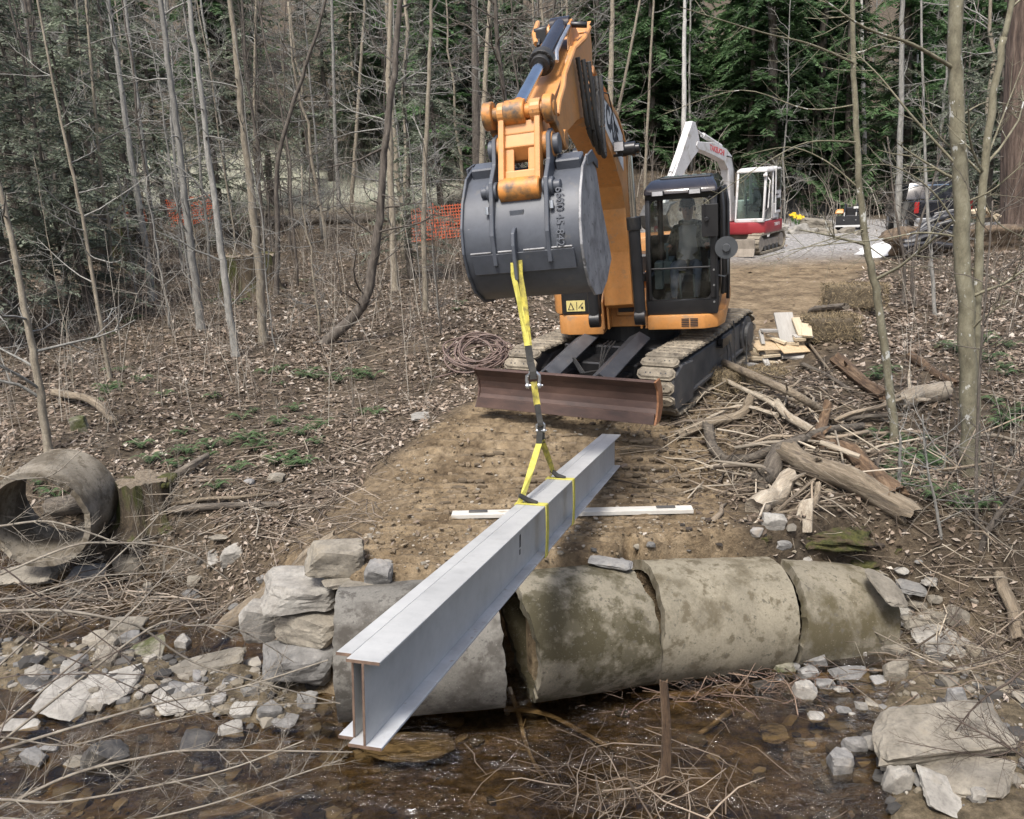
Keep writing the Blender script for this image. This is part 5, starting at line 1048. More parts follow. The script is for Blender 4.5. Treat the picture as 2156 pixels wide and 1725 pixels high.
for i, (nm, lab, pts, r0, r1, mt, st) in enumerate(LOGS):
    if 'upright brown stick' in lab:
        g_ = gz(1400, 1660, WATER - .05); top = gy(1396, 1436, g_.y + .05)
        log(nm, lab, 'stick', [g_, lerp(g_, top, .5) + Vector((.012, 0, 0)), top], .038, .026, ROTWOOD, seed=40 + i, k=9, n=10, absolute=True); continue
    log(nm, lab, 'log' if 'log' in nm else 'branch', pts, r0, r1, mt, seed=40 + i, stubs=st, group=BR if i < 26 else None)
# flat chunk of pale bark on the mossy mound
c_ = gt(1692, 1128); b = MB(); b.loft([[(-.10, 0, 0), (.07, -.02, 0), (.09, .02, 0), (-.08, .03, 0)], [(-.06, .06, .14), (.09, .04, .15), (.11, .08, .15), (-.05, .09, .14)], [(.0, .14, .27), (.12, .10, .31), (.12, .13, .31), (.01, .16, .27)]]); o = b.build('bark_chunk', PALEWOOD, None, .008, label='pale flat chunk of split wood leaning on the mossy mound', cat='wood chunk'); o.location = c_

# ------------------------------------------------------------------ stumps
MOSS = M('moss', [(.3, (.022, .026, .006)), (.5, (.062, .064, .014)), (.75, (.115, .105, .03))], 22, .98, 1.0, .04, spots=[(7, .50, .64, (.085, .06, .036))])
STUMPBARK = M('stump_bark', [(.28, (.022, .016, .010)), (.5, (.065, .048, .03)), (.75, (.12, .095, .058))], 14, .95, 1.0, .05, stretch=(1, 1, .22), spots=[(4, .50, .62, (.055, .062, .012))])
def stump(px, py, w, h, label, mossy=True, seed=1):
    g_ = gt(px, py); d = float(np.dot(np.array(g_) - np.array([0, 0, EYE]), _f)); r = w * d / FPX / 2; hh = h * d / FPX
    rs = np.random.RandomState(seed); n = 40; th_ = np.arange(n) / n * 6.283; lob = 1 + .10 * np.cos(th_ * 5 + seed) + .05 * np.cos(th_ * 13 + 2) + .05 * rs.randn(n)
    o = empty('tree_stump', Matrix.Translation(g_ + Vector((0, r * .5, 0))), label=label, cat='stump', group='old tree stumps')
    a = AM(); L = []
    for q, (z, rr) in enumerate(((-.15, 1.45), (.0, 1.22), (.12, 1.05), (.45, .97), (.8, .95), (1.0, .96))):
        fl = lob ** (2.2 - 1.4 * q / 5); L.append(np.stack([np.cos(th_) * r * rr * fl, np.sin(th_) * r * rr * fl, np.full(n, z * hh) + (rs.randn(n) * .03 * hh if q == 5 else 0)], 1))
    V = np.vstack(L); i = np.arange(5)[:, None] * n; j = np.arange(n)[None]; jn = (j + 1) % n
    a.add(V, np.stack([i + j, i + jn, i + n + jn, i + n + j], -1).reshape(-1, 4)); link('trunk', a.mesh('trunk'), STUMPBARK, o)
    a = AM(); top = L[-1]; c2 = top.mean(0); a.add(np.vstack([top * .999, top * .5 + c2 * .5 + rs.randn(n, 3) * .012 * [0, 0, 1], [c2]]), np.stack([j[0], jn[0], n + jn[0], n + j[0]], 1), np.stack([n + j[0], n + jn[0], np.full(n, 2 * n)], 1)); link('top', a.mesh('top'), DEADWOOD, o)
    if mossy:
        a = AM(); sh = rock_shape((1, 1, 1), seed + 3, 2, 6, .12)
        for q in range(7):
            t = rs.uniform(-.5, 3.4); a.add(sh[0] * np.array([r * .7, r * .6, hh * .22]) * (.6 + .6 * rs.rand()) + np.array([math.cos(t) * r * .8, math.sin(t) * r * .8, hh * (.98 - .1 * rs.rand())]), None, sh[1])
        m_ = link('moss', a.mesh('moss'), MOSS, o); m_['kind'] = 'stuff'
    return o
stump(302, 1108, 116, 92, 'mossy sawn stump right beside the concrete pipe ring', True, 3)
stump(257, 572, 72, 92, 'tall broken stump in the leaves at far left', False, 5)
stump(525, 618, 100, 78, 'broad moss-topped stump behind the pale sapling', True, 7)

# ------------------------------------------------------------------ white board with brackets on the clay
pA, pB = gt(952, 1092), gt(1458, 1080)
mid = (pA + pB) / 2 + Vector((0, 0, .035)); dx = (pB - pA)
BO = basis(mid, dx, Vector((0, 0, 1)).cross(dx))
bo = empty('plank', BO, label='long white-painted plank with two dark metal plates lying across the clay', cat='plank')
WOODWHITE = M('worn_white_board', [(.3, (.40, .38, .34)), (.6, (.54, .52, .47)), (.8, (.64, .62, .58))], 5, .85, .2, .006, stretch=(.3, 1, 1), spots=[(9, .58, .7, (.28, .21, .13))])
b = MB(); b.box((0, 0, 0), (dx.length, .13, .045)); b.build('board', WOODWHITE, bo, .004)
for t in (-.39, .39):
    b = MB(); b.box((dx.length * t, 0.01, .031), (.19, .05, .014)); b.build('metal_plate', DARKSTEEL, bo, .003)

# ------------------------------------------------------------------ coil of hose
rs = np.random.RandomState(4); g_ = gt(1008, 790); P = []
for q in range(17 * 26):
    t = q / 26 * 6.283; lp = q // 26; rr = .52 * (.78 + .22 * math.sin(lp * 2.3 + 1) + .05 * math.sin(t * .37 + lp))
    P.append((rr * math.cos(t) * 1.05 + .09 * math.sin(lp * 1.7), rr * math.sin(t) * .8 + .10 * math.cos(lp * 2.9) + .1, .05 + .40 * (.5 + .5 * math.sin(t)) + .012 * lp + .04 * math.sin(t * 2 + lp)))
P = [(-.75, -.45, .02), (-.55, -.3, .03), (-.4, -.15, .05)] + P
a = AM(); a.tube(np.array(P), .0145, 7)
o = link('hose_coil', a.mesh('hose_coil'), flat('maroon_hose', (.14, .098, .082), .6), label='tangled coil of brown hose on the leaves left of the excavator', cat='hose'); o.location = g_ + Vector((0, .25, 0))

# ------------------------------------------------------------------ sawn lumber heap, each board on its own
LUM = [M('fresh_lumber', [(.3, (.42, .34, .225)), (.7, (.54, .455, .325))], 5, .8, .15, .004, stretch=(4, .5, 4), rvar=.12), M('weathered_lumber', [(.3, (.27, .255, .23)), (.7, (.38, .36, .325))], 5, .85, .2, .004, stretch=(4, .5, 4), rvar=.12), M('particle_board', [(.3, (.36, .26, .15)), (.7, (.50, .38, .24))], 25, .85, .15, .003, rvar=.08)]
LB = [((818, 245), 1.05, (.30, .62, .045), 0, (.75, 0, -.05), 1, 'weathered grey board propped up on top of the lumber heap'),
 ((655, 380), .55, (.44, .34, .018), 0, (.35, .05, .25), 2, 'rectangular piece of particle board in the lumber heap'),
 ((740, 335), .72, (.09, .34, .04), 0, (.3, 0, .85), 0, 'fresh pale block lying across the particle board'),
 ((530, 395), .55, (.10, .36, .055), 0, (.3, 0, .8), 0, 'fresh pale stud end at the left of the lumber heap'),
 ((915, 240), .85, (.13, .40, .04), 0, (.7, 0, .05), 0, 'fresh board leaning behind the grey propped board'),
 ((975, 265), .7, (.16, .34, .04), 0, (.5, .1, -.2), 0, 'fresh board at the far right of the lumber heap'),
 ((685, 268), .72, (.28, .10, .04), 0, (.1, .05, .1), 1, 'grey stub sticking out left of the propped board'),
 ((855, 365), .62, (.24, .10, .05), 0, (.1, 0, -.25), 0, 'short fresh block under the propped board'),
 ((945, 310), .62, (.30, .13, .035), 0, (.2, 0, .1), 1, 'weathered flat piece right of the propped board'),
 ((870, 400), .45, (.46, .30, .018), 0, (.4, 0, .2), 2, 'large particle board piece at the heap centre'),
 ((910, 460), .36, (.50, .22, .04), 0, (.3, .05, -.3), 1, 'broad weathered board sloping to the right'),
 ((945, 495), .27, (.48, .05, .05), 0, (0, .02, -.12), 0, 'pinkish board edge under the sloping weathered board'),
 ((810, 530), .18, (.40, .14, .04), 0, (.2, 0, -.35), 1, 'weathered plank end low in the heap'),
 ((735, 515), .24, (.22, .06, .05), 0, (0, .1, -.2), 0, 'small fresh offcut at the heap foot'),
 ((650, 480), .30, (.09, .40, .04), 0, (.6, 0, .1), 1, 'grey strip standing below the particle board'),
 ((600, 480), .30, (.22, .08, .06), 0, (.05, .1, .3), 0, 'fresh offcut at the left foot of the heap'),
 ((500, 475), .34, (.22, .08, .05), 0, (0, 0, .35), 0, 'pale offcut nearest the track'),
 ((470, 500), .22, (.22, .09, .04), 0, (0, 0, .15), 0, 'flat pale offcut on the ground by the track'),
 ((540, 530), .14, (.26, .12, .05), 0, (.1, .1, .5), 1, 'grey block at the front left of the heap'),
 ((700, 460), .34, (.30, .10, .04), 0, (.1, 0, .3), 0, 'reddish offcut under the particle board'),
 ((630, 320), .62, (.06, .26, .04), 0, (.9, .1, .15), 1, 'narrow grey strip standing behind the particle board'),
 ((560, 570), .10, (.95, .09, .05), 0, (0, -.02, .22), 0, 'long fresh board lying between heap and straw bale'),
 ((880, 570), .06, (.14, .14, .10), 0, (.2, .2, .3), 1, 'grey block end at the right front of the heap'),
 ((920, 330), .55, (.18, .10, .05), 0, (.2, 0, .1), 0, 'fresh stub under the right boards')]
for i, ((x, y), hgt_, dim, _, rot, mt, lab) in enumerate(LB):
    px, py = 1431.7 + x * .2734, 623.2 + y * .2734
    yy = 12.75 + (.5 * (hgt_ / 1.0)); c_ = gy(px, py, yy)
    b = MB(); b.box((0, 0, 0), dim); o = b.build('lumber_board', LUM[mt], None, .003, label=lab, cat='board', group='sawn lumber heap'); o.location = c_; o.rotation_euler = rot
# earth mound that carries the lumber
P, T = rock_shape((2.5, 1.9, 1.0), 77, 4, 5, .12); a = AM(); a.add(P, None, T)
o = link('earth_mound', a.mesh('earth_mound'), M('dark_earth', [(.3, (.06, .043, .028)), (.5, (.12, .085, .055)), (.75, (.21, .155, .10))], 9, .95, .9, .03)); o.location = gy(1640, 762, 13.3) + Vector((0, .5, -.85)); tag(o, kind='structure')

# ------------------------------------------------------------------ straw bales
STRAW = attrmat('straw', .95)
def bale(px, py, w, h, label, seed, rot=.2, dep=.5):
    g_ = gt(px, py); d = float(np.dot(np.array(g_) - np.array([0, 0, EYE]), _f)); W = w * d / FPX; hh = h * d / FPX * .9
    rs = np.random.RandomState(seed); o = empty('straw_bale', Matrix.Translation(g_ + Vector((0, dep * .5, 0))) @ Matrix.Rotation(rot, 4, 'Z'), label=label, cat='straw bale', group='old straw bales')
    P, T = rock_shape((W, dep, hh), seed, 4, 0, .04); a = AM(); a.add(P + [0, 0, hh * .45], None, T, (.10, .078, .05)); link('core', a.mesh('core'), STRAW, o)
    a = AM(); n = 2200
    for q in range(n):
        f = rs.randint(3); u, v = rs.uniform(-.5, .5, 2)
        p = np.array([[u * W, -dep / 2, (v + .5) * hh], [u * W, v * dep, hh * .95], [(.5 if rs.rand() < .5 else -.5) * W, u * dep, (v + .5) * hh]][f]) * 1.0
        dr = rs.randn(3); dr[2] -= .5 if f != 1 else 0; dr /= np.linalg.norm(dr); l_ = .03 + .06 * rs.rand(); w_ = np.cross(dr, rs.randn(3)); w_ = w_ / np.linalg.norm(w_) * .004
        c = np.array([.20, .155, .09]) * (.4 + 1.2 * rs.rand()); e = p + dr * l_
        a.add(np.array([p - w_, p + w_, e + w_ * .4, e - w_ * .4]), [[0, 1, 2, 3]], None, c)
    s_ = link('straw', a.mesh('straw', False), STRAW, o); s_['kind'] = 'stuff'
bale(1586, 836, 150, 58, 'dark weathered straw bale in front of the lumber heap', 21, .1, .55)
bale(1762, 722, 108, 62, 'slumped straw bale right of the lumber heap', 22, -.1, .6)
bale(1812, 656, 124, 62, 'largest straw bale standing at the edge of the dirt road', 23, -.15, .7)

# ------------------------------------------------------------------ steel stakes by the track
zb_ = lambda x, y: ((1280 + x / 3.477) * .8422, (780 + y / 3.477) * .8422)
for (t, b0, lab) in (((1928, 75), (1948, 500), 'tallest thin steel stake beside the right track'), ((2037, 205), (2040, 470), 'shorter steel stake in front of the lumber heap'), ((1860, 240), (1890, 500), 'left of the two bent stakes leaning at the track'), ((1885, 230), (1925, 480), 'right of the two bent stakes leaning at the track')):
    lo = gy(*zb_(*b0), 11.75); hi = gy(*zb_(*t), 11.7)
    log('steel_stake', lab, 'stake', [lo - Vector((0, 0, .15)), lerp(lo, hi, .5), hi], .012, .012, DARKSTEEL, n=6, k=6, absolute=True, group='steel stakes by the track')
# ------------------------------------------------------------------ leaf litter
rs = np.random.RandomState(11)
def litter(n, name, label):
    y = 4.6 * (42 / 4.6) ** (rs.rand(n) ** .8); x = (rs.rand(n) * 2 - 1) * (y * .72 + 1.5)
    _, _, rd = masks(x, y); yn = np.interp(x, _YN[:, 0], _YN[:, 1]); bw_ = np.interp(x, _BW[:, 0], _BW[:, 1])
    onbank = (y - yn) / bw_
    sp = spill_mask(x, y)
    gr = sst(38, 42, y) * sst(0, -4, x)
    p = (1 - np.clip(rd * 1.3 + sp * 1.1, 0, .985)) * np.where(onbank > .2, 1, .04) * (1 - gr) * (.12 + .88 * vn(x * .8, y * .8, 91)) * (.35 + .65 * vn(x * 3, y * 3, 92)) * np.where((x > 1.5) & (y < 9) & (x < 3.2), .5, 1)
    k = rs.rand(n) < p; x, y = x[k], y[k]; n = len(x); z = hgt(x, y) + .012
    d = np.hypot(x, y); s = (.018 + .034 * rs.rand(n) ** 1.6) * np.clip(d / 10, .9, 1.6)
    a = rs.rand(n) * 6.283; tx = np.stack([np.cos(a), np.sin(a), .35 * rs.randn(n)], 1); ty = np.stack([-np.sin(a), np.cos(a), .35 * rs.randn(n)], 1)
    c = np.stack([x, y, z + .02 * rs.rand(n)], 1); w = .36 + .25 * rs.rand(n)
    up = np.array([0, 0, 1.0]) * (.25 * rs.rand(n))[:, None]
    V = np.stack([c - tx * s[:, None], c - ty * (s * w)[:, None] + up * s[:, None], c + tx * s[:, None], c + ty * (s * w)[:, None] + up * s[:, None]], 1).reshape(-1, 3)
    pal = np.array([(.27, .215, .165), (.19, .145, .105), (.36, .305, .25), (.095, .07, .05), (.145, .107, .077), (.235, .18, .135), (.44, .39, .33)])
    col = pal[rs.choice(7, n, p=[.2, .2, .12, .14, .16, .13, .05])] * (.75 + .5 * rs.rand(n))[:, None]
    am = AM(); am.add(V, np.arange(4 * n).reshape(-1, 4), None, np.repeat(col, 4, 0))
    return tag(link(name, am.mesh(name, False), attrmat('dead_leaves', .85, .15)), label, 'leaves', kind='stuff')
litter(380000, 'leaf_litter', 'dead brown leaves covering the forest floor on both sides')

# twigs and sticks strewn over the floor and the brush heap
def strewn(n, name, label, fn, l0, l1, r0, cols, seed, up=.15, cat='twigs'):
    rs = np.random.RandomState(seed); a = AM()
    X_ = np.array([fn(rs) for _ in range(n)]); Z_ = np.maximum(hgt(X_[:, 0], X_[:, 1]), WATER + .004)
    for i in range(n):
        t = rs.rand() * 6.283; L_ = l0 + (l1 - l0) * rs.rand() ** 2.4; d = np.array([math.cos(t), math.sin(t), up * rs.randn()]); q = rs.randn(2, 3) * .05 * L_; q[:, 2] = np.abs(q[:, 2]) * .6
        p = np.array([X_[i, 0], X_[i, 1], Z_[i] + .015 + .12 * rs.rand() * up]); c = np.array(cols[rs.randint(len(cols))]) * (.6 + .7 * rs.rand())
        r = r0 * (.25 + 1.1 * rs.rand() ** 2) * min(1, .35 + L_); a.tube([p - d * L_ / 2, p - d * L_ * .15 + q[0], p + d * L_ * .2 + q[1], p + d * L_ / 2], [r, r * .9, r * .75, r * .4], 5 if r > .006 else 4, True, c)
    return tag(link(name, a.mesh(name), attrmat(name + '_wood', .9)), label, cat, kind='stuff')
def around(cx, cy, sx, sy): return lambda rs: (cx + rs.randn() * sx, cy + rs.randn() * sy)
hp = gt(1640, 900); strewn(620, 'brush_sticks', 'fine sticks and twigs filling the brush heap right of the clay', around(hp.x + .15, hp.y + .3, .85, 1.3), .15, 1.5, .010, [(.22, .175, .125), (.09, .068, .048), (.14, .108, .078), (.34, .29, .22)], 31, .35)
hp = gt(1680, 930); strewn(80, 'brush_sticks', 'thicker broken limbs strewn through the brush heap', around(hp.x + .1, hp.y + .3, .8, .9), .4, 1.7, .026, [(.20, .16, .115), (.12, .095, .07), (.30, .255, .195)], 39, .22)
hp = gt(1760, 1000); strewn(300, 'brush_sticks', 'loose sticks between the big logs on the right', around(hp.x, hp.y, .6, .6), .15, 1.2, .010, [(.20, .16, .115), (.09, .068, .048), (.14, .108, .078), (.36, .31, .24)], 32, .3)
hp = gt(1650, 930)
scatter_stones('bark_crumbs', 'dark crumbled bark, soil and chips under the brush heap', 'debris', 2600, lambda rs: (hp.x + .2 + rs.randn() * .8, hp.y + .3 + rs.randn() * 1.1), .015, .12, STONEV, 66, [(.05, .036, .025), (.09, .066, .046), (.13, .10, .075), (.035, .027, .02), (.20, .165, .12)], .4)
hp = gt(385, 1125); strewn(140, 'bank_sticks', 'dead sticks piled on the bank right of the mossy stump', around(hp.x, hp.y, .5, .38), .2, 1.1, .008, [(.24, .20, .15), (.15, .115, .08), (.36, .32, .26)], 33, .15)
hp = gt(2080, 1330); strewn(460, 'root_tangle', 'tangle of thin roots and twigs on the right stream bank', around(hp.x, hp.y, .5, .45), .3, 1.2, .006, [(.13, .10, .075), (.20, .16, .12), (.30, .26, .20)], 34, .45)
hp = gt(1560, 1480); strewn(260, 'drift_debris', 'soggy leaves and twigs caught at the right waterline', around(hp.x, hp.y - .05, .6, .16), .06, .6, .007, [(.14, .09, .065), (.20, .14, .10), (.10, .07, .05)], 35, .2)
hp = gz(1340, 1670, WATER); strewn(210, 'drift_debris', 'raft of thin twigs round the upright stick in the water', lambda rs: (hp.x + rs.randn() * .42, hp.y + rs.randn() * .26), .1, .9, .006, [(.13, .095, .065), (.24, .19, .14)], 36, .12)
strewn(4200, 'fallen_twigs', 'fallen twigs scattered over the left forest floor', lambda rs: (lambda y: (-1.5 - (rs.rand() * (y * .75)), y))(8 + 22 * rs.rand() ** 1.6), .2, 1.6, .008, [(.17, .135, .10), (.10, .078, .055), (.27, .225, .175)], 37, .12)
strewn(900, 'fallen_twigs', 'fallen twigs scattered over the right forest floor', lambda rs: (lambda y: (y * .38 + 2.0 + rs.rand() * y * .4, y))(7 + 16 * rs.rand() ** 1.4), .15, 1.2, .007, [(.18, .145, .11), (.10, .078, .055), (.27, .225, .175)], 38, .12)

# ------------------------------------------------------------------ bare trees
TB = {'tan': M('tan_bark', [(.28, (.13, .108, .076)), (.5, (.23, .198, .148)), (.75, (.33, .29, .225))], 22, .9, .7, .012, stretch=(1, 1, .3), rvar=.12),
      'grey': M('smooth_grey_bark', [(.28, (.12, .117, .105)), (.5, (.205, .198, .178)), (.75, (.31, .298, .27))], 20, .9, .6, .01, stretch=(1, 1, .3), rvar=.18),
      'dark': M('dark_bark', [(.28, (.045, .038, .03)), (.5, (.095, .08, .066)), (.75, (.165, .145, .12))], 20, .95, .8, .015, stretch=(1, 1, .25), rvar=.2),
      'green': M('olive_bark', [(.28, (.095, .085, .055)), (.5, (.165, .15, .10)), (.75, (.24, .225, .16))], 12, .85, .4, .008, stretch=(1, 1, .6), spots=[(9, .62, .66, (.46, .46, .42)), (22, .66, .70, (.40, .41, .37))]),
      'white': M('pale_birch_bark', [(.3, (.33, .315, .285)), (.55, (.47, .455, .42)), (.8, (.55, .53, .50))], 5, .85, .3, .01, spots=[(14, .62, .68, (.10, .09, .08))]),
      'brown': M('ridged_brown_bark', [(.3, (.035, .024, .019)), (.5, (.095, .067, .052)), (.7, (.19, .14, .11))], 7, .95, 1.0, .04, stretch=(1.6, 1.6, .16))}
def twiggery(a, P, T, R0, L, rs, depth=2, n=6, k=4):
    """side twigs along path P"""
    m_ = len(P)
    for q in range(n):
        f = .25 + .7 * rs.rand(); i = min(int(f * (m_ - 1)), m_ - 2); p = P[i] + (P[i + 1] - P[i]) * (f * (m_ - 1) - i)
        t = P[i + 1] - P[i]; t = t / (np.linalg.norm(t) + 1e-9); s = rs.randn(3); s -= t * (s @ t); s /= np.linalg.norm(s) + 1e-9
        d = t * .75 + s * (.55 + .4 * rs.rand()); d[2] += .12; d /= np.linalg.norm(d); l_ = L * (.3 + .5 * rs.rand()) * (1.1 - f * .6); r = R0 * .5
        b_ = rs.randn(3) * .10 * l_; Q_ = np.array([p, p + d * l_ * .33 + b_ * .5, p + d * l_ * .66 + b_, p + d * l_ + b_ * 1.6 + [0, 0, .06 * l_]])
        a.tube(Q_, [r, r * .8, r * .6, r * .35], 3, False)
        if depth > 1: twiggery(a, Q_, None, r, l_, rs, depth - 1, max(2, n // 2), 3)
def branch_path(p, d, L, rs, n=6, sag=.0, lift=.25):
    P = [np.array(p)]; d = np.array(d, float)
    for i in range(n - 1):
        d = d + rs.randn(3) * .16 + np.array([0, 0, lift / n - sag / n]); d /= np.linalg.norm(d); P.append(P[-1] + d * L / (n - 1))
    return np.array(P)
def crown_mesh(P, R, rs, nb, lo=.3, hi=.98, lmin=.5, lmax=2.0, tw=5, depth=2, up=.35, rmin=.005):
    a = AM(); m_ = len(P)
    for q in range(nb):
        f = lo + (hi - lo) * rs.rand(); x = f * (m_ - 1); i = min(int(x), m_ - 2); p = P[i] + (P[i + 1] - P[i]) * (x - i); r = np.interp(x, np.arange(m_), R)
        t = rs.rand() * 6.283; d = np.array([math.cos(t), math.sin(t), up + .3 * rs.randn()]); d /= np.linalg.norm(d)
        L_ = lmin + (lmax - lmin) * rs.rand() * (1.15 - f * .5); B_ = branch_path(p, d, L_, rs); rb = max(rmin, min(r * .45, .008 + .011 * L_))
        a.tube(B_, np.linspace(rb, rb * .35, len(B_)), 4, False); twiggery(a, B_, None, rb, L_ * .7, rs, depth, tw)
    return a
def tree(label, kind, pts, w, nb=14, seed=1, group=None, name='bare_tree', top=4.0, extra=(), lean=0, k=10, taper=.35, lmax=2.0, lo=.25, tw=5, depth=2, flare=1.35):
    """pts: pixels from the foot upwards; w: trunk width in pixels at the foot"""
    rs = np.random.RandomState(seed); g_ = gt(*pts[0]); d = float(np.dot(np.array(g_) - np.array([0, 0, EYE]), _f)); r = w * d / FPX / 2
    W = [np.array(g_) - [0, 0, .1]] + [np.array(gy(x, y, g_.y + lean * i)) for i, (x, y) in enumerate(pts[1:], 1)]
    v = W[-1] - W[-2]; v /= np.linalg.norm(v); v = v * .8 + np.array([0, 0, .2]); W.append(W[-1] + v * top)
    n = 7 + 5 * len(W); P = smooth_path(W, n) - np.array(g_); P[2:] += rs.randn(n - 2, 3) * min(r, .12) * .10 * (.15 if w > 60 else 1)
    H_ = np.linspace(0, 1, n); R = r * (1 - H_ * (1 - taper)); R[0] *= flare * 1.15; R[1] *= (1 + flare) / 2
    o = empty(name, Matrix.Translation(g_), label=label, cat='tree', group=group)
    a = AM(); a.tube(P, R, k if w < 60 else 40, jit=.10 if w < 60 else .07, rng=seed); link('trunk', a.mesh('trunk'), TB[kind], o)
    if nb or extra:
        a = crown_mesh(P, R, rs, nb, lo=lo, lmax=lmax, tw=tw, depth=depth) if nb else AM()
        for pp, yo, rb in extra:                           # branches that the picture shows
            B_ = smooth_path([gy(x, y, g_.y + yo * (i / max(1, len(pp) - 1))) for i, (x, y) in enumerate(pp)], 4 * len(pp)) - np.array(g_)
            a.tube(B_, np.linspace(rb, rb * .3, len(B_)), 5, False); twiggery(a, B_, None, rb * .6, .9, rs, 2, 7)
        link('crown', a.mesh('crown'), TB['dark' if kind in ('dark', 'brown') else 'grey' if kind != 'green' else 'green'], o)
    return o
LT = 'bare trees in the left woods'; RT_ = 'bare trees on the right'
TREES = [
 ('tan-barked tree with light trunk, the brightest in the left woods', 'tan', [(555, 722), (545, 560), (525, 380), (505, 200), (485, 0)], 26, 10, LT),
 ('straight grey trunk just left of the brightest tan tree', 'grey', [(497, 752), (470, 560), (440, 330), (398, 0)], 22, 10, LT),
 ('grey trunk leaning left, second left of the tan tree', 'grey', [(424, 694), (402, 520), (372, 270), (337, 0)], 24, 10, LT),
 ('grey trunk rising from behind the tall broken stump', 'grey', [(323, 634), (300, 480), (262, 240), (228, 0)], 20, 10, LT),
 ('slim grey trunk right of the tall broken stump', 'grey', [(330, 560), (310, 380), (285, 180), (262, 0)], 15, 8, LT),
 ('light leaning sapling at the left edge behind the pipe ring', 'tan', [(103, 955), (80, 800), (50, 640), (15, 460), (-40, 250)], 24, 8, LT),
 ('thin pale sapling leaning left above the fern patch', 'tan', [(232, 800), (205, 640), (172, 450), (136, 290), (90, 60)], 12, 12, LT),
 ('thick dark trunk at far left behind the slanting dead trunk', 'dark', [(126, 500), (108, 400), (92, 290), (60, 0)], 26, 6, LT),
 ('thin light trunk right behind the tan tree', 'tan', [(558, 495), (545, 400), (535, 281), (539, 0)], 13, 8, LT),
 ('thin dark sapling standing by the moss-topped stump', 'dark', [(581, 622), (585, 480), (587, 330), (640, 150), (680, 20)], 15, 12, LT),
 ('curved tree whose trunk sweeps up from the slope', 'dark', [(672, 725), (720, 690), (765, 640), (788, 540), (800, 440), (812, 300), (835, 90)], 34, 12, LT),
 ('tall straight brown trunk behind the curved tree', 'tan', [(832, 612), (826, 480), (818, 200), (822, 0)], 22, 8, LT),
 ('straight light trunk left of the bucket', 'tan', [(896, 660), (893, 430), (904, 150), (909, 0)], 17, 8, LT),
 ('dark thick trunk seen directly left of the boom', 'dark', [(1005, 520), (1003, 300), (1000, 150), (998, 0)], 27, 8, LT),
 ('pale trunk just left of the excavator arm', 'tan', [(1012, 540), (1016, 290), (1024, 120), (1031, 0)], 18, 5, LT),
 ('slender trunk over the middle of the brush line', 'grey', [(714, 440), (706, 280), (698, 0)], 12, 8, LT),
 ('slender pale trunk right of the brush line', 'tan', [(738, 452), (752, 250), (768, 0)], 13, 8, LT),
 ('broken white birch snag in the left woods', 'white', [(636, 360), (634, 300), (629, 225)], 12, 0, LT),
 ('tan trunk rising behind the boom top', 'tan', [(1283, 420), (1286, 175), (1290, 0)], 19, 6, LT),
 ('thin leaning trunk right of the boom top', 'tan', [(1270, 400), (1301, 237), (1348, 0)], 11, 8, LT),
 ('thin straight trunk behind the black cab roof', 'tan', [(1357, 420), (1362, 280), (1376, 0)], 10, 8, LT),
 ('pale grey trunk behind the white boom', 'white', [(1437, 390), (1440, 230), (1441, 60), (1442, 0)], 15, 4, LT),
 ('whitish trunk in the distance right of the white excavator', 'white', [(1822, 420), (1818, 200), (1815, 60), (1814, 0)], 13, 4, RT_),
 ('second pale trunk behind the debris pile', 'white', [(1903, 440), (1908, 350), (1918, 260)], 12, 6, RT_),
 ('grey trunk left of the parked pickup', 'grey', [(1890, 490), (1893, 400), (1897, 260), (1900, 0)], 22, 6, RT_),
 ('thin grey sapling standing before the debris pile', 'grey', [(1970, 665), (1962, 560), (1952, 430), (1945, 240), (1940, 0)], 11, 10, RT_),
 ('massive ridged brown trunk at the right edge', 'brown', [(2168, 500), (2163, 300), (2160, 150), (2157, 0)], 112, 6, RT_),
]
for i, (lab, kd, pts, w, nb, grp) in enumerate(TREES):
    tree(lab, kd, pts, w * (.76 if w < 60 else 1), nb + 3 if nb else 0, 60 + i, grp, top=.1 if 'snag' in lab else 4.0, lmax=1.6, tw=4, lo=.15)
tree('olive sapling leaning left across the dirt road and yard', 'green', [(1882, 945), (1880, 880), (1850, 640), (1818, 480), (1803, 250), (1795, 0)], 20, 7, 91, RT_,
     extra=[([(1803, 135), (1705, 93), (1603, 68), (1432, 15)], -1.0, .014), ([(1812, 400), (1740, 340), (1660, 310), (1560, 330)], .3, .010), ([(1808, 300), (1700, 300), (1600, 350), (1480, 430)], -.6, .009), ([(1806, 220), (1700, 230), (1560, 190), (1400, 240)], .2, .009), ([(1830, 520), (1900, 560), (2010, 560)], .2, .008), ([(1830, 480), (1700, 520), (1620, 560)], -.5, .008)])
tree('large olive-barked tree with pale lichen spots at right', 'green', [(2046, 1005), (2040, 800), (2028, 560), (2016, 250), (2010, 0)], 37, 3, 92, RT_, flare=1.15, taper=.6,
     extra=[([(2010, 145), (1920, 93), (1822, 59), (1735, 0)], -.7, .02), ([(2012, 345), (1920, 244), (1852, 161), (1800, 110)], .3, .014), ([(2018, 480), (1960, 400), (1880, 350), (1800, 350)], -.4, .010), ([(2016, 250), (2080, 215), (2156, 230)], .4, .012), ([(2020, 430), (2090, 400), (2170, 330)], -.3, .012), ([(2024, 500), (1940, 490), (1850, 505), (1700, 520), (1600, 545)], .2, .011), ([(2030, 560), (2100, 590), (2170, 640)], .2, .010)])
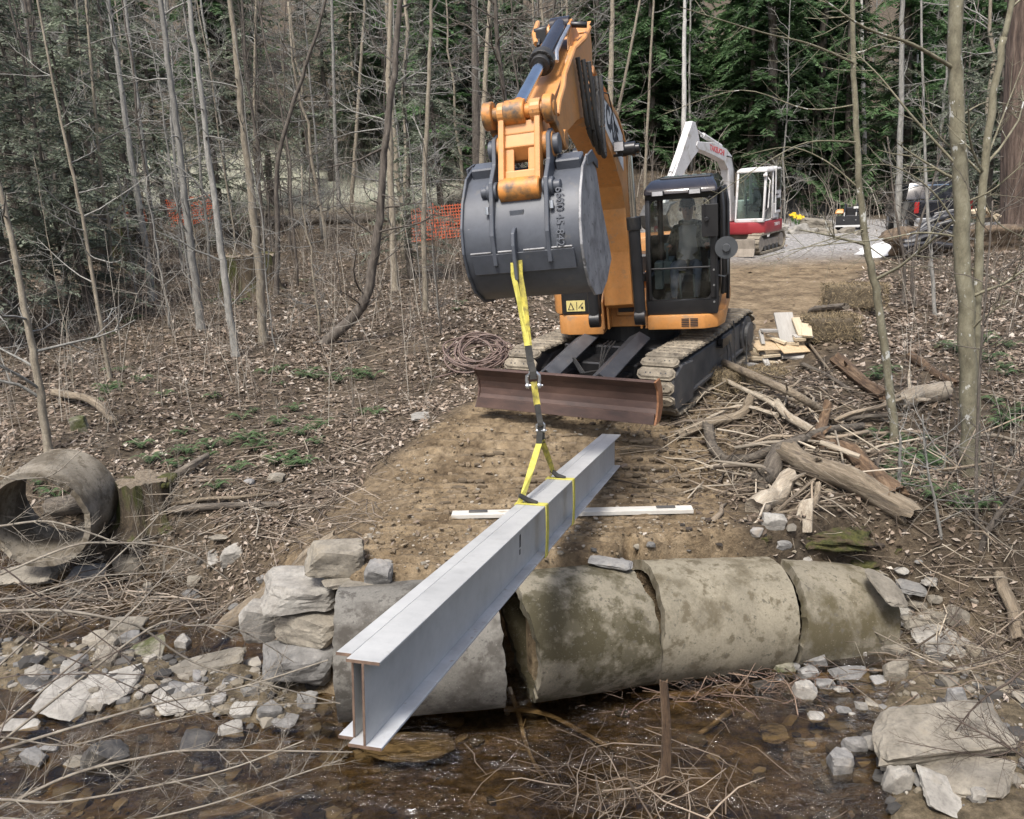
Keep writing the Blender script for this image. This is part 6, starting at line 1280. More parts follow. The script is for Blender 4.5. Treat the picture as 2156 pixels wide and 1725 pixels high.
tree('forked slender stem growing from the foot of the large olive tree', 'green', [(2054, 1000), (2053, 860), (2060, 560), (2075, 330), (2110, 90), (2130, 0)], 22, 4, 93, RT_, extra=[([(2070, 370), (2030, 330), (1983, 293), (1935, 225)], .2, .014), ([(2075, 340), (2110, 250), (2156, 130)], .3, .013), ([(2072, 420), (2100, 470), (2156, 500)], .2, .009)])
tree('thin dark multi-stemmed shrub in front of the debris pile', 'dark', [(1900, 640), (1905, 560), (1890, 470), (1880, 400)], 7, 14, 94, RT_, lmax=1.2, top=1.0)
tree('second thin dark shrub stem beside the white panel', 'dark', [(1930, 650), (1920, 580), (1935, 480), (1960, 400)], 7, 12, 95, RT_, lmax=1.2, top=1.0)
tree('cut pale sapling stub right of the curved branch', 'grey', [(1893, 1040), (1894, 990), (1896, 930)], 9, 2, 96, RT_, top=.05, lmax=.5)
tree('leaning dark shrub stem in the lower right thicket', 'dark', [(2060, 1160), (2085, 1110), (2120, 1060), (2170, 990)], 14, 16, 97, RT_, lmax=1.2, top=1.2)
tree('upright thin dark stem left of the lower right thicket', 'dark', [(2058, 1130), (2056, 980), (2062, 800), (2075, 620)], 8, 16, 98, RT_, lmax=1.0, top=.8, lo=.1)
tree('thin forked grey shrub on the right bank', 'grey', [(1985, 1140), (1970, 1060), (1955, 1000), (1950, 960)], 7, 12, 99, RT_, lmax=.8, top=.4, lo=.1)

# far saplings and hemlocks: prototypes then copies
rs = np.random.RandomState(5)
def proto_bare(seed, H_, r, kind, nb):
    rs = np.random.RandomState(seed); n = 14; z = np.linspace(-.3, H_, n); P = np.stack([np.cumsum(rs.randn(n) * .07), np.cumsum(rs.randn(n) * .07), z], 1); P -= P[0] * [1, 1, 0]
    R = np.linspace(r, r * .35, n)
    o = empty('bare_sapling'); a = AM(); a.tube(P, R, 7, jit=.1, rng=seed); link('trunk', a.mesh('trunk'), TB[kind], o)
    a = crown_mesh(P, R, rs, nb, lo=.10, lmin=.6, lmax=2.8, tw=6, depth=2, up=.4, rmin=.008); link('crown', a.mesh('crown'), TB['grey' if kind != 'dark' else 'dark'], o); return o
PB = [proto_bare(200 + i, 9 + 5 * rs.rand(), .03 + .075 * rs.rand() ** 1.6, ('grey', 'tan', 'dark', 'grey', 'dark', 'tan')[i % 6], 30) for i in range(10)]
LEAF = {}
def hemlock_mat(name):
    m, n, l, b = newmat(name); a = n.new('ShaderNodeAttribute'); a.attribute_name = 'col'; oi = n.new('ShaderNodeObjectInfo')
    h = n.new('ShaderNodeHueSaturation'); l.new(a.outputs['Color'], h.inputs['Color']); mr = n.new('ShaderNodeMapRange'); mr.inputs['To Min'].default_value = .7; mr.inputs['To Max'].default_value = 1.35; l.new(oi.outputs['Random'], mr.inputs['Value']); l.new(mr.outputs[0], h.inputs['Value'])
    l.new(h.outputs[0], b.inputs['Base Color']); b.inputs['Roughness'].default_value = .7
    tr = n.new('ShaderNodeBsdfTranslucent'); l.new(h.outputs[0], tr.inputs[0]); mx = n.new('ShaderNodeMixShader'); mx.inputs[0].default_value = .4; l.new(b.outputs[0], mx.inputs[1]); l.new(tr.outputs[0], mx.inputs[2]); l.new(mx.outputs[0], n['Material Output'].inputs[0]); return m
HEM = hemlock_mat('hemlock_needles')
def proto_hemlock(seed, H_, base, spread, nb, col0, col1, ls=.10):
    rs = np.random.RandomState(seed); n = 12; z = np.linspace(-.3, H_, n); P = np.stack([np.cumsum(rs.randn(n) * .05), np.cumsum(rs.randn(n) * .05), z], 1); P -= P[0] * [1, 1, 0]; R = np.linspace(.018 * H_, .02, n)
    o = empty('hemlock_tree'); a = AM(); a.tube(P, R, 8, jit=.12, rng=seed); tr = link('trunk', a.mesh('trunk'), TB['dark'], o)
    br = AM(); V = []; C = []
    for q in range(nb):
        f = base + (1 - base) * (q + rs.rand()) / nb; p = P[min(int(f * (n - 1)), n - 1)].copy(); p[2] = f * H_
        L_ = spread * ((1 - f) ** .7) * (.6 + .5 * rs.rand()) + .25; t = rs.rand() * 6.283; d = np.array([math.cos(t), math.sin(t), .12 - .25 * rs.rand()]); B_ = branch_path(p, d, L_, rs, 6, sag=.55, lift=.05)
        br.tube(B_, np.linspace(.022, .006, 6), 3, False)
        m_ = int(10 + 16 * L_)
        for w in range(m_):
            u = (w + rs.rand()) / m_; i = min(int(u * 5), 4); c = B_[i] + (B_[i + 1] - B_[i]) * (u * 5 - i); tg = B_[i + 1] - B_[i]; tg /= np.linalg.norm(tg)
            sd = np.cross(tg, [0, 0, 1.0]); sd /= np.linalg.norm(sd) + 1e-9; sg = 1 if w % 2 else -1; l_ = (.12 + .5 * L_ * .35 * (1 - u * .7)) * (.6 + .6 * rs.rand())
            dd = sd * sg * .8 + tg * .55 + np.array([0, 0, -.15 + .1 * rs.randn()]); dd /= np.linalg.norm(dd); kk = max(3, int(l_ / .07))
            cc = col0 + (col1 - col0) * rs.rand() * (.4 + .6 * u)
            for e in range(kk):
                c2 = c + dd * l_ * (e + .5) / kk + rs.randn(3) * .02; w1 = dd * ls * (.6 + .5 * rs.rand()); w2 = (np.cross(dd, [0, 0, 1.0]) + .35 * rs.randn(3)) * ls * .30
                V.append([c2 - w1, c2 - w2, c2 + w1, c2 + w2]); C.append(cc)
    V = np.array(V); C = np.repeat(np.array(C), 4, 0); a = AM(); a.add(V.reshape(-1, 3), np.arange(len(V) * 4).reshape(-1, 4), None, C); link('crown', a.mesh('crown', False), HEM, o)
    link('branches', br.mesh('branches'), TB['dark'], tr); return o
g0, g1 = np.array([.04, .082, .032]), np.array([.125, .215, .085]); h0, h1 = np.array([.10, .12, .085]), np.array([.26, .29, .21])
PH = [proto_hemlock(300 + i, 11 + 3 * i, .08, 3.6, 120, g0, g1, .13) for i in range(3)]
PG = [proto_hemlock(320 + i, 8 + 2 * i, .12, 3.0, 70, h0, h1, .085) for i in range(2)]
def put(p, x, y, s, label, cat, group, first=set()):
    if id(p) not in first: first.add(id(p)); o = p
    else: o = copy_tree(p)
    o.matrix_world = Matrix.Translation((x, y, ht(x, y))) @ Matrix.Rotation(random.Random(x * 7 + y).uniform(0, 6.28), 4, 'Z') @ Matrix.Rotation(random.Random(x + y).uniform(-.05, .05), 4, 'X') @ Matrix.Scale(s, 4)
    tag(o, label, cat, group); return o
def clear(x, y):
    a = x / y; _, _, rd = masks(np.array([x]), np.array([y]))
    if rd[0] > .02 and y < 42: return False
    if -.42 < a < .06 and 36 < y < 47 and rs.rand() < .8: return False        # the clearing
    if .07 < a < .50 and y < 36: return False                                  # sight line over the road and yard
    if a >= .50 and 15 < y < 30 and rs.rand() < .7: return False
    return True
cnt = 0; tries = 0
while cnt < 262 and tries < 5000:
    tries += 1; y = 19 + 60 * rs.rand() ** .9; x = y * rs.uniform(-.80, .80)
    if not clear(x, y): continue
    if x > 0 and y < 20 and rs.rand() < .7: continue
    if .10 < x / y < .5 and rs.rand() < .55: continue
    put(PB[rs.randint(len(PB))], x, y, .8 + .6 * rs.rand(), 'slender bare sapling in the dense leafless woods behind', 'tree', 'bare saplings filling the background woods'); cnt += 1
cnt = 0
for q in range(20):
    y = 13.5 + 9 * rs.rand(); x = -1.2 - rs.rand() * y * .68
    put(PB[rs.randint(len(PB))], x, y, .28 + .25 * rs.rand(), 'slender bare sapling in the dense leafless woods behind', 'tree', 'bare saplings filling the background woods')
for q in range(2000):
    if cnt >= 92: break
    y = 36 + 34 * rs.rand(); a = rs.uniform(.10, .6) if rs.rand() < .78 else rs.uniform(-.7, .13); x = y * a
    if y < 46 and a < .5: continue
    if not clear(x, y): continue
    put(PH[rs.randint(3)], x, y, .8 + .5 * rs.rand(), 'dark green hemlock in the stand behind the yard', 'conifer', 'dark hemlocks on the hillside'); cnt += 1
for (px, y, s) in ((60, 22, 1.0), (180, 26, 1.1), (-40, 19, .9), (260, 31, 1.0), (20, 30, 1.3), (640, 48, 1.2), (760, 49, 1.2), (850, 25, .6), (-120, 17, .8), (140, 20, .8), (440, 34, 1.0), (560, 40, 1.2), (330, 38, 1.2), (120, 36, 1.3), (920, 38, 1.1), (690, 46, 1.3), (820, 50, 1.4), (1100, 44, 1.2), (1180, 40, 1.1), (30, 46, 1.5), (200, 50, 1.5), (480, 52, 1.5), (1000, 54, 1.6), (2000, 38, 1.0), (2100, 30, .9), (1880, 46, 1.1)):
    c_ = gy(px, 300, y); put(PG[int(y) % 2], c_.x, y, s, 'pale grey-green hemlock among the bare trees', 'conifer', 'pale hemlocks in the bare woods')
# understory brush
strewn(1, 'x', 'x', lambda rs: (0, 60), .1, .2, .001, [(.1, .1, .1)], 1) if False else None
def brush(n, name, label, fn, seed, h0, h1, r0):
    rs = np.random.RandomState(seed); a = AM(); X_ = np.array([fn(rs) for _ in range(n)]); Z_ = hgt(X_[:, 0], X_[:, 1])
    pal = np.array([(.18, .15, .12), (.10, .08, .065), (.25, .22, .18), (.34, .31, .26)])
    for i in range(n):
        h = h0 + (h1 - h0) * rs.rand() ** 2; p = np.array([X_[i, 0], X_[i, 1], Z_[i]]); l_ = rs.randn(3) * .22 * h; l_[2] = 0; r = r0 * (.5 + rs.rand()) * (1 + X_[i, 1] / 40); c = pal[rs.randint(4)] * (.8 + .4 * rs.rand())
        Q_ = np.array([p, p + l_ * .3 + [0, 0, h * .4], p + l_ * .7 + [0, 0, h * .75], p + l_ * 1.3 + [0, 0, h]]); a.tube(Q_, [r, r * .8, r * .6, r * .3], 3, False, c)
        for e in range(3):
            b0 = Q_[1 + rs.randint(2)]; dd = rs.randn(3) * .4; dd[2] = abs(dd[2]) * .6; a.tube([b0, b0 + dd * h * .25, b0 + dd * h * .5 + [0, 0, .05]], [r * .5, r * .4, r * .2], 3, False, c)
    return tag(link(name, a.mesh(name), attrmat(name + '_stems', .9)), label, 'undergrowth', kind='stuff')
brush(2000, 'undergrowth', 'bare undergrowth twigs through the left woods', lambda rs: (lambda y: (-1.0 - rs.rand() * y * .75, y))(17 + 38 * rs.rand() ** .9), 41, .4, 3.4, .0045)
brush(420, 'undergrowth', 'thin bare shoots among the leaves near the stumps', lambda rs: (lambda y: (-1.2 - rs.rand() * y * .7, y))(11.5 + 8 * rs.rand()), 44, .3, 2.2, .004)
brush(900, 'undergrowth', 'bare brush along the far edge of the yard', lambda rs: (lambda y: (y * rs.uniform(.05, .75), y))(37 + 22 * rs.rand()), 42, .5, 3.5, .008)
brush(260, 'undergrowth', 'thin bare stems on the right leaf floor', lambda rs: (lambda y: (y * rs.uniform(.48, .75), y))(7.5 + 14 * rs.rand()), 43, .3, 1.8, .004)

# ------------------------------------------------------------------ ferns
FERN = attrmat('fern_green', .7, .25)
def proto_fern(seed):
    rs = np.random.RandomState(seed); a = AM(); o = empty('fern')
    for f in range(9):
        t = rs.rand() * 6.283; L_ = .22 + .16 * rs.rand(); c = np.array([.07, .12, .045]) * (.6 + .9 * rs.rand()); d = np.array([math.cos(t), math.sin(t), 0]); sd = np.array([-math.sin(t), math.cos(t), 0])
        for q in range(14):
            u = (q + .5) / 14; p = d * L_ * u + np.array([0, 0, .16 * math.sin(u * 2.6)]) ; w = .075 * (1 - u) ** .6 * min(1, u * 6 + .3)
            for sg in (-1, 1):
                e = p + sd * sg * w + d * .015; a.add(np.array([p - d * .008, p + d * .012, e + d * .006 + [0, 0, -.01], e - d * .004 + [0, 0, -.01]]), [[0, 1, 2, 3]], None, c)
    m_ = link('fern', a.mesh('fern', False), FERN); bpy.data.objects.remove(o); return m_
FP = [proto_fern(400 + i) for i in range(4)]; FC = [0]
def fern_at(p, s, label, group):
    k = FC[0]; FC[0] += 1
    o = FP[k] if k < 4 else FP[k % 4].copy()
    if k >= 4: COL.objects.link(o)
    o.location = p; o.rotation_euler = (0, 0, k * 1.7); o.scale = (s, s, s); tag(o, label, 'fern', group)
fr = random.Random(3)
for (cx, cy, sx, sy, n, s) in ((590, 890, 45, 22, 9, .8), (420, 970, 60, 22, 10, .8), (530, 950, 60, 25, 8, .75), (720, 800, 50, 14, 9, .9), (790, 868, 20, 8, 3, .7), (250, 680, 40, 30, 7, 1.0), (240, 800, 40, 30, 7, .9), (110, 1040, 20, 8, 3, .8), (620, 970, 40, 15, 5, .7), (500, 640, 60, 20, 5, 1.0), (970, 640, 15, 8, 2, 1.0), (480, 810, 60, 20, 5, .8)):
    for q in range(n): fern_at(gt(fr.gauss(cx, sx * 1.1), fr.gauss(cy, sy * 1.1)), s * fr.uniform(.5, 1.0), 'green fern clump in the dead leaves left of the dirt ramp', 'ferns on the left forest floor')
for (cx, cy, sx, sy, n, s) in ((1940, 960, 50, 30, 10, .6), (1870, 930, 40, 20, 6, .6), (1900, 1010, 40, 30, 7, .6), (2090, 760, 40, 40, 6, .8), (2010, 740, 20, 10, 3, .8), (1850, 800, 25, 12, 4, .6), (2120, 880, 30, 40, 6, .7), (2010, 1060, 60, 30, 6, .6)):
    for q in range(n): fern_at(gt(fr.gauss(cx, sx * .6), fr.gauss(cy, sy * .6)), s * fr.uniform(.7, 1.25), 'low green plant in the leaves on the right-hand slope', 'green plants on the right slope')
# broad-leaved evergreen bush in the left woods
c_ = gt(320, 372); rs = np.random.RandomState(8); o = empty('evergreen_bush', Matrix.Translation(c_), label='glossy blue-green broadleaf bush on the brush line', cat='bush')
a = AM(); b2 = AM()
for q in range(16):
    d = rs.randn(3); d[2] = abs(d[2]) + .8; d /= np.linalg.norm(d); B_ = branch_path((0, 0, 0), d, 1.6 + rs.rand(), rs, 5); b2.tube(B_, np.linspace(.03, .01, 5), 4, False)
    for e in range(24):
        p = B_[2 + rs.randint(3)] + rs.randn(3) * .18; u = rs.randn(3); u[2] -= .4; u /= np.linalg.norm(u); v = np.cross(u, rs.randn(3)); v /= np.linalg.norm(v); a.add(np.array([p, p + u * .12 + v * .045, p + u * .26, p + u * .12 - v * .045]), [[0, 1, 2, 3]], None, np.array([.07, .12, .09]) * (.7 + .8 * rs.rand()))
link('leaves', a.mesh('leaves', False), attrmat('evergreen_leaf', .35), o); link('stem', b2.mesh('stem'), TB['dark'], o)

# moss cushions over the buried end of the culvert
def moss(px, py, w, h, label, seed, dz=0, dep=None):
    g_ = gt(px, py); d = float(np.dot(np.array(g_) - np.array([0, 0, EYE]), _f)); W = w * d / FPX; P, T = rock_shape((W, dep or W * .8, h * d / FPX), seed, 4, 5, .30); a = AM(); a.add(P, None, T); rs = np.random.RandomState(seed)
    o = link('moss_cushion', a.mesh('moss_cushion'), MOSS, label=label, cat='moss', group='moss cushions on the right bank'); o.location = g_ + Vector((0, .1, dz)); return o
moss(1750, 1128, 210, 44, 'wide olive moss cushion behind the pale bark chunk', 51, -.02)
moss(1815, 1200, 120, 44, 'bright green moss cushion hanging over the culvert end', 52, .0)
moss(1600, 1172, 60, 26, 'small moss cushion on the clay above the third pipe section', 53, .0)
moss(1900, 1178, 50, 26, 'little moss cushion right of the bright green one', 54, .0)

# ------------------------------------------------------------------ leafless twigs of the bank shrubs reaching into the picture
def shrub(label, base, branches, seed, mat, group='bare shrubs on the near bank', tw=16, tl=.6):
    rs = np.random.RandomState(seed); b0 = Vector(base); o = empty('bare_shrub', Matrix.Translation(b0), label=label, cat='shrub', group=group)
    for (pp, y0, y1, r) in branches:
        a = AM(); n = len(pp); W = [gy(x, y, y0 + (y1 - y0) * i / (n - 1)) for i, (x, y) in enumerate(pp)]
        P = smooth_path([b0 * .5 + W[0] * .5 + Vector((0, 0, -.1))] + W, 5 * n + 4) - np.array(b0); P[0] = [0, 0, 0] if False else P[0]
        a.tube(P, np.linspace(r, r * .35, len(P)), 6, False); twiggery(a, P, None, r * .6, tl, rs, 2, tw); link('branch', a.mesh('branch'), mat, o)
    return o
PT = M('pale_twig', [(.3, (.12, .10, .078)), (.7, (.28, .25, .20))], 9, .9, .2, .004); DT = M('dark_twig', [(.3, (.05, .036, .028)), (.7, (.13, .10, .08))], 9, .9, .2, .004)
shrub('pale leafless shrub reaching in from the left over the pipe ring', (-4.7, 4.7, -1.0), [
 ([(-60, 1112), (0, 1108), (102, 1098), (200, 1126), (256, 1144), (330, 1140)], 6.2, 6.4, .013), ([(-60, 1230), (0, 1210), (154, 1149), (240, 1144), (310, 1146), (400, 1165), (480, 1220)], 5.6, 6.0, .012),
 ([(302, 1120), (345, 1060), (400, 985)], 6.4, 6.5, .008), ([(-40, 1030), (40, 1010), (110, 1000), (170, 950), (210, 925)], 6.3, 6.8, .009), ([(-60, 1290), (60, 1255), (200, 1215), (340, 1205), (420, 1190)], 5.6, 6.0, .008)], 71, PT)
shrub('thick leafless branch arching across the left pool and bar', (-4.2, 4.3, -.9), [
 ([(-60, 1290), (0, 1287), (138, 1287), (256, 1308), (307, 1328), (409, 1395), (563, 1441), (716, 1482)], 4.9, 5.4, .014), ([(307, 1328), (400, 1318), (500, 1325), (620, 1395)], 5.0, 5.4, .009), ([(256, 1308), (330, 1230), (390, 1165)], 5.0, 5.5, .008)], 72, PT)
shrub('long leafless branches sweeping over the lower left water', (-3.9, 3.9, -.8), [
 ([(-60, 1600), (0, 1579), (205, 1517), (358, 1476), (512, 1446), (691, 1390)], 4.4, 5.2, .014), ([(-60, 1720), (0, 1702), (154, 1630), (307, 1594), (420, 1580), (742, 1584)], 4.2, 4.8, .014), ([(-40, 1690), (120, 1690), (300, 1660), (480, 1620), (640, 1560)], 4.2, 4.6, .011),
 ([(-40, 1725), (200, 1740), (420, 1700), (600, 1640), (720, 1600)], 4.1, 4.5, .009), ([(-40, 1560), (140, 1570), (300, 1530), (500, 1490), (700, 1480)], 4.5, 5.0, .007)], 73, PT)
shrub('dark leafless shrub with crossing twigs at the lower left', (-3.2, 3.9, -.8), [
 ([(-40, 1200), (90, 1260), (220, 1350), (330, 1440), (420, 1520)], 4.4, 4.9, .006), ([(-40, 1320), (130, 1380), (330, 1470), (520, 1540), (700, 1570)], 4.5, 5.0, .006), ([(20, 1500), (140, 1420), (300, 1350), (450, 1290)], 4.6, 5.0, .005), ([(-40, 1450), (160, 1420), (380, 1430), (520, 1480)], 4.4, 4.9, .005)], 74, DT)
shrub('dark leafless shrub reaching in from the lower right edge', (3.9, 4.0, -.6), [
 ([(2200, 1400), (2120, 1440), (2060, 1480), (2010, 1540), (1975, 1580)], 4.9, 5.3, .011), ([(2200, 1330), (2130, 1370), (2040, 1400), (1940, 1420), (1860, 1470)], 5.0, 5.6, .007), ([(2200, 1560), (2100, 1590), (2000, 1580), (1890, 1560)], 4.6, 5.0, .007), ([(2200, 1450), (2110, 1400), (2040, 1330), (1990, 1290)], 5.0, 5.4, .007), ([(2200, 1630), (2150, 1590), (2060, 1540), (1995, 1505)], 4.4, 4.8, .012)], 75, DT, tw=14)
shrub('pale twigs of a shrub on the right bank above the rubble', (4.6, 6.4, -.4), [
 ([(2200, 1080), (2120, 1040), (2040, 1030), (1960, 1060), (1900, 1130)], 6.8, 7.2, .006), ([(2200, 980), (2130, 990), (2070, 960), (1990, 930)], 7.0, 7.4, .006), ([(2200, 1200), (2120, 1150), (2060, 1100), (2010, 1040)], 6.5, 6.9, .006)], 76, PT, tw=12)
# ------------------------------------------------------------------ white and red compact excavator in the yard
WHITE = M('grimy_white_paint', [(.3, (.50, .49, .48)), (.7, (.62, .61, .60))], 3, .5, .04, .004, spots=[(4, .54, .70, (.36, .33, .28)), (11, .62, .70, (.25, .22, .18))])
RED = M('faded_red_paint', [(.3, (.24, .022, .028)), (.7, (.32, .035, .04))], 3, .45, .04, .004)
MUDTRACK = M('dusty_rubber_track', [(.3, (.16, .135, .10)), (.7, (.30, .26, .20))], 8, .9, .4, .01)
DUSTSTEEL = M('dusty_pale_steel', [(.3, (.20, .17, .135)), (.7, (.32, .28, .23))], 5, .8, .2, .01)
GREENGLASS = glass_material('green_cab_glass', (.62, .72, .66), 1.45)
wy = math.radians(38); gb = gt(1606, 533)
wbk = Vector((math.sin(wy), math.cos(wy), .05)).normalized(); wbr = Vector((math.cos(wy), -math.sin(wy), 0))
WM = basis(gb - wbr * .80 + wbk * .35, wbr, wbk)
we = empty('compact_excavator', WM, label='smaller white and red tracked excavator parked in the gravel yard', cat='excavator')
for x in (-.78, .78):
    b = MB(); n = 40; ring = []
    L_, r_ = .85, .30
    def oval(rr):
        o = []
        for i in range(n):
            a = 2 * math.pi * i / n; o.append(((L_ if math.cos(a) > 0 else -L_) + rr * math.cos(a), .33 + rr * math.sin(a)))
        return o
    O, I = oval(r_), oval(r_ - .05)
    vo = [[b.bm.verts.new((x + sx * .2, p[0], p[1])) for p in prof] for prof in (O, I) for sx in (-1, 1)]
    for i in range(n):
        j = (i + 1) % n
        b.bm.faces.new((vo[0][i], vo[0][j], vo[1][j], vo[1][i])); b.bm.faces.new((vo[2][i], vo[3][i], vo[3][j], vo[2][j])); b.bm.faces.new((vo[0][i], vo[2][i], vo[2][j], vo[0][j])); b.bm.faces.new((vo[1][i], vo[1][j], vo[3][j], vo[3][i]))
    tr = b.build('track', MUDTRACK, we)
    for (yy, zz_, aa) in track_path(L_, r_, .33, .14):
        q = MB(Matrix.Translation((x, yy, zz_)) @ Matrix.Rotation(-aa, 4, 'X')); q.box((0, 0, .012), (.40, .05, .03)); q.build('track_lug', MUDTRACK, tr)
    b = MB(); b.box((x, 0, .32), (.28, 1.9, .22)); b.build('track_frame', DUSTSTEEL, we, .02)
    for yy in (-.85, .85): b = MB(); b.cyl((x - .16, yy, .33), (x + .16, yy, .33), .22, n=18); b.build('track_wheel', DUSTSTEEL, we, .01)
    for yy in (-.5, -.17, .17, .5): b = MB(); b.cyl((x - .16, yy, .16), (x + .16, yy, .16), .09, n=12); b.build('roller', DARKSTEEL, we)
b = MB(); b.box((0, 0, .45), (1.2, 1.1, .3)); b.cyl((0, 0, .55), (0, 0, .76), .45, n=24); b.build('undercarriage', DUSTSTEEL, we, .02)
b = MB(); b.prism([(-1.62, .02), (-1.55, .25), (-1.58, .52), (-1.53, .53), (-1.5, .25), (-1.57, .02)], -1.0, 1.0); b.box((0, -1.3, .3), (.7, .5, .1)); b.build('dozer_blade', DUSTSTEEL, we)
def WU(): return MB(Matrix.Rotation(math.radians(0), 4, 'Z'))
b = WU(); b.loft([[(x * .98, y * .98, .62) for x, y in ((-.95, -.75), (.55, -.95), (1.0, -.7), (1.02, .7), (.7, 1.1), (-.7, 1.1), (-1.0, .7))], [(x, y, .70) for x, y in ((-.95, -.75), (.55, -.95), (1.0, -.7), (1.02, .7), (.7, 1.1), (-.7, 1.1), (-1.0, .7))], [(x, y, .98) for x, y in ((-.95, -.75), (.55, -.95), (1.0, -.7), (1.02, .7), (.7, 1.1), (-.7, 1.1), (-1.0, .7))]]); body = b.build('red_body', RED, we, .04, smooth=True, seg=2)
lettering('TB80FR', .15, basis((1.015, .25, .85), (0, 1, 0), (0, 0, 1)), WHITEP, body)
b = WU(); b.box((-.45, .55, 1.3), (1.0, .9, .6)); b.build('engine_cover', WHITE, we, .06, smooth=True, seg=2)
wx0, wx1, wy0, wy1, wz0, wz1 = .05, 1.0, -.80, .42, 0.985, 2.58
b = WU()
for x in (wx0 + .035, wx1 - .035):
    b.loft([[(x - .035, wy0 - .03, wz0), (x + .035, wy0 - .03, wz0), (x + .035, wy0 + .05, wz0), (x - .035, wy0 + .05, wz0)], [(x - .035, wy0 + .16, wz1 - .1), (x + .035, wy0 + .16, wz1 - .1), (x + .035, wy0 + .24, wz1 - .1), (x - .035, wy0 + .24, wz1 - .1)]])
    b.box((x, wy1 - .04, (wz0 + wz1) / 2), (.07, .08, wz1 - wz0 - .1)); b.box((x, -.05, (wz0 + wz1) / 2), (.06, .07, wz1 - wz0 - .1))
b.box(((wx0 + wx1) / 2, wy0 + .02, wz0 + .05), (wx1 - wx0, .08, .12)); b.box((wx1 - .035, .2, wz0 + .28), (.06, .5, .46)); b.box(((wx0 + wx1) / 2, wy1 - .04, wz0 + .4), (wx1 - wx0, .06, .8)); b.box(((wx0 + wx1) / 2, -.2, wz0 + .02), (wx1 - wx0 - .1, 1.1, .04))
wc = b.build('cab_frame', WHITE, we, .02, smooth=True)
b = WU(); b.loft([[(wx0 - .01, wy0 + .14, wz1 - .12), (wx1 + .01, wy0 + .14, wz1 - .12), (wx1 + .01, wy1 + .02, wz1 - .12), (wx0 - .01, wy1 + .02, wz1 - .12)], [(wx0, wy0 + .15, wz1 - .04), (wx1, wy0 + .15, wz1 - .04), (wx1, wy1, wz1 - .02), (wx0, wy1, wz1 - .02)], [(wx0 + .06, wy0 + .3, wz1 + .02), (wx1 - .06, wy0 + .3, wz1 + .02), (wx1 - .06, wy1 - .08, wz1 + .03), (wx0 + .06, wy1 - .08, wz1 + .03)]]); b.build('cab_roof', WHITE, we, .03, smooth=True, seg=2)
b = WU(); b.loft([[(wx0 + .07, wy0 + .0, wz0 + .1), (wx1 - .07, wy0 + .0, wz0 + .1), (wx1 - .07, wy0 + .008, wz0 + .1), (wx0 + .07, wy0 + .008, wz0 + .1)], [(wx0 + .07, wy0 + .19, wz1 - .12), (wx1 - .07, wy0 + .19, wz1 - .12), (wx1 - .07, wy0 + .198, wz1 - .12), (wx0 + .07, wy0 + .198, wz1 - .12)]]); b.build('windscreen', GREENGLASS, wc)
b = WU(); b.box((wx1 - .03, .19, 2.12), (.006, .38, .76)); b.build('side_window', GREENGLASS, wc)
b = WU(); b.box((wx1 + .03, .24, 1.88), (.04, .46, 1.38)); dr = b.build('open_door', WHITE, we, .02)
b = WU(); b.box((wx1 + .053, .24, 2.20), (.006, .36, .62)); b.box((wx1 + .053, .24, 1.47), (.006, .34, .36)); b.build('door_glass', GREENGLASS, dr)
b = WU(); b.box((wx1 + .075, .08, 1.76), (.05, .16, .04)); b.build('door_handle', BLACK, dr, .006)
for k in range(9):
    b = WU(); b.box(((wx0 + wx1) / 2 - .1, wy1 - .09, 1.95 + .06 * k), (.55, .015, .022)); b.build('rear_slat', flat('pale_green_slat', (.42, .50, .44)) if k == 0 else bpy.data.materials['pale_green_slat'], wc)
b = WU(); b.box((.52, .12, 1.62), (.45, .12, .75)); b.box((.52, -.1, 1.38), (.45, .45, .14)); b.build('operator_seat', SEATM, wc, .03)
b = WU(); b.cyl((.3, -.45, 1.2), (.3, -.5, 1.78), .02, n=8); b.cyl((.72, -.45, 1.2), (.72, -.5, 1.78), .02, n=8); b.box((.52, -.55, 1.5), (.5, .06, .05)); b.build('control_levers', BLACK, wc)
b = WU(); b.tube([(wx1 + .02, wy0 + .05, 1.3), (wx1 + .09, wy0 + .06, 1.4), (wx1 + .09, wy0 + .2, 2.2), (wx1 + .02, wy0 + .22, 2.28)], .018, 7); b.build('grab_rail', WHITE, wc, smooth=True)
b = WU(); b.box((wx1 - .02, wy0 + .10, 2.36), (.12, .08, .09)); b.build('work_lamp', WHITE, wc, .02)
def SW(s): return .55 + (s - .55) * 1.32
def W2(s, z, x=0): return Vector((-.30 + x, -SW(s), z * .9 - .02))
def wplate(prof, x0, x1, name, mat, par, bev=.012):
    b = WU(); b.prism([(-SW(s), z * .9 - .02) for s, z in prof], -.30 + x0, -.30 + x1); return b.build(name, mat, par, bev)
wb = wplate([(.55, 1.15), (.62, 2.2), (.72, 2.9), (.95, 3.20), (1.6, 3.42), (2.35, 3.62), (2.42, 3.72), (2.36, 3.84), (1.5, 3.80), (.8, 3.58), (.52, 3.36), (.36, 2.9), (.30, 2.0), (.28, 1.15)], -.13, .13, 'boom', WHITE, we)
lettering('TAKEUCHI', .22, basis(W2(1.35, 3.55, .1325), W2(.9, 3.40) - W2(1.8, 3.64), Vector((1, 0, 0)).cross(W2(.9, 3.40) - W2(1.8, 3.64))), flat('red_lettering', (.55, .10, .10)), wb, bold=.008)
wa = wplate([(2.18, 3.62), (2.26, 4.02), (2.42, 4.42), (2.58, 4.46), (2.72, 4.20), (3.1, 3.5), (3.85, 2.2), (3.92, 2.05), (3.82, 2.0), (3.2, 2.7), (2.6, 3.3), (2.35, 3.5)], -.11, .11, 'arm', WHITE, we)
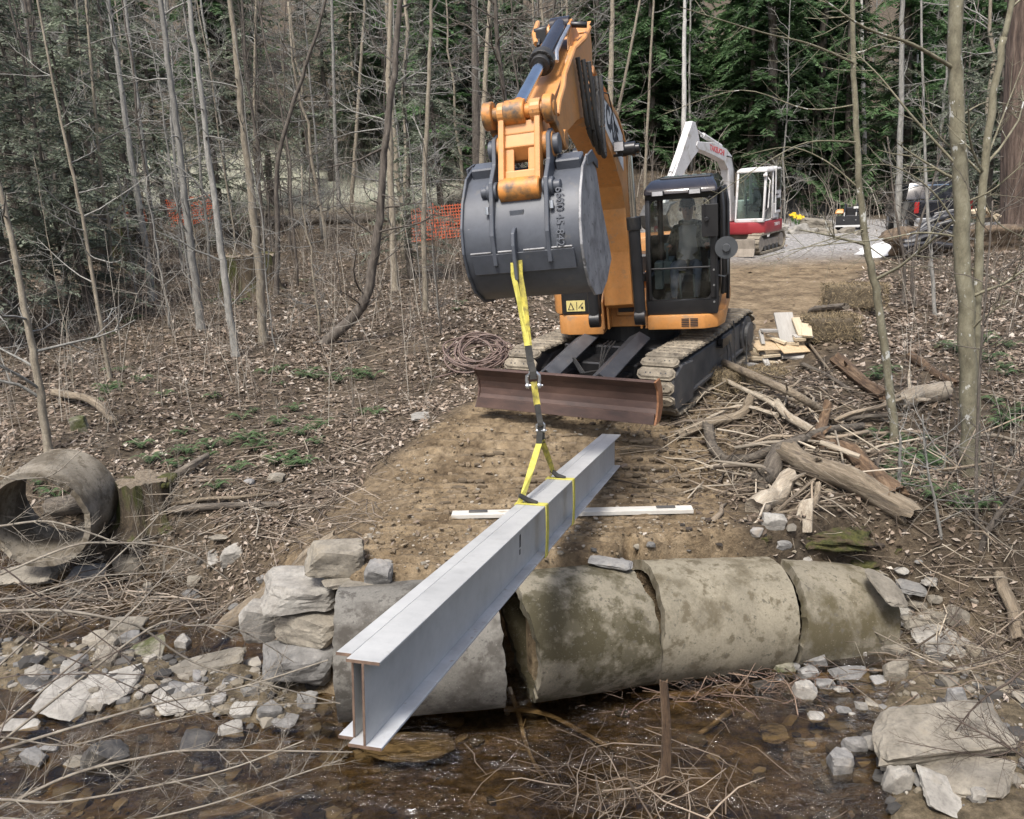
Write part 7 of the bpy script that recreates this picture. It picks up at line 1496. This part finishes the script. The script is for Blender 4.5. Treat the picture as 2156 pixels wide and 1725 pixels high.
b = WU(); b.cyl(W2(.95, 3.68), W2(1.9, 4.05), .07, n=14); b.cyl(W2(1.9, 4.05), W2(2.42, 4.28), .035, n=12); b.build('arm_cylinder', WHITE, wb, smooth=True)
b = WU(); b.cyl(W2(2.75, 3.98), W2(3.45, 2.95), .06, n=14); b.cyl(W2(3.4, 3.0), W2(4.0, 2.2), .032, n=12); b.build('bucket_cylinder', WHITE, wa, smooth=True)
b = WU(); b.tube([W2(.4, 2.0, .16), W2(.42, 2.9, .16), W2(.6, 3.3, .17), W2(.85, 3.35, .16)], .02, 6); b.build('hose', RUBBER, wb, smooth=True)
b = WU(); pr9 = [(3.75, 2.1), (4.1, 2.05), (4.3, 1.75), (4.2, 1.4), (3.9, 1.2), (3.5, 1.25), (3.52, 1.29), (3.88, 1.25), (4.15, 1.43), (4.24, 1.75), (4.06, 2.0)]; b.prism([(-SW(s), z * .9 - .02) for s, z in pr9], -.70, .10); b.build('bucket', DARKSTEEL, we)

# ------------------------------------------------------------------ seated operator
def person():
    MX = EXM @ MU; cx = .66
    J = {}; E = []; Rr = []; V = []
    def v(name, p, r, par=None):
        J[name] = len(V); V.append(Vector(p)); Rr.append(r)
        if par is not None: E.append((J[par], J[name]))
    v('pel', (cx, -.14, 1.66), .155); v('belly', (cx, -.13, 1.82), .16, 'pel'); v('chest', (cx, -.12, 2.02), .17, 'belly'); v('neck0', (cx, -.12, 2.20), .075, 'chest'); v('neck', (cx, -.14, 2.27), .058, 'neck0'); v('jaw', (cx, -.165, 2.34), .078, 'neck'); v('head', (cx, -.16, 2.43), .093, 'jaw'); v('crown', (cx, -.155, 2.50), .075, 'head')
    for s, hx in ((-1, .43), (1, .95)):
        t = str(s); v('sh' + t, (cx + s * .18, -.12, 2.13), .082, 'chest'); v('el' + t, (cx + s * .27, -.22, 1.88), .062, 'sh' + t); v('fa' + t, (cx + s * .265, -.38, 1.88), .052, 'el' + t); v('wr' + t, (hx, -.50, 1.92), .034, 'fa' + t); v('pa' + t, (hx, -.55, 1.95), .036, 'wr' + t)
        for f in range(4): v(f'f{t}{f}', (hx - .027 + .018 * f, -.595, 1.965 - .004 * abs(f - 1)), .0095, 'pa' + t); v(f'g{t}{f}', (hx - .024 + .016 * f, -.602, 1.935), .0085, f'f{t}{f}')
        v('th' + t, (hx - s * .04, -.565, 1.945), .0105, 'pa' + t); v('tk' + t, (hx - s * .035, -.60, 1.955), .009, 'th' + t)
        v('hip' + t, (cx + s * .10, -.20, 1.62), .105, 'pel'); v('kn' + t, (cx + s * .16, -.60, 1.68), .075, 'hip' + t); v('ca' + t, (cx + s * .155, -.72, 1.45), .06, 'kn' + t); v('an' + t, (cx + s * .15, -.82, 1.24), .043, 'ca' + t); v('to' + t, (cx + s * .155, -.98, 1.20), .042, 'an' + t)
    me = bpy.data.meshes.new('body'); me.from_pydata(V, E, []); o = bpy.data.objects.new('body', me); COL.objects.link(o)
    sk = o.modifiers.new('s', 'SKIN'); sk.use_smooth_shade = True
    for i, r in enumerate(Rr): me.skin_vertices[0].data[i].radius = (r, r * (.75 if i in (J['chest'], J['belly'], J['pel']) else 1)); me.skin_vertices[0].data[i].use_root = (i == J['pel'])
    ss = o.modifiers.new('u', 'SUBSURF'); ss.levels = 1; ss.render_levels = 1
    dg = bpy.context.evaluated_depsgraph_get(); m2 = bpy.data.meshes.new_from_object(o.evaluated_get(dg)); bpy.data.objects.remove(o)
    SKIN = flat('skin', (.36, .21, .15), .55); JACKET = M('camouflage_jacket', [(.38, (.06, .055, .042)), (.47, (.17, .15, .11)), (.56, (.26, .24, .18)), (.66, (.09, .085, .065))], 14, .9, .2); JEANS = M('blue_jeans', [(.3, (.05, .065, .09)), (.7, (.085, .105, .14))], 10, .9, .1); BOOT = flat('work_boot', (.12, .085, .05)); SHIRT = flat('grey_hooded_shirt', (.34, .34, .33), .9); CAP = flat('dark_cap', (.035, .033, .03), .8)
    m2.materials.clear()
    for m_ in (JACKET, SKIN, JEANS, BOOT, SHIRT): m2.materials.append(m_)
    hands = [V[J['pa-1']], V[J['pa1']]]
    for p in m2.polygons:
        c = p.center; k = 0
        if c.z > 2.275: k = 1
        elif min((c - h).length for h in hands) < .085: k = 1
        elif c.z < 1.28 or c.y < -.86: k = 3
        elif c.y < -.28 and c.z < 1.80: k = 2
        elif abs(c.x - cx) < .07 and c.y < -.15 and c.z > 1.7: k = 4
        p.material_index = k; p.use_smooth = True
    root = empty('person', MX, label='person in dark cap and camouflage jacket over a grey shirt, seated at the cab controls', cat='person')
    link('body', m2, None, root)
    b = MB(); b.loft([[(cx + .108 * math.cos(a), -.158 + .118 * math.sin(a), z) if sc == 1 else (cx + .108 * sc * math.cos(a), -.158 + .118 * sc * math.sin(a), z) for a in np.linspace(0, 2 * math.pi, 18, endpoint=False)] for z, sc in ((2.455, 1), (2.50, .99), (2.545, .82), (2.57, .45))]); cap = b.build('cap', CAP, root, smooth=True)
    b = MB(); b.loft([[(cx - .085, -.255, 2.463), (cx + .085, -.255, 2.463), (cx + .085, -.255, 2.473), (cx - .085, -.255, 2.473)], [(cx - .06, -.345, 2.442), (cx + .06, -.345, 2.442), (cx + .06, -.345, 2.450), (cx - .06, -.345, 2.450)]]); b.build('cap_brim', CAP, cap)
    for s in (-1, 1):
        b = MB(); b.cyl((cx + s * .036, -.252, 2.425), (cx + s * .036, -.262, 2.425), .013, .009, n=10); b.build('eye', DARKINK, root)
        b = MB(); b.cyl((cx + s * .095, -.15, 2.41), (cx + s * .108, -.145, 2.41), .032, .026, n=12); b.build('ear', SKIN, root, smooth=True)
    b = MB(); b.loft([[(cx - .012, -.255, 2.425), (cx + .012, -.255, 2.425), (cx, -.262, 2.425)], [(cx - .020, -.25, 2.378), (cx + .020, -.25, 2.378), (cx, -.285, 2.385)]]); b.build('nose', SKIN, root)
    b = MB(); b.box((cx, -.246, 2.345), (.05, .012, .009)); b.build('mouth', flat('lips', (.22, .10, .08)), root)
    b = MB(); b.torus((cx, -.12, 2.225), .105, .034, 'z', 18, 8); b.build('hood', JACKET, root, smooth=True)
person()

# ------------------------------------------------------------------ black pickup behind the debris pile
pk = gt(1992, 497); PKM = basis(pk + Vector((.2, 1.5, 0)), Vector((.97, -.24, 0)), Vector((.24, .97, .03)))
pt = empty('pickup_truck', PKM, label='black pickup truck parked tail towards us behind the debris pile', cat='pickup')
CARB = M('black_car_paint', [(.3, (.012, .013, .016)), (.7, (.02, .021, .026))], 2, .18, .01, coat=.5)
b = MB(); b.loft([[(-.95, -1.4, .55), (.95, -1.4, .55), (.95, 3.9, .55), (-.95, 3.9, .55)], [(-.98, -1.42, .8), (.98, -1.42, .8), (.98, 3.95, .8), (-.98, 3.95, .8)], [(-.93, -1.40, 1.30), (.93, -1.40, 1.30), (.93, 3.9, 1.15), (-.93, 3.9, 1.15)]]); b.build('body', CARB, pt, .04, smooth=True)
b = MB(); b.loft([[(-.88, .45, 1.28), (.88, .45, 1.28), (.88, 2.9, 1.28), (-.88, 2.9, 1.28)], [(-.74, .75, 1.92), (.74, .75, 1.92), (.74, 2.1, 1.92), (-.74, 2.1, 1.92)]]); cb = b.build('cab', CARB, pt, .06, smooth=True, seg=2)
b = MB(); b.loft([[(-.72, .52, 1.36), (.72, .52, 1.36), (.72, .53, 1.36), (-.72, .53, 1.36)], [(-.64, .70, 1.82), (.64, .70, 1.82), (.64, .71, 1.82), (-.64, .71, 1.82)]]); b.build('rear_window', flat('blue_tinted_glass', (.10, .14, .20), .1), cb)
b = MB(); b.box((0, -1.43, 1.02), (1.5, .04, .42)); tg = b.build('tailgate', CARB, pt, .02)
b = MB(); b.box((0, -1.455, 1.12), (.22, .03, .05)); b.build('handle', BLACK, tg, .008)
b = MB(); b.box((0, -1.52, .60), (1.8, .18, .16)); b.build('rear_bumper', STEELGREY, pt, .03)
b = MB(); b.box((0, -1.615, .62), (.30, .01, .12)); b.build('licence_plate', WHITEP, pt)
for x in (-.88, .88):
    b = MB(); b.box((x, -1.43, 1.05), (.16, .05, .40)); b.build('tail_light', flat('red_lens', (.32, .02, .02), .25) if x < 0 else bpy.data.materials['red_lens'], pt, .015)
    for y in (-.35, 3.0):
        b = MB(); b.cyl((x - .12, y, .38), (x + .12, y, .38), .38, n=26); wh = b.build('tyre', RUBBER, pt, .03, smooth=True)
        b = MB(); b.cyl((x - .125, y, .38), (x + .125, y, .38), .22, n=20); b.build('rim', STEELGREY, wh, .01)
    b = MB(); b.box((x * 1.16, 2.0, 1.38), (.14, .1, .16)); b.build('wing_mirror', BLACK, pt, .02)

# ------------------------------------------------------------------ small black and orange loader behind the pale rocks
lo_ = gt(1803, 484); LM = basis(lo_ + Vector((0, .6, 0)), Vector((.9, -.43, 0)), Vector((.43, .9, .02))) @ Matrix.Scale(.78, 4)
ld_ = empty('compact_loader', LM, label='small black loader with an orange bonnet at the far side of the yard', cat='loader')
b = MB(); b.box((0, 0, .55), (1.0, 1.5, .45)); b.box((0, .1, .95), (.6, .8, .5)); b.build('chassis', BLACK, ld_, .05)
b = MB(); b.loft([[(-.85, -.5, .85), (-.35, -.5, .85), (-.35, .3, .85), (-.85, .3, .85)], [(-.75, -.4, 1.1), (-.4, -.4, 1.1), (-.4, .2, 1.1), (-.75, .2, 1.1)]]); b.build('bonnet', ORANGE, ld_, .05, smooth=True)
for x in (-.6, .62):
    for y in (-.55, .55): b = MB(); b.cyl((x - .14, y, .36), (x + .14, y, .36), .36, n=20); b.build('tyre', RUBBER, ld_, .04, smooth=True)
for x in (-.3, .3): b = MB(); b.tube([(x, .5, 1.1), (x, -.3, 1.35), (x, -1.0, .9), (x, -1.2, .5)], .06, 6); b.build('lift_arm', BLACK, ld_)
b = MB(); b.prism([(-1.2, .2), (-1.55, .2), (-1.5, .28), (-1.25, .3), (-1.22, .75), (-1.15, .75)], -.7, .7); b.build('bucket', BLACK, ld_)
b = MB(); b.box((.25, -.72, 1.18), (.24, .02, .12)); b.build('label_plate', WHITEP, ld_)

# ------------------------------------------------------------------ debris pile by the road: panel, tubes, planks
PIL = 'things on the debris pile by the road'
za = lambda x, y: (1600 + x * .2578, 370.6 + y * .2578)
c_ = gt(*za(1040, 660)); b = MB(); b.box((0, 0, 0), (1.35, .62, .02)); o = b.build('white_panel', flat('white_sheet', (.62, .62, .62), .5), None, .003, label='white sheet panel leaning at the front of the debris pile', cat='panel', group=PIL); o.location = c_ + Vector((0, .15, .22)); o.rotation_euler = (.55, -.22, .15)
c_ = gt(*za(960, 650)); b = MB(); b.box((0, 0, 0), (.9, .3, .02)); o = b.build('white_panel', flat('white_sheet_edge', (.5, .5, .5), .6), None, .003, label='second narrow white panel under the larger one', cat='panel', group=PIL); o.location = c_ + Vector((-.1, .45, .12)); o.rotation_euler = (.3, -.3, .5)
TUBE = M('black_plastic_tube', [(.3, (.014, .014, .016)), (.7, (.04, .04, .043))], 6, .4, .1)
y0 = gt(1960, 560).y + .6
for i, (pts, r, lab) in enumerate([([(1180, 590), (1300, 560), (1450, 560), (1600, 590)], .09, 'lowest thick black tube sagging along the pile foot'), ([(1190, 560), (1320, 510), (1480, 480), (1620, 490)], .09, 'thick black tube second from the bottom of the pile'), ([(1230, 520), (1350, 440), (1500, 390), (1640, 370)], .08, 'black tube curving up over the middle of the pile'), ([(1260, 480), (1380, 420), (1520, 420), (1660, 440)], .08, 'black tube lying level in the middle of the pile'), ([(1300, 440), (1400, 370), (1520, 330), (1620, 330)], .07, 'black tube near the top of the pile'), ([(1200, 620), (1350, 610), (1500, 600), (1640, 560)], .07, 'black tube drooping to the leaves at the pile front'), ([(1340, 420), (1430, 340), (1560, 300), (1660, 330)], .06, 'topmost black tube on the pile')]):
    log('black_tube', lab, 'tube', [gy(*za(x, y), y0 + .12 * i) for x, y in pts], r, r * .95, TUBE, absolute=True, k=9, n=16, seed=i, group=PIL)
for i, (a0, a1, dim, lab, mt) in enumerate([((1450, 310), (1600, 280), (.06, .25), 'grey weathered sheet on top of the pile', 1), ((1330, 460), (1480, 300), (.05, .12), 'grey plank end slanting up from the tubes', 1), ((1710, 300), (1830, 270), (.08, .3), 'pale sheet edge behind the forked stem', 0), ((1850, 280), (1930, 360), (.08, .1), 'fresh stud slanting down at the right of the pile', 0), ((1880, 300), (1960, 330), (.06, .1), 'short fresh stud at the far right of the pile', 0), ((1740, 340), (1850, 330), (.06, .2), 'plywood offcut on the right of the pile', 2), ((1830, 420), (1950, 390), (.10, .12), 'pale timber low at the right of the pile', 1), ((1720, 420), (1800, 380), (.07, .1), 'round-edged log end right of the tubes', 2), ((1190, 460), (1200, 510), (.05, .1), 'small grey stick upright left on the pile', 1), ((1500, 380), (1600, 330), (.12, .4), 'brown board sheet under the top tubes', 2)]):
    p0, p1 = gy(*za(*a0), y0 + .9 + .05 * i), gy(*za(*a1), y0 + 1.0 + .05 * i); d_ = p1 - p0
    b = MB(basis(p0, d_, Vector((0, 0, 1)).cross(d_))); b.box((d_.length / 2, 0, 0), (d_.length, dim[1], dim[0])); b.build('plank', LUM[mt], None, .004, label=lab, cat='plank', group=PIL)
P, T = rock_shape((3.6, 2.6, 1.25), 88, 4, 6, .12); a = AM(); a.add(P, None, T); o = link('debris_mound', a.mesh('debris_mound'), bpy.data.materials['dark_earth'] if 'dark_earth' in bpy.data.materials else DARKSTEEL); o.location = gy(1990, 520, y0 + 1.5); o.location.z = ht(o.location.x, o.location.y) + .3; tag(o, kind='structure')
c_ = gt(*za(1880, 520)); b = MB(); b.box((0, 0, .25), (1.3, .9, .5)); o = b.build('concrete_block', ROCKM['g'], None, .03, label='grey rectangular concrete block beside the massive trunk', cat='block', group=PIL); o.location = c_

# ------------------------------------------------------------------ pale rocks and daffodils along the yard edge
for i, (x0, x1, y0_, y1_r, mt, lab) in enumerate([(120, 230, 385, 480, 'p', 'white rock next to the compact excavator'), (240, 420, 400, 500, 'p', 'pale broken slab in the rock row, second from the excavator'), (350, 640, 350, 450, 't', 'broad buff slab on top of the rock row'), (400, 480, 425, 475, 'p', 'small white cube in the middle of the rock row'), (480, 650, 430, 490, 't', 'buff slab low in the rock row'), (640, 770, 430, 480, 't', 'pale slab towards the loader'), (690, 810, 475, 525, 'p', 'white rock at the right end of the row'), (770, 830, 455, 500, 't', 'small tan rock at the far right of the row'), (130, 260, 470, 520, 'p', 'low pale rock beside the track of the compact excavator'), (110, 180, 520, 560, 'p', 'small pale rock by the compact excavator track')]):
    (u0, v0), (u1, v1) = za(x0, y0_), za(x1, y1_r); rk(u0, u1, v0, v1, mt, lab, 'b', None, (.05, .15 * (-1) ** i), group='pale rocks along the yard edge')
rs = np.random.RandomState(2)
for q, (x, y) in enumerate(((275, 345), (290, 350), (325, 355), (320, 375), (300, 365), (265, 335))):
    c_ = gt(*za(x, y + 70)); o = empty('daffodil', Matrix.Translation(c_ + Vector((0, .1, .12))), label='yellow daffodil clump beside the buff slab', cat='flower', group='daffodils by the rocks')
    a = AM()
    for e in range(12):
        t = rs.rand() * 6.28; l_ = .3 + .2 * rs.rand(); d = np.array([math.cos(t) * .25, math.sin(t) * .25, 1]); s_ = np.array([-math.sin(t), math.cos(t), 0]) * .012; a.add(np.array([-s_, s_, d * l_ * .6 + s_, d * l_ * .6 - s_]), [[0, 1, 2, 3]], None, (.06, .13, .04))
    link('leaves', a.mesh('leaves', False), FERN, o)
    for e in range(3):
        p = Vector((rs.randn() * .06, rs.randn() * .06, .36 + .08 * rs.rand())); b = MB(); b.cyl(p, p + Vector((0, -.05, .01)), .03, .045, n=8)
        for k in range(6): a_ = k * 1.047; b.loft([[p + Vector((.02 * math.cos(a_), 0, .02 * math.sin(a_))), p + Vector((.07 * math.cos(a_ - .3), .0, .07 * math.sin(a_ - .3))), p + Vector((.07 * math.cos(a_ + .3), 0, .07 * math.sin(a_ + .3)))], [p + Vector((.02 * math.cos(a_), .008, .02 * math.sin(a_))), p + Vector((.07 * math.cos(a_ - .3), .008, .07 * math.sin(a_ - .3))), p + Vector((.07 * math.cos(a_ + .3), .008, .07 * math.sin(a_ + .3)))]])
        b.build('bloom', flat('daffodil_yellow', (.75, .50, .02), .6) if 'daffodil_yellow' not in bpy.data.materials else bpy.data.materials['daffodil_yellow'], o)

# ------------------------------------------------------------------ orange safety netting beyond the brush line
NET = flat('orange_netting', (.72, .16, .07), .7)
def fence(px0, px1, py, y, h, label):
    A, B = gy(px0, py, y), gy(px1, py, y + 1.0); A.z, B.z = ht(A.x, A.y), ht(B.x, B.y); d_ = B - A; L_ = d_.length
    o = empty('safety_fence', basis(A, d_, Vector((0, 0, 1)).cross(d_)), label=label, cat='fence', group='orange safety fences'); n = max(2, int(L_ / 1.6))
    for i in range(n + 1): b = MB(); b.cyl((L_ * i / n, 0, -.2), (L_ * i / n, 0, h + .1), .025, n=6); b.build('post', NET if i % 2 else DARKSTEEL, o)
    for i in range(n):
        a = AM(); x0, x1 = L_ * i / n, L_ * (i + 1) / n; m_ = 12
        for k in range(11):
            z = .05 + h * k / 11; sg = .06 * math.sin(k); a.add(np.array([(x0, 0, z), (x1, 0, z), (x1, 0, z + .035), (x0, 0, z + .035)]) + [0, .012, 0], [[0, 1, 2, 3]])
        for k in range(m_): x = x0 + (x1 - x0) * k / m_; a.add(np.array([(x, 0, .03), (x + .03, 0, .03), (x + .03, 0, h), (x, 0, h)]), [[0, 1, 2, 3]])
        link('netting', a.mesh('netting'), NET, o)
fence(250, 300, 372, 36, 1.2, 'orange safety fence far left behind the evergreen bush')
fence(345, 445, 372, 36.5, 1.2, 'orange safety fence between the leaning trunks at left')
fence(845, 985, 447, 33, 1.35, 'orange safety fence left of the bucket')
